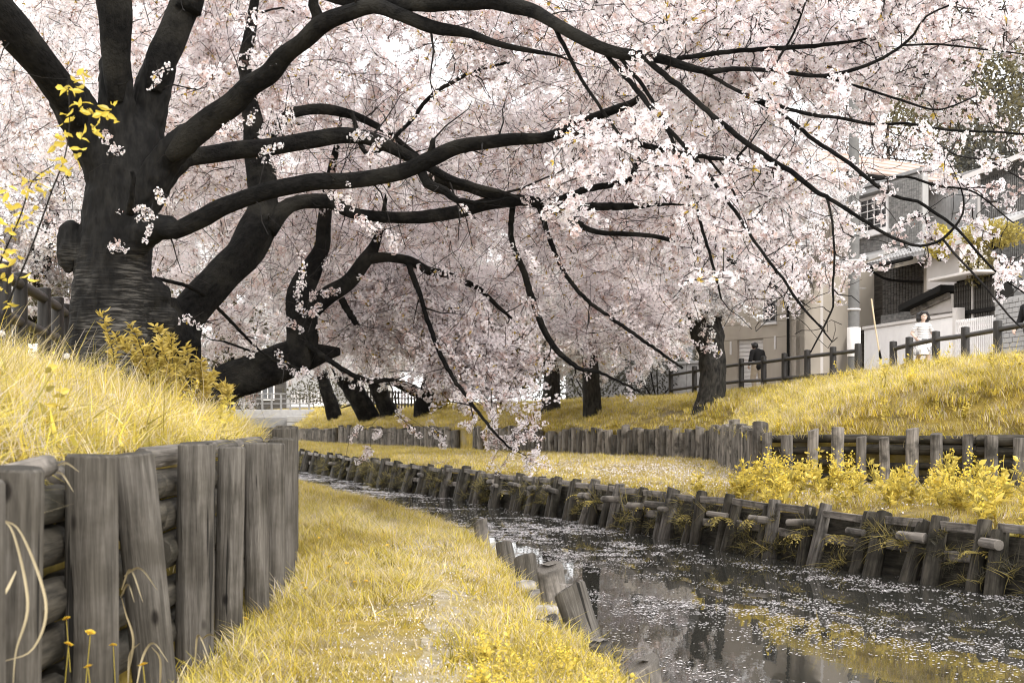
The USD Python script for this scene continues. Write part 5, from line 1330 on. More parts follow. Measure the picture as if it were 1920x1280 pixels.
dry_blades("two straw tips poking over the wall top behind the nearest logs", [[(108, 872, 4.9), (125, 868, 4.8), (148, 884, 4.7)], [(105, 885, 4.9), (118, 890, 4.8), (138, 922, 4.7)]])

# shrub before the largest trunk
def shrub():
    rng = np.random.default_rng(461)
    b = P(322, 752, 10.7)
    t = Thing("shrub", "ochre leafy shrub of upright shoots at the foot of the largest trunk", "shrub", b)
    tips = [(190, 598), (245, 622), (290, 625), (300, 655), (320, 640), (350, 662), (375, 690), (268, 660), (230, 660), (400, 712), (335, 690), (288, 690), (415, 738), (250, 690), (215, 640), (360, 710), (310, 700)]
    lv = []
    for k, (x, y) in enumerate(tips):
        e = P(x, y - 14, 10.8 + rng.uniform(-.3, .4))
        s0 = b + np.array([rng.normal(.0, .14) + (x - 330) / FPX * 11 * .45, rng.normal(0, .12), -.05])
        c = spline(np.array([s0, s0 * .55 + e * .45 + np.array([.04, 0, .05]), e]), .05)
        t.part("stem", tube(c, np.linspace(.007, .002, len(c)), 5), TWIG)
        n = 130
        f = rng.uniform(.12, 1, n)
        p = np.stack([np.interp(f, np.linspace(0, 1, len(c)), c[:, j]) for j in range(3)], 1)
        dd = unit(np.column_stack([rng.normal(0, 1, n), rng.normal(0, 1, n), rng.uniform(-.1, .9, n)]))
        lv.append(leaves_mesh(p, dd, rng.uniform(.045, .09, n), rng.uniform(.009, .016, n), rng, np.array([.50, .375, .085]) * rng.uniform(.55, 1.15, (n, 1))))
    n0 = np.cumsum([0] + [len(a[0]) for a in lv])
    t.part("leaves", (np.vstack([a[0] for a in lv]), np.vstack([a[1] + o for a, o in zip(lv, n0)])), LEAF, kind="stuff", col=np.vstack([a[2] for a in lv]))
shrub()

# young sapling at the left edge, close to the viewer
def sapling():
    rng = np.random.default_rng(471)
    d = 6.1
    t = Thing("sapling", "slender sapling with bright yellow young leaves at the left edge, nearest the viewer", "sapling", P(-30, 700, d))
    stems = [[(-40, 700, d), (5, 590, d), (40, 510, d), (68, 440, d), (100, 350, d), (120, 300, d - .05), (130, 235, d - .1), (128, 150, d - .1)], [(-60, 680, d), (-25, 560, d), (5, 480, d), (40, 400, d - .1), (60, 340, d - .1), (100, 310, d - .2)]]
    for tr in stems:
        c = spline(np.array([P(*q) for q in tr]), .05)
        t.part("stem", tube(c, np.linspace(.006, .0022, len(c)), 6), TWIG)
    clumps = [(150, 132, 6, 26), (115, 168, 5, 24), (140, 160, 4, 20), (160, 200, 6, 24), (185, 215, 7, 26), (205, 208, 5, 22), (170, 240, 6, 22), (125, 222, 5, 20), (145, 192, 5, 20), (140, 258, 5, 22), (110, 270, 5, 18), (155, 282, 6, 22), (115, 298, 5, 20), (135, 318, 4, 14), (70, 340, 9, 26), (95, 328, 6, 20), (50, 355, 7, 20), (35, 395, 8, 26), (50, 410, 7, 24), (15, 430, 8, 24), (0, 360, 5, 18), (10, 480, 6, 22), (30, 470, 5, 20), (5, 540, 6, 22), (-10, 500, 5, 20), (12, 570, 4, 18), (55, 520, 2, 10)]
    k = 0
    for px, py, n, spread in clumps:
        for _ in range(n):
            c = P(px + rng.normal(0, spread * .35), py + rng.normal(0, spread * .35), d - .1 + rng.normal(0, .07))
            V, F, C = leaves_mesh(c[None], unit(np.array([[rng.normal(.2, .8), rng.normal(-.2, .6), rng.normal(-.1, .45)]])), rng.uniform(.034, .060), rng.uniform(.010, .015), rng, np.array([[.62, .48, .075]]) * rng.uniform(.75, 1.12))
            t.part("leaf", (V, F), LEAF, col=C)
            k += 1
sapling()

def clock(seed):
    rng = np.random.default_rng(seed)
    p = np.column_stack([np.linspace(0, .01, 4), np.zeros(4), np.linspace(0, .24, 4)])
    V, F, _ = tube(p, .002, 4, cap=False)
    stem_ = (V, np.vstack([F[:, [0, 1, 2]], F[:, [0, 2, 3]]]), np.tile((YEL * .7)[None], (len(V), 1)))
    n = 160
    d = rand_dirs(rng, n)
    V, F = slivers(np.repeat(p[-1:], n, 0) + d * .004, p[-1] + d * .022 * rng.uniform(.8, 1.05, (n, 1)), .0016, rng)
    return stem_, (V, F, np.tile(np.array([[.80, .78, .76]]), (len(V), 1)))
cs, cp = clock(481)
pl = []
for px, py, d, lab in ((5, 628, 8.6, "white dandelion clock highest on the left bank, at the left edge"), (122, 668, 9.0, "white dandelion clock in front of the foot of the largest trunk"), (105, 748, 7.4, "white dandelion clock half way down the left bank"), (133, 752, 7.5, "white dandelion clock just right of another half way down the left bank"), (212, 745, 8.2, "white dandelion clock on the bank left of the shrub's foot"), (85, 808, 6.2, "white dandelion clock low on the bank above the second near log"), (2, 752, 6.6, "white dandelion clock low on the bank at the left edge")):
    p = P(px, py, d)
    pl.append((p[0], p[1], p[2] - .24, rf.uniform(0, 360), rf.uniform(.85, 1.15), lab))
copies("dandelion_clock", [("stem", cs, LEAF), ("seeds", cp, LEAF)], None, "dandelion", pl, "dandelion clocks on the left bank")
# ------------------------------------------------------------------ fences
def rail_fence(label, posts, rails, r_post, r_rail, category="fence", ext=None):
    """posts: (x, y, base, top); rails: heights below each post's top."""
    t = Thing("rail_fence", label, category, (*posts[0][:2], posts[0][2]))
    for k, (x, y, b, z) in enumerate(posts):
        t.part("post", log_mesh((x, y, b - .3), (x, y, z), r_post, 700 + k, 14, 5, .98, .03), FENCE, smooth=True)
    pts = [np.array(p) for p in posts]
    if ext is not None:
        pts = pts + [np.array(ext)]
    for k, (a, b) in enumerate(zip(pts[:-1], pts[1:])):
        for dz in rails:
            t.part("rail", log_mesh((a[0], a[1], a[3] - dz), (b[0], b[1], b[3] - dz), r_rail, 760 + k, 12, 5, 1.0, .03), FENCE, smooth=True)

def on_fence(px):
    ds = np.linspace(20, 60, 4000)
    return float(ds[np.argmin(np.abs(x_fence(ds) / ds * FPX + CX - px))])
def fpost(px, top):
    d = on_fence(px)
    p = P(px, top, d)
    return (p[0], d, float(ground_z(p[0], d)[0]), p[2])
rail_fence("dark brown rail fence at right, nearest the running child", [fpost(1675, 640), fpost(1705, 632), fpost(1755, 621), fpost(1810, 613), fpost(1871, 601), fpost(1940, 588)], (.17, .70), .088, .05)
rail_fence("dark brown rail fence between the stout cherry trunk and the utility pole", [fpost(1258, 694), fpost(1302, 686), fpost(1346, 679), fpost(1390, 672), fpost(1432, 668), fpost(1471, 662), fpost(1514, 656), fpost(1562, 650), fpost(1609, 644)], (.17, .70), .088, .05)
lf = []
for px, d, top in ((-60, 14.0, 470), (6, 15.3, 492), (38, 16.3, 512), (83, 17.8, 540), (108, 19.3, 557), (122, 20.6, 570), (132, 22.2, 585)):
    p = P(px, top, d)
    lf.append((p[0], d, 2.7, p[2]))
rail_fence("dark round-log fence at the left edge behind the largest trunk", lf, (.13, .56), .085, .062)

def picket_fence():
    rng = np.random.default_rng(711)
    t = Thing("picket_fence", "brown picket fence far off behind the leaning trunks, with bushes over it", "fence", P(690, 765, 68))
    a, b = P(672, 765, 69), P(868, 768, 66.5)
    n = 34
    for k in range(n):
        p = a + (b - a) * (k / (n - 1))
        h = 0.86 + rng.normal(0, .03)
        t.part("picket", Geo().box(p + np.array([0, 0, h / 2]), (.085, .03, h), u=(1, 0, 0), bevel=.01), WOOD_WET)
    for z in (.22, .50, .78):
        c = (a + b) / 2 + np.array([0, .035, z])
        t.part("rail", Geo().box(c, (np.linalg.norm(b - a), .04, .07), u=b - a, bevel=.008), WOOD_WET)
picket_fence()

# ------------------------------------------------------------------ houses
class Face:
    """A vertical wall plane through two (column, depth) points; u runs to the right, out towards the viewer."""
    def __init__(self, a, b):
        self.A, self.B = P(a[0], HY, a[1])[:2], P(b[0], HY, b[1])[:2]
        self.u = (self.B - self.A) / np.linalg.norm(self.B - self.A)
        self.out = np.array([self.u[1], -self.u[0]])
    def at(self, px):
        k = (px - CX) / FPX
        s = (k * self.A[1] - self.A[0]) / (self.u[0] - k * self.u[1])
        return self.A + self.u * s
    def z(self, px, py):
        return EYE - (py - HY) / FPX * self.at(px)[1]
    def box(self, g, pxa, pxb, z0, z1, off=0.0, th=0.1, bevel=0.012, seed=0):
        a, b = self.at(pxa), self.at(pxb)
        c = (a + b) / 2 + self.out * (off - th / 2)
        return g.box((*c, (z0 + z1) / 2), (np.linalg.norm(b - a), th, z1 - z0), u=(*self.u, 0), bevel=bevel, seed=seed)
    def slats(self, g, pxa, pxb, z0, z1, n, fill=.6, off=0.0, th=.03, vertical=True):
        a, b = self.at(pxa), self.at(pxb)
        L = np.linalg.norm(b - a)
        for k in range(n):
            if vertical:
                c = a + (b - a) * ((k + .5) / n) + self.out * off
                g.box((*c, (z0 + z1) / 2), (L / n * fill, th, z1 - z0), u=(*self.u, 0), bevel=.004, seed=k)
            else:
                c = (a + b) / 2 + self.out * off
                h = (z1 - z0) / n
                g.box((*c, z0 + h * (k + .5)), (L, th, h * fill), u=(*self.u, 0), bevel=.004, seed=k)
        return g

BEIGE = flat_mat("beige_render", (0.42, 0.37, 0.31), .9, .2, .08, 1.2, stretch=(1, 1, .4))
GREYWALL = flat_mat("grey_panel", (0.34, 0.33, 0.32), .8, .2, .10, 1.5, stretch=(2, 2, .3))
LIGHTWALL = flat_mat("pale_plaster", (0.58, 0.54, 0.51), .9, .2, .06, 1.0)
WHITEP = flat_mat("white_paint", (0.74, 0.71, 0.69), .6, .3, .05, 3.0)
DARKW = noisy("dark_board_siding", (0.030, 0.027, 0.024), (0.105, 0.096, 0.085), 1.0, (22, 22, 1.6), .85, .4, src="gc", spec=.2)
GREYBOARD = noisy("grey_corrugated_siding", (0.10, 0.098, 0.093), (0.24, 0.23, 0.215), 1.0, (14, 14, 1.2), .75, .2, src="gc", spec=.25)
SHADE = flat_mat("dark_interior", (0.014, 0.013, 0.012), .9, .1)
PINKROOF = flat_mat("faded_pink_metal_roof", (0.45, 0.34, 0.29), .6, .3, .10, 2.0)
TILE = flat_mat("grey_roof_tile", (0.30, 0.29, 0.285), .5, .4, .18, 8.0)
STEEL = flat_mat("grey_steel", (0.20, 0.195, 0.19), .5, .5)
CONCRETE = flat_mat("grey_concrete", (0.33, 0.32, 0.31), .9, .2, .12, 5.0)
GLASS = M("window_glass", {"t": ("transparent_bsdf", {"color": (.75, .77, .78)}), "g": ("glossy_bsdf", {"roughness": .03, "color": (.9, .9, .9)}), "f": ("fresnel", {"IOR": 1.9}), "m": ("mix_closure", {})}, [("f.fac", "m.fac"), ("t.BSDF", "m.closure1"), ("g.BSDF", "m.closure2")], "m.closure")

def glazed(t, face, pxa, pxb, z0, z1, nx, nz, off, frame, bar=.03, rim=.06, wall=None):
    """A framed window with bars: one thing's window part, its frame, bars and panes sub-parts."""
    g = Geo()
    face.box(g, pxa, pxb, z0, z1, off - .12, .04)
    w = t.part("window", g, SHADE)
    a, b = face.at(pxa), face.at(pxb)
    L = np.linalg.norm(b - a)
    f = Geo()
    o3 = lambda o: np.array([*(face.out * o), 0])
    mid = np.array([*((a + b) / 2), 0])
    U = np.array([*face.u, 0])
    for s in (-1, 1):
        f.box(mid + U * s * (L / 2 - rim / 2) + o3(off + .01) + np.array([0, 0, (z0 + z1) / 2]), (rim, .07, z1 - z0), u=U, bevel=.006)
        zz = z0 + rim / 2 if s < 0 else z1 - rim / 2
        f.box(mid + o3(off + .012) + np.array([0, 0, zz]), (L - 2 * rim + .004, .066, rim), u=U, bevel=.006)
    t.part("frame", f, frame, parent=w)
    for k in range(1, nx):
        t.part("bar", Geo().box(mid + U * (-L / 2 + L * k / nx) + o3(off + .016) + np.array([0, 0, (z0 + z1) / 2]), (bar, .02, z1 - z0 - rim), u=U, bevel=.003), frame, parent=w)
    for k in range(1, nz):
        t.part("bar", Geo().box(mid + o3(off + .030) + np.array([0, 0, z0 + (z1 - z0) * k / nz]), (L - rim, .02, bar), u=U, bevel=.003), frame, parent=w)
    t.part("pane", Geo().box(mid + o3(off - .03) + np.array([0, 0, (z0 + z1) / 2]), (L - rim, .006, z1 - z0 - rim), u=U, bevel=.001), GLASS, parent=w)
    return w

def beige_house():
    f = Face((1330, 50.2), (1500, 46.0))
    zr = 2.74
    t = Thing("beige_house", "plain beige house with a roller shutter, behind the walking man", "house", (*f.at(1400), zr))
    zt = f.z(1430, 418)
    z_s = f.z(1405, 636)
    # wall with openings: butted slabs
    g = Geo()
    f.box(g, 1330, 1382, zr - .3, z_s, 0, .2)
    f.box(g, 1330, 1500, z_s + .002, f.z(1444, 604), 0, .2)
    f.box(g, 1430.2, 1500, zr - .3, z_s - .002, 0, .2)
    f.box(g, 1330, 1431, f.z(1444, 604) + .002, f.z(1444, 553), 0, .2)
    f.box(g, 1456, 1500, f.z(1444, 604) + .002, f.z(1444, 553), 0, .2)
    f.box(g, 1330, 1500, f.z(1444, 553) + .002, zt, 0, .2)
    # the side that faces the gateway
    b = f.at(1500)
    side = np.array([f.out[0] * -1, f.out[1] * -1])
    c = b + side * 2.6 - f.u * .1
    g.box((*c, (zr + zt) / 2 - .15), (5.2, .2, zt - zr + .3), u=(*side, 0), bevel=.012)
    t.part("wall", g, BEIGE)
    sh = t.part("roller_shutter", f.box(Geo(), 1382, 1430, zr - .1, z_s, -.12, .03), LIGHTWALL)
    for k in range(14):
        h = (z_s - zr) / 14
        t.part("slat", f.box(Geo(), 1382.3, 1429.7, zr + h * k + .008, zr + h * (k + 1) - .010, -.085, .03, .006), WHITEP, parent=sh)
    glazed(t, f, 1431, 1456, f.z(1444, 604), f.z(1444, 553), 2, 1, -.02, STEEL)
    t.part("window_sill", f.box(Geo(), 1429, 1458, f.z(1444, 609), f.z(1444, 604) - .004, .06, .12), WHITEP)
    for px, ya, yb in ((1371, 640, 665), (1454, 630, 655)):
        t.part("name_plate", f.box(Geo(), px - 1.5, px + 1.5, f.z(px, yb), f.z(px, ya), .034, .03), WHITEP, label="narrow upright white plate on the wall")
    p = f.at(1481)
    t.part("downpipe", tube(np.array([[*(p + f.out * .07), zr - .1], [*(p + f.out * .07), zt - .4]]), .05, 10), SHADE, smooth=True)
    # low pitched roof
    a, b2 = f.at(1322), f.at(1506)
    r = Geo()
    for s, o0, o1 in ((1, .5, -2.8),):
        V = np.array([[*(a + f.out * o0), zt - .02], [*(b2 + f.out * o0), zt - .02], [*(b2 + f.out * o1), zt + 1.2], [*(a + f.out * o1), zt + 1.2]])
        V2 = V - np.array([0, 0, .14])
        W = np.vstack([V2, V])
        r.add(W, np.array([[4, 5, 6, 7], [0, 3, 2, 1], [0, 1, 5, 4], [1, 2, 6, 5], [2, 3, 7, 6], [3, 0, 4, 7]]))
    t.part("roof", r, PINKROOF)
beige_house()

def tile_rows(f, pxa, pxb, z_low, z_high, off_low, off_high, n, rows=5, r=.075):
    """Ribs of half-round tiles running up a slope, each rib in overlapping lengths."""
    g = Geo()
    a, b = f.at(pxa), f.at(pxb)
    lo = np.array([*(a + f.out * off_low), z_low]); lo2 = np.array([*(b + f.out * off_low), z_low])
    hi = np.array([*(a + f.out * off_high), z_high]); hi2 = np.array([*(b + f.out * off_high), z_high])
    g.add(np.vstack([lo, lo2, hi2, hi, lo - [0, 0, .07], lo2 - [0, 0, .07], hi2 - [0, 0, .07], hi - [0, 0, .07]]), np.array([[0, 1, 2, 3], [4, 7, 6, 5], [0, 4, 5, 1], [1, 5, 6, 2], [2, 6, 7, 3], [3, 7, 4, 0]]))
    out = [g]
    for k in range(n):
        t_ = (k + .5) / n
        p, q = lo + (lo2 - lo) * t_, hi + (hi2 - hi) * t_
        for m in range(rows):
            s0, s1 = p + (q - p) * (m / rows), p + (q - p) * ((m + 1) / rows)
            out.append(log_mesh(s0 + [0, 0, .012], s1 - [0, 0, .006], r, k * 7 + m, 8, 1, .88, .03))
    return out

def gateway_house():
    f = Face((1500, 47.5), (1700, 41.5))
    zr = 2.8
    t = Thing("two_storey_house", "two-storey grey house with a white barred upstairs window and a dark slatted gateway below", "house", (*f.at(1600), zr))
    z_e = f.z(1560, 508)           # top of the open ground floor
    z_t = f.z(1640, 348)
    g = Geo()
    wz0, wz1 = f.z(1636, 437), f.z(1636, 368)
    f.box(g, 1500, 1604, z_e + .25, z_t, 0, .2)
    f.box(g, 1668, 1730, z_e + .25, z_t, 0, .2)
    f.box(g, 1604.3, 1667.7, z_e + .25, wz0, 0, .2)
    f.box(g, 1604.3, 1667.7, wz1, z_t, 0, .2)
    t.part("wall", g, GREYWALL)
    s = Geo()
    f.slats(s, 1500, 1603, z_e + .3, z_t - .1, 20, .90, .02, .04)
    t.part("siding", s, BEIGE, kind="stuff")
    s = Geo()
    f.slats(s, 1605, 1668, z_e + .3, wz0 - .14, 11, .90, .02, .04)
    f.slats(s, 1669, 1729, z_e + .3, z_t - .1, 14, .90, .02, .04)
    t.part("siding", s, GREYBOARD, kind="stuff")
    glazed(t, f, 1604, 1668, wz0, wz1, 5, 5, 0.03, WHITEP, .028, .09)
    t.part("window_sill", f.box(Geo(), 1600, 1672, wz0 - .12, wz0 - .004, .16, .2), WHITEP)
    t.part("parapet", f.box(Geo(), 1498, 1732, z_t + .004, z_t + .12, .1, .4), STEEL)
    t.part("window_hood", f.box(Geo(), 1598, 1674, wz1 + .004, wz1 + .12, .38, .42), STEEL)
    # low pink metal roof behind, its eave running away to the right
    fr = Face((1560, 45.5), (1845, 49.5))
    z0, z1 = fr.z(1640, 332), fr.z(1640, 286)
    a, b = fr.at(1565), fr.at(1842)
    V = np.array([[*(a + fr.out * .5), z0], [*(b + fr.out * .5), z0], [*(b - fr.out * 2.2), z1 + .35], [*(a - fr.out * 2.2), z1 + .35]])
    W = np.vstack([V - [0, 0, .12], V])
    r = t.part("roof", (W, np.array([[4, 5, 6, 7], [0, 3, 2, 1], [0, 1, 5, 4], [1, 2, 6, 5], [2, 3, 7, 6], [3, 0, 4, 7]])), PINKROOF)
    for k in range(5):
        q0, q1 = V[0] + (V[3] - V[0]) * (k / 4.0), V[1] + (V[2] - V[1]) * (k / 4.0)
        t.part("roof_seam", tube(np.array([q0 + [0, 0, .02], q1 + [0, 0, .02]]), .035, 6), PINKROOF, parent=r)
    t.part("gutter", tube(np.array([V[0] + np.array([*(fr.out * .06), -.12]), V[1] + np.array([*(fr.out * .06), -.12])]), .07, 10), SHADE, smooth=True)
    t.part("upper_wall", fr.box(Geo(), 1575, 1835, z0 - 2.2, z0 - .13, -.25, .2), GREYWALL)
    # ground floor: posts, slatted gates in the shade, pent roof
    back = Geo()
    f.box(back, 1500, 1700, zr - .2, z_e + .2, -2.4, .1)
    t.part("back_wall", back, DARKW)
    for pxa, pxb, n in ((1535, 1590, 15), (1612, 1660, 13)):
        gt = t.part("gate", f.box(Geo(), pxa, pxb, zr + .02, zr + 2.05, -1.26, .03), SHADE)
        for k in range(n):
            w = (pxb - pxa) / n
            t.part("slat", f.box(Geo(), pxa + w * (k + .2), pxa + w * (k + .8), zr + .03, zr + 2.0, -1.2, .04, .004), DARKW, parent=gt)
    t.part("gate_rail", f.box(Geo(), 1537, 1590, zr + .62, zr + .70, -1.12, .06), WOOD_PALE)
    for px, m, w in ((1503, SHADE, 3), (1514, GREYWALL, 9), (1532, LIGHTWALL, 2.2), (1668, LIGHTWALL, 3.2), (1674, BEIGE, 2.4)):
        t.part("post", f.box(Geo(), px - w / 2, px + w / 2, zr - .2, z_e + .2, -.05 if w < 6 else -.4, .16), m)
    a, b = f.at(1500), f.at(1690)
    V = np.array([[*(a + f.out * 1.1), z_e - .02], [*(b + f.out * 1.1), z_e - .02], [*(b + f.out * .02), z_e + .34], [*(a + f.out * .02), z_e + .34]])
    W = np.vstack([V - [0, 0, .10], V])
    t.part("pent_roof", (W, np.array([[4, 5, 6, 7], [0, 3, 2, 1], [0, 1, 5, 4], [1, 2, 6, 5], [2, 3, 7, 6], [3, 0, 4, 7]])), GREYWALL)
    t.part("gutter", tube(np.array([V[0] + np.array([*(f.out * .06), -.06]), V[1] + np.array([*(f.out * .06), -.06])]), .06, 10), STEEL, smooth=True)
gateway_house()

def tiled_house():
    f = Face((1655, 42.0), (1850, 36.2))
    zr = 2.9
    t = Thing("tiled_house", "low house with dark board walls, white plaster gable and grey tiled eave, behind the child", "house", (*f.at(1740), zr))
    z_e = f.z(1720, 492)
    g = Geo()
    f.box(g, 1655, 1747, zr - .2, z_e, -.05, .2)
    t.part("wall", g, SHADE)
    s = t.part("siding", f.slats(Geo(), 1656, 1747, zr + .5, z_e - .05, 16, .80, 0.0, .06), DARKW, kind="stuff")
    t.part("skirting_board", f.slats(Geo(), 1656, 1747, zr - .1, f.z(1700, 585), 18, .96, .06, .04), GREYBOARD, kind="stuff")
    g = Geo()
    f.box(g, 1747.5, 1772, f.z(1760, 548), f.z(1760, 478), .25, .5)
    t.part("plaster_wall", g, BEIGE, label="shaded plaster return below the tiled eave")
    g = Geo()
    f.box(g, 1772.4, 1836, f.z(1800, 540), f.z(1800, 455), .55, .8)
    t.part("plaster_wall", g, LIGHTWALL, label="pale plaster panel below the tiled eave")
    g = Geo()
    f.box(g, 1748, 1850, zr - .2, f.z(1800, 540) - .01, -.2, .3)
    t.part("wall", g, GREYWALL)
    tl = tile_rows(f, 1682, 1842, z_e + .02, z_e + 1.05, .95, -1.6, 26, 6)
    r = t.part("roof", tl[0], TILE)
    for V_F_g in tl[1:]:
        t.part("tile", V_F_g, TILE, parent=r, smooth=True)
    a, b = f.at(1684), f.at(1775)
    t.part("gutter", tube(np.array([[*(a + f.out * 1.02), z_e - .08], [*(b + f.out * 1.02), z_e - .08]]), .06, 10), SHADE, smooth=True)
    p = f.at(1690)
    q = f.at(1744)
    t.part("downpipe", tube(spline(np.array([[*(p + f.out * 1.0), z_e - .1], [*(p + f.out * .6 + (q - p) * .1), z_e - .38], [*(p + (q - p) * .35 + f.out * .15), z_e - .5], [*(q + f.out * .12), z_e - .62]]), .1), .035, 8), SHADE, smooth=True)
    # gabled porch
    fp = Face((1708, 38.2), (1792, 36.2))
    za, zb = fp.z(1712, 572), fp.z(1780, 535)
    a, m, b = fp.at(1706), fp.at(1786), fp.at(1866)
    pr = Geo()
    for s0, s1, h0, h1 in ((a, m, za, zb),):
        V = np.array([[*(s0 + fp.out * .35), h0], [*(s1 + fp.out * .35), h1], [*(s1 - fp.out * 1.6), h1], [*(s0 - fp.out * 1.6), h0]])
        W = np.vstack([V - [0, 0, .16], V])
        pr.add(W, np.array([[4, 5, 6, 7], [0, 3, 2, 1], [0, 1, 5, 4], [1, 2, 6, 5], [2, 3, 7, 6], [3, 0, 4, 7]]))
    t.part("porch_roof", pr, SHADE)
    gable = np.array([[*fp.at(1712), za - .18], [*fp.at(1783), zb - .22], [*fp.at(1783), za - .30], [*fp.at(1716), za - .30]])
    W = np.vstack([gable - np.array([*(fp.out * .08), 0]), gable])
    t.part("porch_gable", (W, np.array([[4, 7, 6, 5], [0, 1, 2, 3], [0, 4, 5, 1], [1, 5, 6, 2], [2, 6, 7, 3], [3, 7, 4, 0]])), LIGHTWALL)
    bar = Geo()
    p0, p1 = np.array([*(fp.at(1712) + fp.out * .05), za - .20]), np.array([*(fp.at(1783) + fp.out * .05), zb - .26])
    bar.box((p0 + p1) / 2, (np.linalg.norm(p1 - p0), .08, .16), u=p1 - p0, bevel=.01)
    fp.box(bar, 1712, 1784, za - .46, za - .32, .06, .08)
    t.part("porch_beam", bar, WOOD_PALE)
    t.part("porch_post", fp.box(Geo(), 1724, 1731, zr, za - .47, .0, .14), LIGHTWALL)
    t.part("porch_screen", fp.slats(Geo(), 1738, 1784, zr + .7, za - .47, 9, .5, -.5, .05, False), DARKW, kind="stuff")
    # dark latticed bay
    fb = Face((1783, 35.9), (1862, 33.9))
    z0, z1 = fb.z(1800, 600), fb.z(1800, 524)
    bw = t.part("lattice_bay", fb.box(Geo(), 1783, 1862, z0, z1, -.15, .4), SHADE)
    for k in range(17):
        w = (1861 - 1784) / 17
        t.part("slat", fb.box(Geo(), 1784 + w * (k + .25), 1784 + w * (k + .72), z0 - .03, z1 - .05, -.06, .04, .004), LIGHTWALL if k == 7 else DARKW, parent=bw)
    t.part("bay_rail", fb.box(Geo(), 1783, 1862, z0 + .12, z0 + .22, -.01, .05), SHADE)
    t.part("bay_roof", fb.box(Geo(), 1774, 1868, z1 + .004, z1 + .07, .5, .9), LIGHTWALL)
tiled_house()

def brown_house():
    f = Face((1075, 70), (1350, 58))
    t = Thing("brown_house", "brownish two-storey house mostly hidden by blossom, left of the stout grey trunk", "house", (*f.at(1200), 2.7))
    z1 = 9.2
    t.part("wall", f.box(Geo(), 1075, 1350, 2.4, z1, 0, .3), BEIGE)
    t.part("siding", f.slats(Geo(), 1080, 1345, 5.9, z1 - .1, 40, .92, .03, .05), DARKW, kind="stuff")
    for px in (1110, 1180, 1270):
        glazed(t, f, px, px + 34, 6.5, 7.7, 2, 1, .05, STEEL, .05, .08)
        glazed(t, f, px, px + 34, 3.7, 5.1, 2, 1, .05, STEEL, .05, .08)
    a, b = f.at(1062), f.at(1362)
    V = np.array([[*(a + f.out * .8), z1], [*(b + f.out * .8), z1], [*(b - f.out * 3), z1 + 1.5], [*(a - f.out * 3), z1 + 1.5]])
    W = np.vstack([V - [0, 0, .15], V])
    t.part("roof", (W, np.array([[4, 5, 6, 7], [0, 3, 2, 1], [0, 1, 5, 4], [1, 2, 6, 5], [2, 3, 7, 6], [3, 0, 4, 7]])), TILE)
brown_house()
def roadside_wall():
    f = Face((1060, 63), (1352, 54))
    t = Thing("concrete_wall", "grey concrete wall along the far road, seen between the cherry trunks", "wall", (*f.at(1200), 2.7))
    w = 292 / 9
    for k in range(9):
        t.part("panel", f.box(Geo(), 1060 + w * k + .4, 1060 + w * (k + 1) - .4, 2.4, 4.15, 0, .15), CONCRETE)
    t.part("coping", f.box(Geo(), 1059, 1353, 4.154, 4.26, .05, .26), GREYWALL)
roadside_wall()
def garden_wall():
    f = Face((1618, 40.4), (1788, 35.2))
    t = Thing("garden_wall", "low white garden wall with a coping, behind the running child", "wall", (*f.at(1700), 2.9))
    zt = f.z(1700, 600)
    t.part("wall", f.box(Geo(), 1620, 1787, 2.6, zt - .09, 0, .18), WHITEP)
    t.part("coping", f.box(Geo(), 1618, 1788, zt - .088, zt, .03, .26), LIGHTWALL)
    t.part("wall_cap_end", f.box(Geo(), 1787.5, 1795, 2.6, zt + .12, .03, .24), LIGHTWALL)
garden_wall()
def lattice():
    f = Face((1790, 35.0), (1866, 33.2))
    t = Thing("lattice_fence", "white lattice fence under the dark slatted bay", "fence", (*f.at(1830), 2.95))
    z0, z1 = f.z(1825, 668), f.z(1825, 596)
    for k in range(18):
        w = (1864 - 1792) / 18
        t.part("slat", f.box(Geo(), 1792 + w * (k + .25), 1792 + w * (k + .7), z0, z1, .02, .03, .004), WHITEP)
    for k in range(7):
        zz = z0 + (z1 - z0) * (k + .5) / 7
        t.part("crossbar", f.box(Geo(), 1791, 1865, zz - .018, zz + .018, -.012, .025, .004), WHITEP)
    t.part("base_wall", f.box(Geo(), 1790, 1866, 2.6, z0 - .01, .06, .16), WHITEP)
    t.part("backing_wall", f.box(Geo(), 1790, 1866, z0, z1 - .25, -.35, .12), LIGHTWALL)
lattice()
def brick_wall():
    f = Face((1864, 33.4), (1965, 31.0))
    t = Thing("tiled_wall", "grey tile-faced wall at the right edge, behind the person in a dark jacket", "wall", (*f.at(1890), 2.98))
    z1 = f.z(1890, 560)
    t.part("core", f.box(Geo(), 1864, 1965, 2.6, z1 + .04, -.03, .2), CONCRETE)
    rng = np.random.default_rng(5)
    rows, cols = 17, 9
    for r in range(rows):
        for c in range(cols):
            w = 100 / cols
            a = 1864.5 + w * (c + (.5 if r % 2 else 0))
            h = (z1 - 2.8) / rows
            t.part("brick", f.box(Geo(), a + .25, min(a + w - .25, 1965), 2.8 + h * r + .012, 2.8 + h * (r + 1), -.005 + rng.normal(0, .004), .03, .005), GREYWALL)
brick_wall()

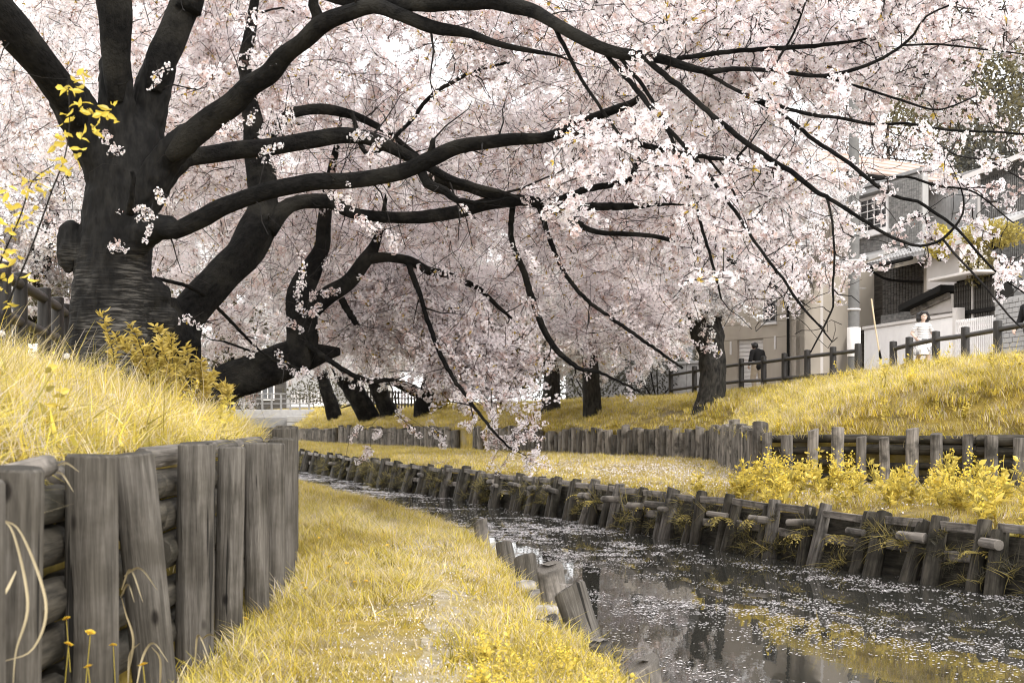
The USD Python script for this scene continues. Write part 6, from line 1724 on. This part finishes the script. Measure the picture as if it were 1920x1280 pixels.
def far_right_houses():
    f = Face((1690, 50), (1848, 45.5))
    t = Thing("grey_shed", "grey panelled building with two shuttered windows, high behind the tiled house", "house", (*f.at(1770), 3.0))
    z1 = f.z(1780, 338)
    t.part("wall", f.box(Geo(), 1690, 1846, 2.8, z1, 0, .3), GREYWALL)
    t.part("siding", f.slats(Geo(), 1691, 1845, f.z(1770, 480), z1 - .1, 30, .94, .02, .04), CONCRETE, kind="stuff")
    for pxa, pxb, ya, yb in ((1703, 1727, 382, 425), (1786, 1812, 360, 405)):
        t.part("shuttered_window", f.box(Geo(), pxa, pxb, f.z(1770, yb), f.z(1770, ya), .08, .1), STEEL)
    t.part("roof", f.box(Geo(), 1688, 1848, z1 + .004, z1 + .10, .12, .6), STEEL)
    f = Face((1838, 44.5), (1990, 39.5))
    t = Thing("corrugated_barn", "barn clad in dark upright corrugated boards at the upper right edge", "barn", (*f.at(1880), 3.0))
    z1 = f.z(1880, 312)
    t.part("wall", f.box(Geo(), 1838, 1990, 2.8, z1, 0, .3), GREYWALL)
    t.part("siding", f.slats(Geo(), 1842, 1988, f.z(1880, 500), f.z(1880, 324), 36, .55, .05, .06), GREYBOARD, kind="stuff")
    t.part("corner_board", f.box(Geo(), 1836, 1842, 2.8, z1 - .01, .06, .1), LIGHTWALL)
    a, b = f.at(1832), f.at(1995)
    V = np.array([[*(a + f.out * .5), z1 + .0], [*(b + f.out * .5), z1 + .0], [*(b - f.out * 3), z1 + 1.0], [*(a - f.out * 3), z1 + 1.0]])
    W = np.vstack([V - [0, 0, .15], V])
    t.part("roof", (W, np.array([[4, 5, 6, 7], [0, 3, 2, 1], [0, 1, 5, 4], [1, 2, 6, 5], [2, 3, 7, 6], [3, 0, 4, 7]])), LIGHTWALL)
far_right_houses()

POLE = flat_mat("dull_pole_concrete", (0.15, 0.147, 0.142), .85, .2, .15, 5.0)
# utility pole, wires, striped stake
def pole():
    d = 36.6
    b = P(1601, 725, d)
    t = Thing("utility_pole", "grey concrete utility pole with a white band near its foot", "utility pole", (b[0], d, 2.9))
    t.part("shaft", tube(np.array([[b[0], d, 2.7], [b[0], d, 8], [b[0], d, 12.2]]), np.array([.150, .135, .12]), 20, cap=True), POLE, smooth=True)
    zb0, zb1 = EYE - (668 - HY) / FPX * d, EYE - (614 - HY) / FPX * d
    t.part("band", tube(np.array([[b[0], d, zb0], [b[0], d, zb1]]), .174, 20), WHITEP, smooth=True)
    for k in range(9):
        z = 4.9 + .42 * k
        s = 1 if k % 2 else -1
        t.part("step_bolt", tube(np.array([[b[0] + s * .13, d - .02, z], [b[0] + s * .30, d - .02, z]]), .012, 6), STEEL)
    for z in (4.75, 6.0, 7.4):
        t.part("strap", tube(np.array([[b[0], d, z], [b[0], d, z + .05]]), .172, 20), LIGHTWALL, smooth=True)
    t.part("crossarm", Geo().box((b[0], d - .17, 11.4), (1.6, .09, .09), bevel=.01), STEEL)
pole()
def wires():
    for k, (ya, yb) in enumerate(((32, -6), (57, 12), (75, 44), (83, 48), (112, 74))):
        a, b = P(1795, ya, 44), P(1990, yb, 31)
        mid = (a + b) / 2 - np.array([0, 0, .06])
        e = P(1500, ya + 50, 66)
        lab = ["uppermost overhead wire at the upper right corner", "second overhead wire from the top at the upper right", "third overhead wire, upper of the close pair at the upper right", "fourth overhead wire, lower of the close pair at the upper right", "lowest overhead wire at the upper right, across the bare trees"][k]
        single("overhead_wire", tube(spline(np.array([e, a, mid, b]), 1.0), .012, 5), STEEL, lab, "wire", smooth=True)
wires()
def stake():
    t = Thing("bamboo_stake", "thin bamboo stake with a dark and yellow foot, leaning by the white garden wall", "stake", P(1652, 690, 33))
    t.part("cane", tube(np.array([P(1634, 560, 33), P(1641, 612, 33), P(1649, 660, 33)]), .018, 8), flat_mat("bamboo", (.55, .45, .30), .6), smooth=True)
    t.part("sleeve", tube(np.array([P(1649, 656, 33), P(1651, 672, 33)]), np.array([.02, .035]), 8), SHADE, smooth=True)
    t.part("foot", tube(np.array([P(1651, 673, 33), P(1653, 700, 33)]), .034, 8), flat_mat("faded_yellow", (.66, .55, .22), .7), smooth=True)
stake()

# bridge and white house at the far end of the canal
def gate_house():
    f = Face((395, 88), (536, 87))
    t = Thing("grey_hut", "dark grey hut behind the footbridge railing, left of the white-railed house", "hut", (*f.at(470), 2.6))
    t.part("wall", f.box(Geo(), 395, 534, 2.3, 5.6, 0, .3), DARKW)
    glazed(t, f, 440, 470, 3.4, 4.5, 2, 1, .03, STEEL, .05, .08)
    glazed(t, f, 490, 515, 3.2, 4.5, 2, 1, .03, WHITEP, .05, .08)
    t.part("roof", f.box(Geo(), 390, 540, 5.604, 5.8, .6, 3.0), STEEL)
gate_house()
def bridge():
    d = 78
    t = Thing("footbridge", "small grey concrete footbridge with railings at the far end of the canal", "bridge", P(520, 790, d))
    x0, x1 = P(430, 0, d)[0], P(588, 0, d)[0]
    zt = EYE - (764 - HY) / FPX * d
    t.part("deck", Geo().box(((x0 + x1) / 2 - 2, d + 1.2, zt - .35), (x1 - x0 + 4, 2.4, .5), bevel=.03), CONCRETE)
    t.part("girder", Geo().box(((x0 + x1) / 2 - 2, d - .06, zt - .86), (x1 - x0 + 4, .2, .5), bevel=.02), STEEL)
    for k in range(9):
        x = x0 + (x1 - x0) * (k + .5) / 9
        t.part("railing_post", Geo().box((x, d + .05, zt + .35), (.10, .10, .9), u=(1, 0, 0), bevel=.01), STEEL)
    for z in (.22, .48, .76):
        t.part("railing", tube(np.array([[x0 - 2, d + .05, zt + z], [x1, d + .05, zt + z]]), .03, 8), STEEL, smooth=True)
    t2 = Thing("stone_abutment", "stepped grey stone abutment beside the footbridge", "stone wall", P(572, 795, d - 1))
    for k in range(3):
        a, b = P(538, 0, d - 1)[0], P(592 - 3 * k, 0, d - 1)[0]
        t2.part("stone", Geo().box(((a + b) / 2, d - .6, EYE - .05 - .36 * (2 - k) + .18), (b - a, 1.0, .34), bevel=.03, rnd=.01, seed=k), CONCRETE)
bridge()
def white_house():
    d = 92
    f = Face((520, d), (735, d + 2))
    t = Thing("white_house", "white house with barred windows and a railing, far off past the footbridge", "house", (*f.at(620), 2.7))
    t.part("wall", f.box(Geo(), 500, 735, 2.5, f.z(600, 660), 0, .3), GREYWALL)
    glazed(t, f, 549 + 12, 568 + 10, f.z(558, 758), f.z(558, 740), 4, 2, .02, STEEL, .05, .08)
    for k in range(8):
        t.part("blind_slat", f.box(Geo(), 630, 655, f.z(640, 742 - k * 4), f.z(640, 744.5 - k * 4), .08, .06), GREYWALL)
    for k in range(10):
        px = 538 + k * 6.2
        t.part("railing_post", f.box(Geo(), px, px + 3, 2.6, f.z(px, 735 + (k % 2) * 4), 2.0, .12), LIGHTWALL)
    t.part("railing", f.box(Geo(), 535, 602, f.z(560, 763), f.z(560, 757), 2.1, .12), WHITEP)
    t.part("roof", f.box(Geo(), 512, 742, f.z(600, 660) + .004, f.z(600, 650), .6, 2.4), STEEL)
    t3 = Thing("lamp_post", "slim white post standing before the white house", "post", (*f.at(647), 2.6))
    t3.part("shaft", tube(np.array([[*(f.at(647) + f.out * 3), 2.5], [*(f.at(647) + f.out * 3), 5.2]]), .06, 10), WHITEP, smooth=True)
    t3.part("cap", tube(np.array([[*(f.at(647) + f.out * 3), 5.2], [*(f.at(647) + f.out * 3), 5.26]]), .09, 10), WHITEP, smooth=True)
white_house()

# ------------------------------------------------------------------ trees and bushes beyond
def leaf_cloud(n, c, r, rng, size, col, shell=.25):
    p = blob(rng, n, c, r, shell)
    k = meshkit.fbm((p - np.asarray(c)) * .9, 3, 5)
    p = p[k > .40]
    m = len(p)
    return leaves_mesh(p, unit(rng.normal(size=(m, 3)) + np.array([0, 0, .2])), size * rng.uniform(.7, 1.3, m), size * .32, rng, np.asarray(col) * rng.uniform(.55, 1.3, (m, 1)))

def bush(label, name, cat, c, r, n, size, col, seed, stems=5, base=None):
    rng = np.random.default_rng(seed)
    b = np.array([c[0], c[1], base if base is not None else c[2] - r[2]])
    t = Thing(name, label, cat, b)
    for k in range(stems):
        e = np.asarray(c) + rand_dirs(rng, 1)[0] * np.asarray(r) * .7
        t.part("stem", tube(spline(np.array([b, b * .5 + e * .5 + rng.normal(0, .05, 3), e]), .2), np.linspace(.03, .008, len(spline(np.array([b, b * .5 + e * .5, e]), .2)))[:1].repeat(1)[0], 5), TWIG)
    V, F, C = leaf_cloud(n, c, r, rng, size, col)
    t.part("foliage", (V, F), LEAF, kind="stuff", col=C)

for k, (px, py, d, r, n, col, lab) in enumerate([
    (1728, 700, 29.3, (.55, .5, .26), 1300, (.46, .35, .07), "low yellow bush on the slope just below the child"),
    (1762, 455, 35.4, (.35, .4, .45), 900, (.52, .42, .09), "yellow pine sprays left of the plaster panel, under the barn"),
    (1862, 440, 34.5, (.8, .7, .35), 1700, (.40, .32, .08), "yellow clipped pine showing over the latticed bay"),
    (1838, 500, 34.6, (.45, .5, .50), 900, (.24, .20, .08), "shaded bush at the right edge below the clipped pine"),
    (815, 745, 62, (.8, .7, .55), 900, (.45, .34, .06), "small yellow bush at the foot of the tree with the long low limb"),
    (940, 660, 44, (1.7, 1.0, 1.6), 3800, (.045, .042, .03), "dark evergreen bush behind the hanging blossom"),
    (965, 690, 42.5, (.8, .6, .6), 700, (.40, .31, .07), "yellow leafy bush in front of the dark evergreen one"),
    (1235, 705, 57, (2.6, 1.2, 1.2), 3000, (.075, .07, .05), "dark hedge along the road left of the stout grey trunk"),
    (45, 628, 25, (4.5, 1.0, 1.1), 3000, (.10, .09, .05), "dark hedge behind the round-log fence at the left edge"),
    (1110, 722, 60, (3.6, 1.2, 1.1), 3200, (.085, .08, .05), "dark hedge behind the straight pale trunk"),
    (640, 735, 72, (3.2, 1.5, .8), 1500, (.10, .09, .05), "dark hedge in front of the white house")]):
    bush(lab, "bush", "bush", P(px, py, d), r, n, .09 if d < 40 else .13, col, 800 + k, 4)

def wood_tree(label, px, d, top_z, crown_r, n, col, seed, bare=False):
    rng = np.random.default_rng(seed)
    x = (px - CX) / FPX * d
    t = Thing("background_tree", label, "tree", (x, d, 3.0))
    trunk = spline(np.array([[x, d, 2.6], [x + .2, d, 2.6 + (top_z - 3) * .4], [x - .1 + rng.normal(0, .3), d, top_z - crown_r[2] * .6]]), .5)
    t.part("trunk", tube(trunk, np.linspace(.24, .07, len(trunk)), 9, .1, seed), FARBARK, smooth=True)
    c = np.array([x, d, top_z - crown_r[2]])
    g = Geo()
    for k in range(34 if bare else 12):
        s = trunk[rng.integers(len(trunk) // 3, len(trunk))]
        e = c + rand_dirs(rng, 1)[0] * np.asarray(crown_r) * rng.uniform(.5, 1)
        q = spline(np.array([s, s * .5 + e * .5 + np.array([0, 0, .5]), e]), .6)
        g.add(*tube(q, np.linspace(.05, .012, len(q)), 4, cap=False))
        if bare:
            for m in range(5):
                a = q[rng.integers(1, len(q))]
                b = a + unit(e - s + rng.normal(0, 1.6, 3)) * rng.uniform(.7, 1.9)
                g.add(*tube(np.array([a, a * .5 + b * .5 + [0, 0, .12], b]), np.array([.016, .011, .006]), 3, cap=False))
    t.part("branches", g, FARBARK, kind="stuff")
    V, F, C = leaf_cloud(n, c, crown_r, rng, .24 if not bare else .18, col)
    t.part("crown", (V, F), LEAF, kind="stuff", col=C)
wood_tree("tall tree with yellow-green spring crown at the upper right", 1815, 76, 24.5, (5.0, 3, 4.6), 9000, (.15, .13, .065), 821)
wood_tree("dark evergreen at the upper right corner behind the wires", 1905, 80, 25, (4.4, 3, 6.0), 9000, (.05, .048, .04), 822)
wood_tree("bare grey tree against white sky at the right edge", 1890, 66, 17.5, (3.6, 2.5, 4.0), 1800, (.10, .095, .08), 823, True)
wood_tree("dull grey-green tree behind the barn, right of the blossom", 1835, 72, 17.0, (2.8, 2, 4.6), 5000, (.075, .072, .06), 824, True)
wood_tree("brownish budding tree behind the blossom, above the pink roof", 1670, 82, 23, (5.8, 3, 6.5), 14000, (.32, .25, .225), 825, True)
wood_tree("yellow-green sapling tree low behind the grey shed", 1795, 62, 12.8, (2.1, 1.5, 2.3), 3600, (.28, .23, .07), 826)
wood_tree("dark conifer below the bare tree, behind the corrugated barn", 1860, 58, 13.0, (3.4, 2, 2.9), 6000, (.045, .044, .035), 827)
# ------------------------------------------------------------------ people
SKIN = flat_mat("skin", (0.56, 0.40, 0.32), .55, .3, .04)
HAIR = flat_mat("black_hair", (0.012, 0.010, 0.010), .5, .4)
STRIPES = M("striped_jersey", {"tc": ("texture_coordinate", {}), "w": ("wave_texture", {"wave_type": "bands", "bands_direction": "z", "scale": 8.5, "distortion": .25, "detail": 1.0}), "r": ("rgb_ramp", {"ramp": [(0, (.26, .25, .25)), (.30, (.30, .29, .29)), (.42, (.74, .71, .69)), (1, (.76, .73, .71))]}), "p": ("principled_bsdf", {"roughness": .9})}, [("tc.object", "w.vector"), ("w.fac", "r.fac"), ("r.color", "p.base_color")], "p.BSDF")
SKIRT = noisy("patterned_skirt", (.16, .155, .155), (.66, .63, .61), 7.0, (1, 1, .5), .9, lo=.44, hi=.52)
BLACKCLOTH = flat_mat("black_jacket_cloth", (0.016, 0.015, 0.015), .85, .2)
TAN = flat_mat("tan_trousers", (0.46, 0.38, 0.29), .9, .2)
GREYCLOTH = flat_mat("grey_trousers", (0.22, 0.215, 0.21), .9, .2)
def ball(c, r, n=20):
    return m3.Manifold.sphere(float(r), n).translate([float(x) for x in c])
def bone(a, ra, b, rb):
    return m3.Manifold.batch_hull([ball(a, ra), ball(b, rb)])
def chain(js):
    return m3.Manifold.batch_boolean([bone(js[i][0], js[i][1], js[i + 1][0], js[i + 1][1]) for i in range(len(js) - 1)], m3.OpType.Add) if len(js) > 2 else bone(*js[0], *js[1])
def skin_mesh(parts, length=.022, it=10):
    m = m3.Manifold.batch_boolean(parts, m3.OpType.Add).refine_to_length(length)
    k = m.to_mesh()
    t = trimesh.Trimesh(k.vert_properties[:, :3], k.tri_verts, process=True)
    trimesh.smoothing.filter_taubin(t, iterations=it)
    return np.array(t.vertices), np.array(t.faces)

class Person:
    """A figure posed in its own frame (x to its left, y backwards, z up, facing -y), scaled and turned into place."""
    def __init__(self, label, loc, turn, scale):
        self.t = Thing("person", label, "person", loc)
        c, s = math.cos(turn), math.sin(turn)
        self.R = np.array([[c, -s, 0], [s, c, 0], [0, 0, 1]]) * scale
        self.o = np.asarray(loc, float)
    def put(self, name, VF, mat, label=None):
        V, F = VF
        self.t.part(name, (np.asarray(V) @ self.R.T + self.o, F), mat, smooth=True, label=label)

def hand(wrist, d, palm_n, s=1.0, curl=.5):
    """A palm and five bent fingers."""
    d, n = unit(np.asarray(d, float)), unit(np.asarray(palm_n, float))
    side_ = np.cross(d, n)
    w = np.asarray(wrist, float)
    out = [bone(w, .022 * s, w + d * .055 * s + side_ * .018 * s, .019 * s), bone(w, .022 * s, w + d * .055 * s - side_ * .018 * s, .019 * s)]
    for k, L in enumerate((.060, .072, .068, .052)):
        r = w + d * .070 * s + side_ * (.027 - .018 * k) * s
        a = r + (d * math.cos(curl) + n * math.sin(curl)) * L * .5 * s
        b = a + (d * math.cos(curl * 2.2) + n * math.sin(curl * 2.2)) * L * .5 * s
        out += [bone(r - d * .02 * s, .010 * s, a, .0088 * s), bone(a, .0088 * s, b, .0078 * s)]
    th = w + d * .02 * s + side_ * .026 * s
    a = th + (d * .6 + side_ * .65 + n * .3) * .038 * s
    out += [bone(th, .014 * s, a, .011 * s), bone(a, .011 * s, a + (d * .85 + n * .45) * .032 * s, .009 * s)]
    return out

def head(c, r, yaw=0.0):
    """Skull, jaw, nose and ears; returns the skin parts and the places of the eyes and mouth."""
    c = np.asarray(c, float)
    cy, sy = math.cos(yaw), math.sin(yaw)
    q = lambda x, y, z: c + r * np.array([x * cy - y * sy, x * sy + y * cy, z])
    parts = [ball(q(0, .08, .12), r * .95), bone(q(0, -.15, -.25), r * .72, q(0, -.42, -.72), r * .36), bone(q(0, -.86, .02), r * .09, q(0, -1.02, -.20), r * .13), bone(q(.92, .08, .05), r * .13, q(.90, .10, -.22), r * .10), bone(q(-.92, .08, .05), r * .13, q(-.90, .10, -.22), r * .10)]
    return parts, q

def child():
    P0 = P(1731, 0, 31.6)
    loc = (P0[0], 31.6, 3.0)
    p = Person("smiling child with bobbed black hair running in a striped shirt and pale patterned skirt", loc, 0.05, 1.0)
    hd, q = head((0, -.02, 1.235), .098)
    skin = list(hd)
    skin.append(chain([((0, .0, 1.15), .042), ((0, .01, 1.06), .05)]))
    skin.append(chain([((0, .01, 1.03), .085), ((0, .0, .88), .085), ((0, .02, .72), .095)]))
    for s in (-1, 1):
        sh, el, wr = np.array([s * .135, .01, 1.03]), np.array([s * .235, .07, .86]), np.array([s * .20, -.06 if s < 0 else -.10, .78 + .02 * s])
        skin.append(chain([((s * .05, 0, 1.04), .05), (sh, .045), (el, .034), (wr, .025)]))
        skin += hand(wr, (s * -.1, -.5, -.6), (-s, 0, 0), .85, .6)
    skin.append(chain([((.06, .01, .70), .085), ((.075, -.14, .42), .055), ((.07, .02, .09), .034), ((.07, -.10, .035), .03)]))
    skin.append(chain([((-.06, .01, .70), .085), ((-.07, .02, .40), .055), ((-.07, .24, .26), .036), ((-.07, .27, .16), .03)]))
    p.put("body", skin_mesh(skin, .02, 8), SKIN)
    # face
    for s in (-1, 1):
        p.put("eye", skin_mesh([bone(q(s * .34 - .10, -.86, .10), .006, q(s * .34 + .10, -.86, .10), .006)], .01, 1), HAIR)
    p.put("mouth", skin_mesh([chain([(q(-.24, -.80, -.40), .007), (q(0, -.90, -.50), .010), (q(.24, -.80, -.40), .007)])], .01, 1), flat_mat("smile", (.70, .55, .50), .4))
    hair = [ball(q(0, .22, .22), .104), bone(q(-.70, .1, .35), .055, q(-1.15, .10, -.55), .045), bone(q(.70, .1, .35), .055, q(1.18, .10, -.50), .048), bone(q(-.9, .45, .3), .06, q(-1.0, .5, -.8), .05), bone(q(.9, .45, .3), .06, q(1.0, .5, -.8), .05), bone(q(-.45, -.45, .86), .035, q(.45, -.45, .86), .035), bone(q(-.5, .6, -.2), .07, q(.5, .6, -.7), .07), bone(q(-.55, -.5, .8), .03, q(-.86, -.25, .3), .035), bone(q(.55, -.5, .8), .03, q(.86, -.25, .3), .035)]
    p.put("hair", skin_mesh(hair, .02, 6), HAIR)
    shirt = [chain([((0, .0, 1.055), .06), ((0, .01, .98), .125), ((0, .01, .86), .115), ((0, .02, .74), .125)])]
    for s in (-1, 1):
        shirt.append(chain([((s * .07, 0, 1.035), .06), ((s * .135, .01, 1.03), .056), ((s * .20, .045, .93), .048)]))
    sm = skin_mesh(shirt, .025, 8)
    p.put("striped_shirt", sm, STRIPES)
    th = np.linspace(0, 2 * np.pi, 37)[:-1]
    rows = []
    for z, r in ((.80, .115), (.72, .15), (.60, .20), (.48, .25), (.38, .285)):
        k = 1 + .10 * np.sin(th * 7 + z * 5) * (.8 - z) * 2.2
        rows.append(np.column_stack([r * k * np.cos(th), r * k * np.sin(th) * .85 + .02, z + .02 * np.sin(th * 3) * (.8 - z)]))
    V = np.vstack(rows)
    i, j = np.meshgrid(np.arange(4), np.arange(36), indexing="ij")
    F = np.stack([i * 36 + (j + 1) % 36, i * 36 + j, (i + 1) * 36 + j, (i + 1) * 36 + (j + 1) % 36], -1).reshape(-1, 4)
    p.put("skirt", (V, F), SKIRT)
child()

def walker():
    d = 45.2
    b = P(1420, 0, d)
    p = Person("person in a black jacket and tan trousers walking away along the road, head bowed", (b[0], d, 2.79), math.radians(205), 1.0)
    hd, q = head((0, -.16, 1.50), .105)
    skin = list(hd) + [chain([((0, -.10, 1.42), .05), ((0, -.02, 1.32), .055)]), chain([((0, .0, 1.30), .10), ((0, .03, 1.1), .11), ((0, .02, .92), .12)])]
    for s in (-1, 1):
        skin.append(chain([((s * .08, 0, 1.33), .06), ((s * .19, .0, 1.32), .055), ((s * .26, .02, 1.06), .042), ((s * .22, -.14, .90), .030)]))
        skin += hand((s * .22, -.15, .88), (0, -.4, -.8), (-s, 0, 0), 1.0, .5)
    skin.append(chain([((.09, .02, .90), .10), ((.10, -.10, .50), .06), ((.10, .02, .10), .042), ((.10, -.10, .05), .04)]))
    skin.append(chain([((-.09, .02, .90), .10), ((-.10, .06, .50), .06), ((-.10, .30, .18), .042), ((-.10, .26, .06), .04)]))
    p.put("body", skin_mesh(skin, .03, 8), SKIN)
    p.put("hair", skin_mesh([ball(q(0, .28, .25), .112), bone(q(-.5, -.3, .7), .045, q(.5, -.3, .7), .045)], .03, 6), HAIR)
    jk = [chain([((0, -.02, 1.37), .08), ((0, .01, 1.27), .17), ((0, .03, 1.08), .165), ((0, .02, .90), .175)])]
    for s in (-1, 1):
        jk.append(chain([((s * .08, 0, 1.33), .085), ((s * .19, 0, 1.32), .078), ((s * .27, .02, 1.06), .066), ((s * .22, -.13, .93), .05)]))
    p.put("jacket", skin_mesh(jk, .035, 8), BLACKCLOTH)
    p.put("trousers", skin_mesh([chain([((.09, .02, .92), .125), ((.10, -.10, .50), .09), ((.10, .01, .16), .065)]), chain([((-.09, .02, .92), .125), ((-.10, .06, .50), .09), ((-.10, .28, .22), .065)]), bone((-.06, .02, .95), .14, (.06, .02, .95), .14)], .035, 8), TAN)
    for x, y, z, yy in ((.10, .04, .05, -.16), (-.10, .30, .09, .17)):
        p.put("shoe", skin_mesh([chain([((x, y, z + .02), .05), ((x, (y + yy) / 2, z), .045), ((x, yy, z - .005), .036)])], .02, 4), BLACKCLOTH)
        p.put("shoe_sole", skin_mesh([bone((x, y, z - .036), .022, (x, yy, z - .034), .02)], .02, 1), WHITEP)
walker()

def edge_person():
    d = 31.4
    b = P(1934, 0, d)
    p = Person("person in a dark jacket and grey trousers, cut off by the right edge", (b[0], d, 3.03), math.radians(-60), 1.04)
    hd, q = head((0, -.06, 1.55), .105)
    skin = list(hd) + [chain([((0, -.03, 1.46), .05), ((0, 0, 1.36), .055)]), chain([((0, .0, 1.32), .10), ((0, .03, 1.1), .11), ((0, .02, .92), .12)])]
    for s, wr in ((-1, (-.27, -.20, .86)), (1, (.25, -.08, .84))):
        skin.append(chain([((s * .08, 0, 1.36), .06), ((s * .20, .0, 1.34), .055), ((s * .28, .0, 1.08), .042), (wr, .030)]))
        skin += hand(wr, (0, -.5, -.7), (-s, 0, 0), 1.05, .7)
    for s, y in ((1, -.12), (-1, .10)):
        skin.append(chain([((s * .09, .02, .92), .10), ((s * .10, y, .50), .06), ((s * .10, y * 1.4, .10), .042), ((s * .10, y * 1.4 - .12, .05), .04)]))
    p.put("body", skin_mesh(skin, .03, 8), SKIN)
    p.put("hair", skin_mesh([ball(q(0, .25, .25), .112), bone(q(-.5, -.4, .75), .04, q(.5, -.4, .75), .04)], .03, 6), HAIR)
    jk = [chain([((0, -.02, 1.41), .08), ((0, .01, 1.29), .17), ((0, .03, 1.08), .17), ((0, .02, .86), .18)])]
    for s, wr in ((-1, (-.27, -.17, .90)), (1, (.25, -.07, .89))):
        jk.append(chain([((s * .08, 0, 1.36), .085), ((s * .20, 0, 1.34), .08), ((s * .29, .0, 1.08), .068), (wr, .05)]))
    p.put("jacket", skin_mesh(jk, .035, 8), BLACKCLOTH)
    p.put("trousers", skin_mesh([chain([((s * .09, .02, .92), .125), ((s * .10, y, .50), .09), ((s * .10, y * 1.35, .14), .065)]) for s, y in ((1, -.12), (-1, .10))] + [bone((-.06, .02, .95), .14, (.06, .02, .95), .14)], .035, 8), GREYCLOTH)
    for s, y in ((1, -.168), (-1, .14)):
        p.put("shoe", skin_mesh([chain([((s * .10, y + .02, .05), .05), ((s * .10, y - .08, .045), .045), ((s * .10, y - .19, .04), .036)])], .02, 4), BLACKCLOTH)
edge_person()
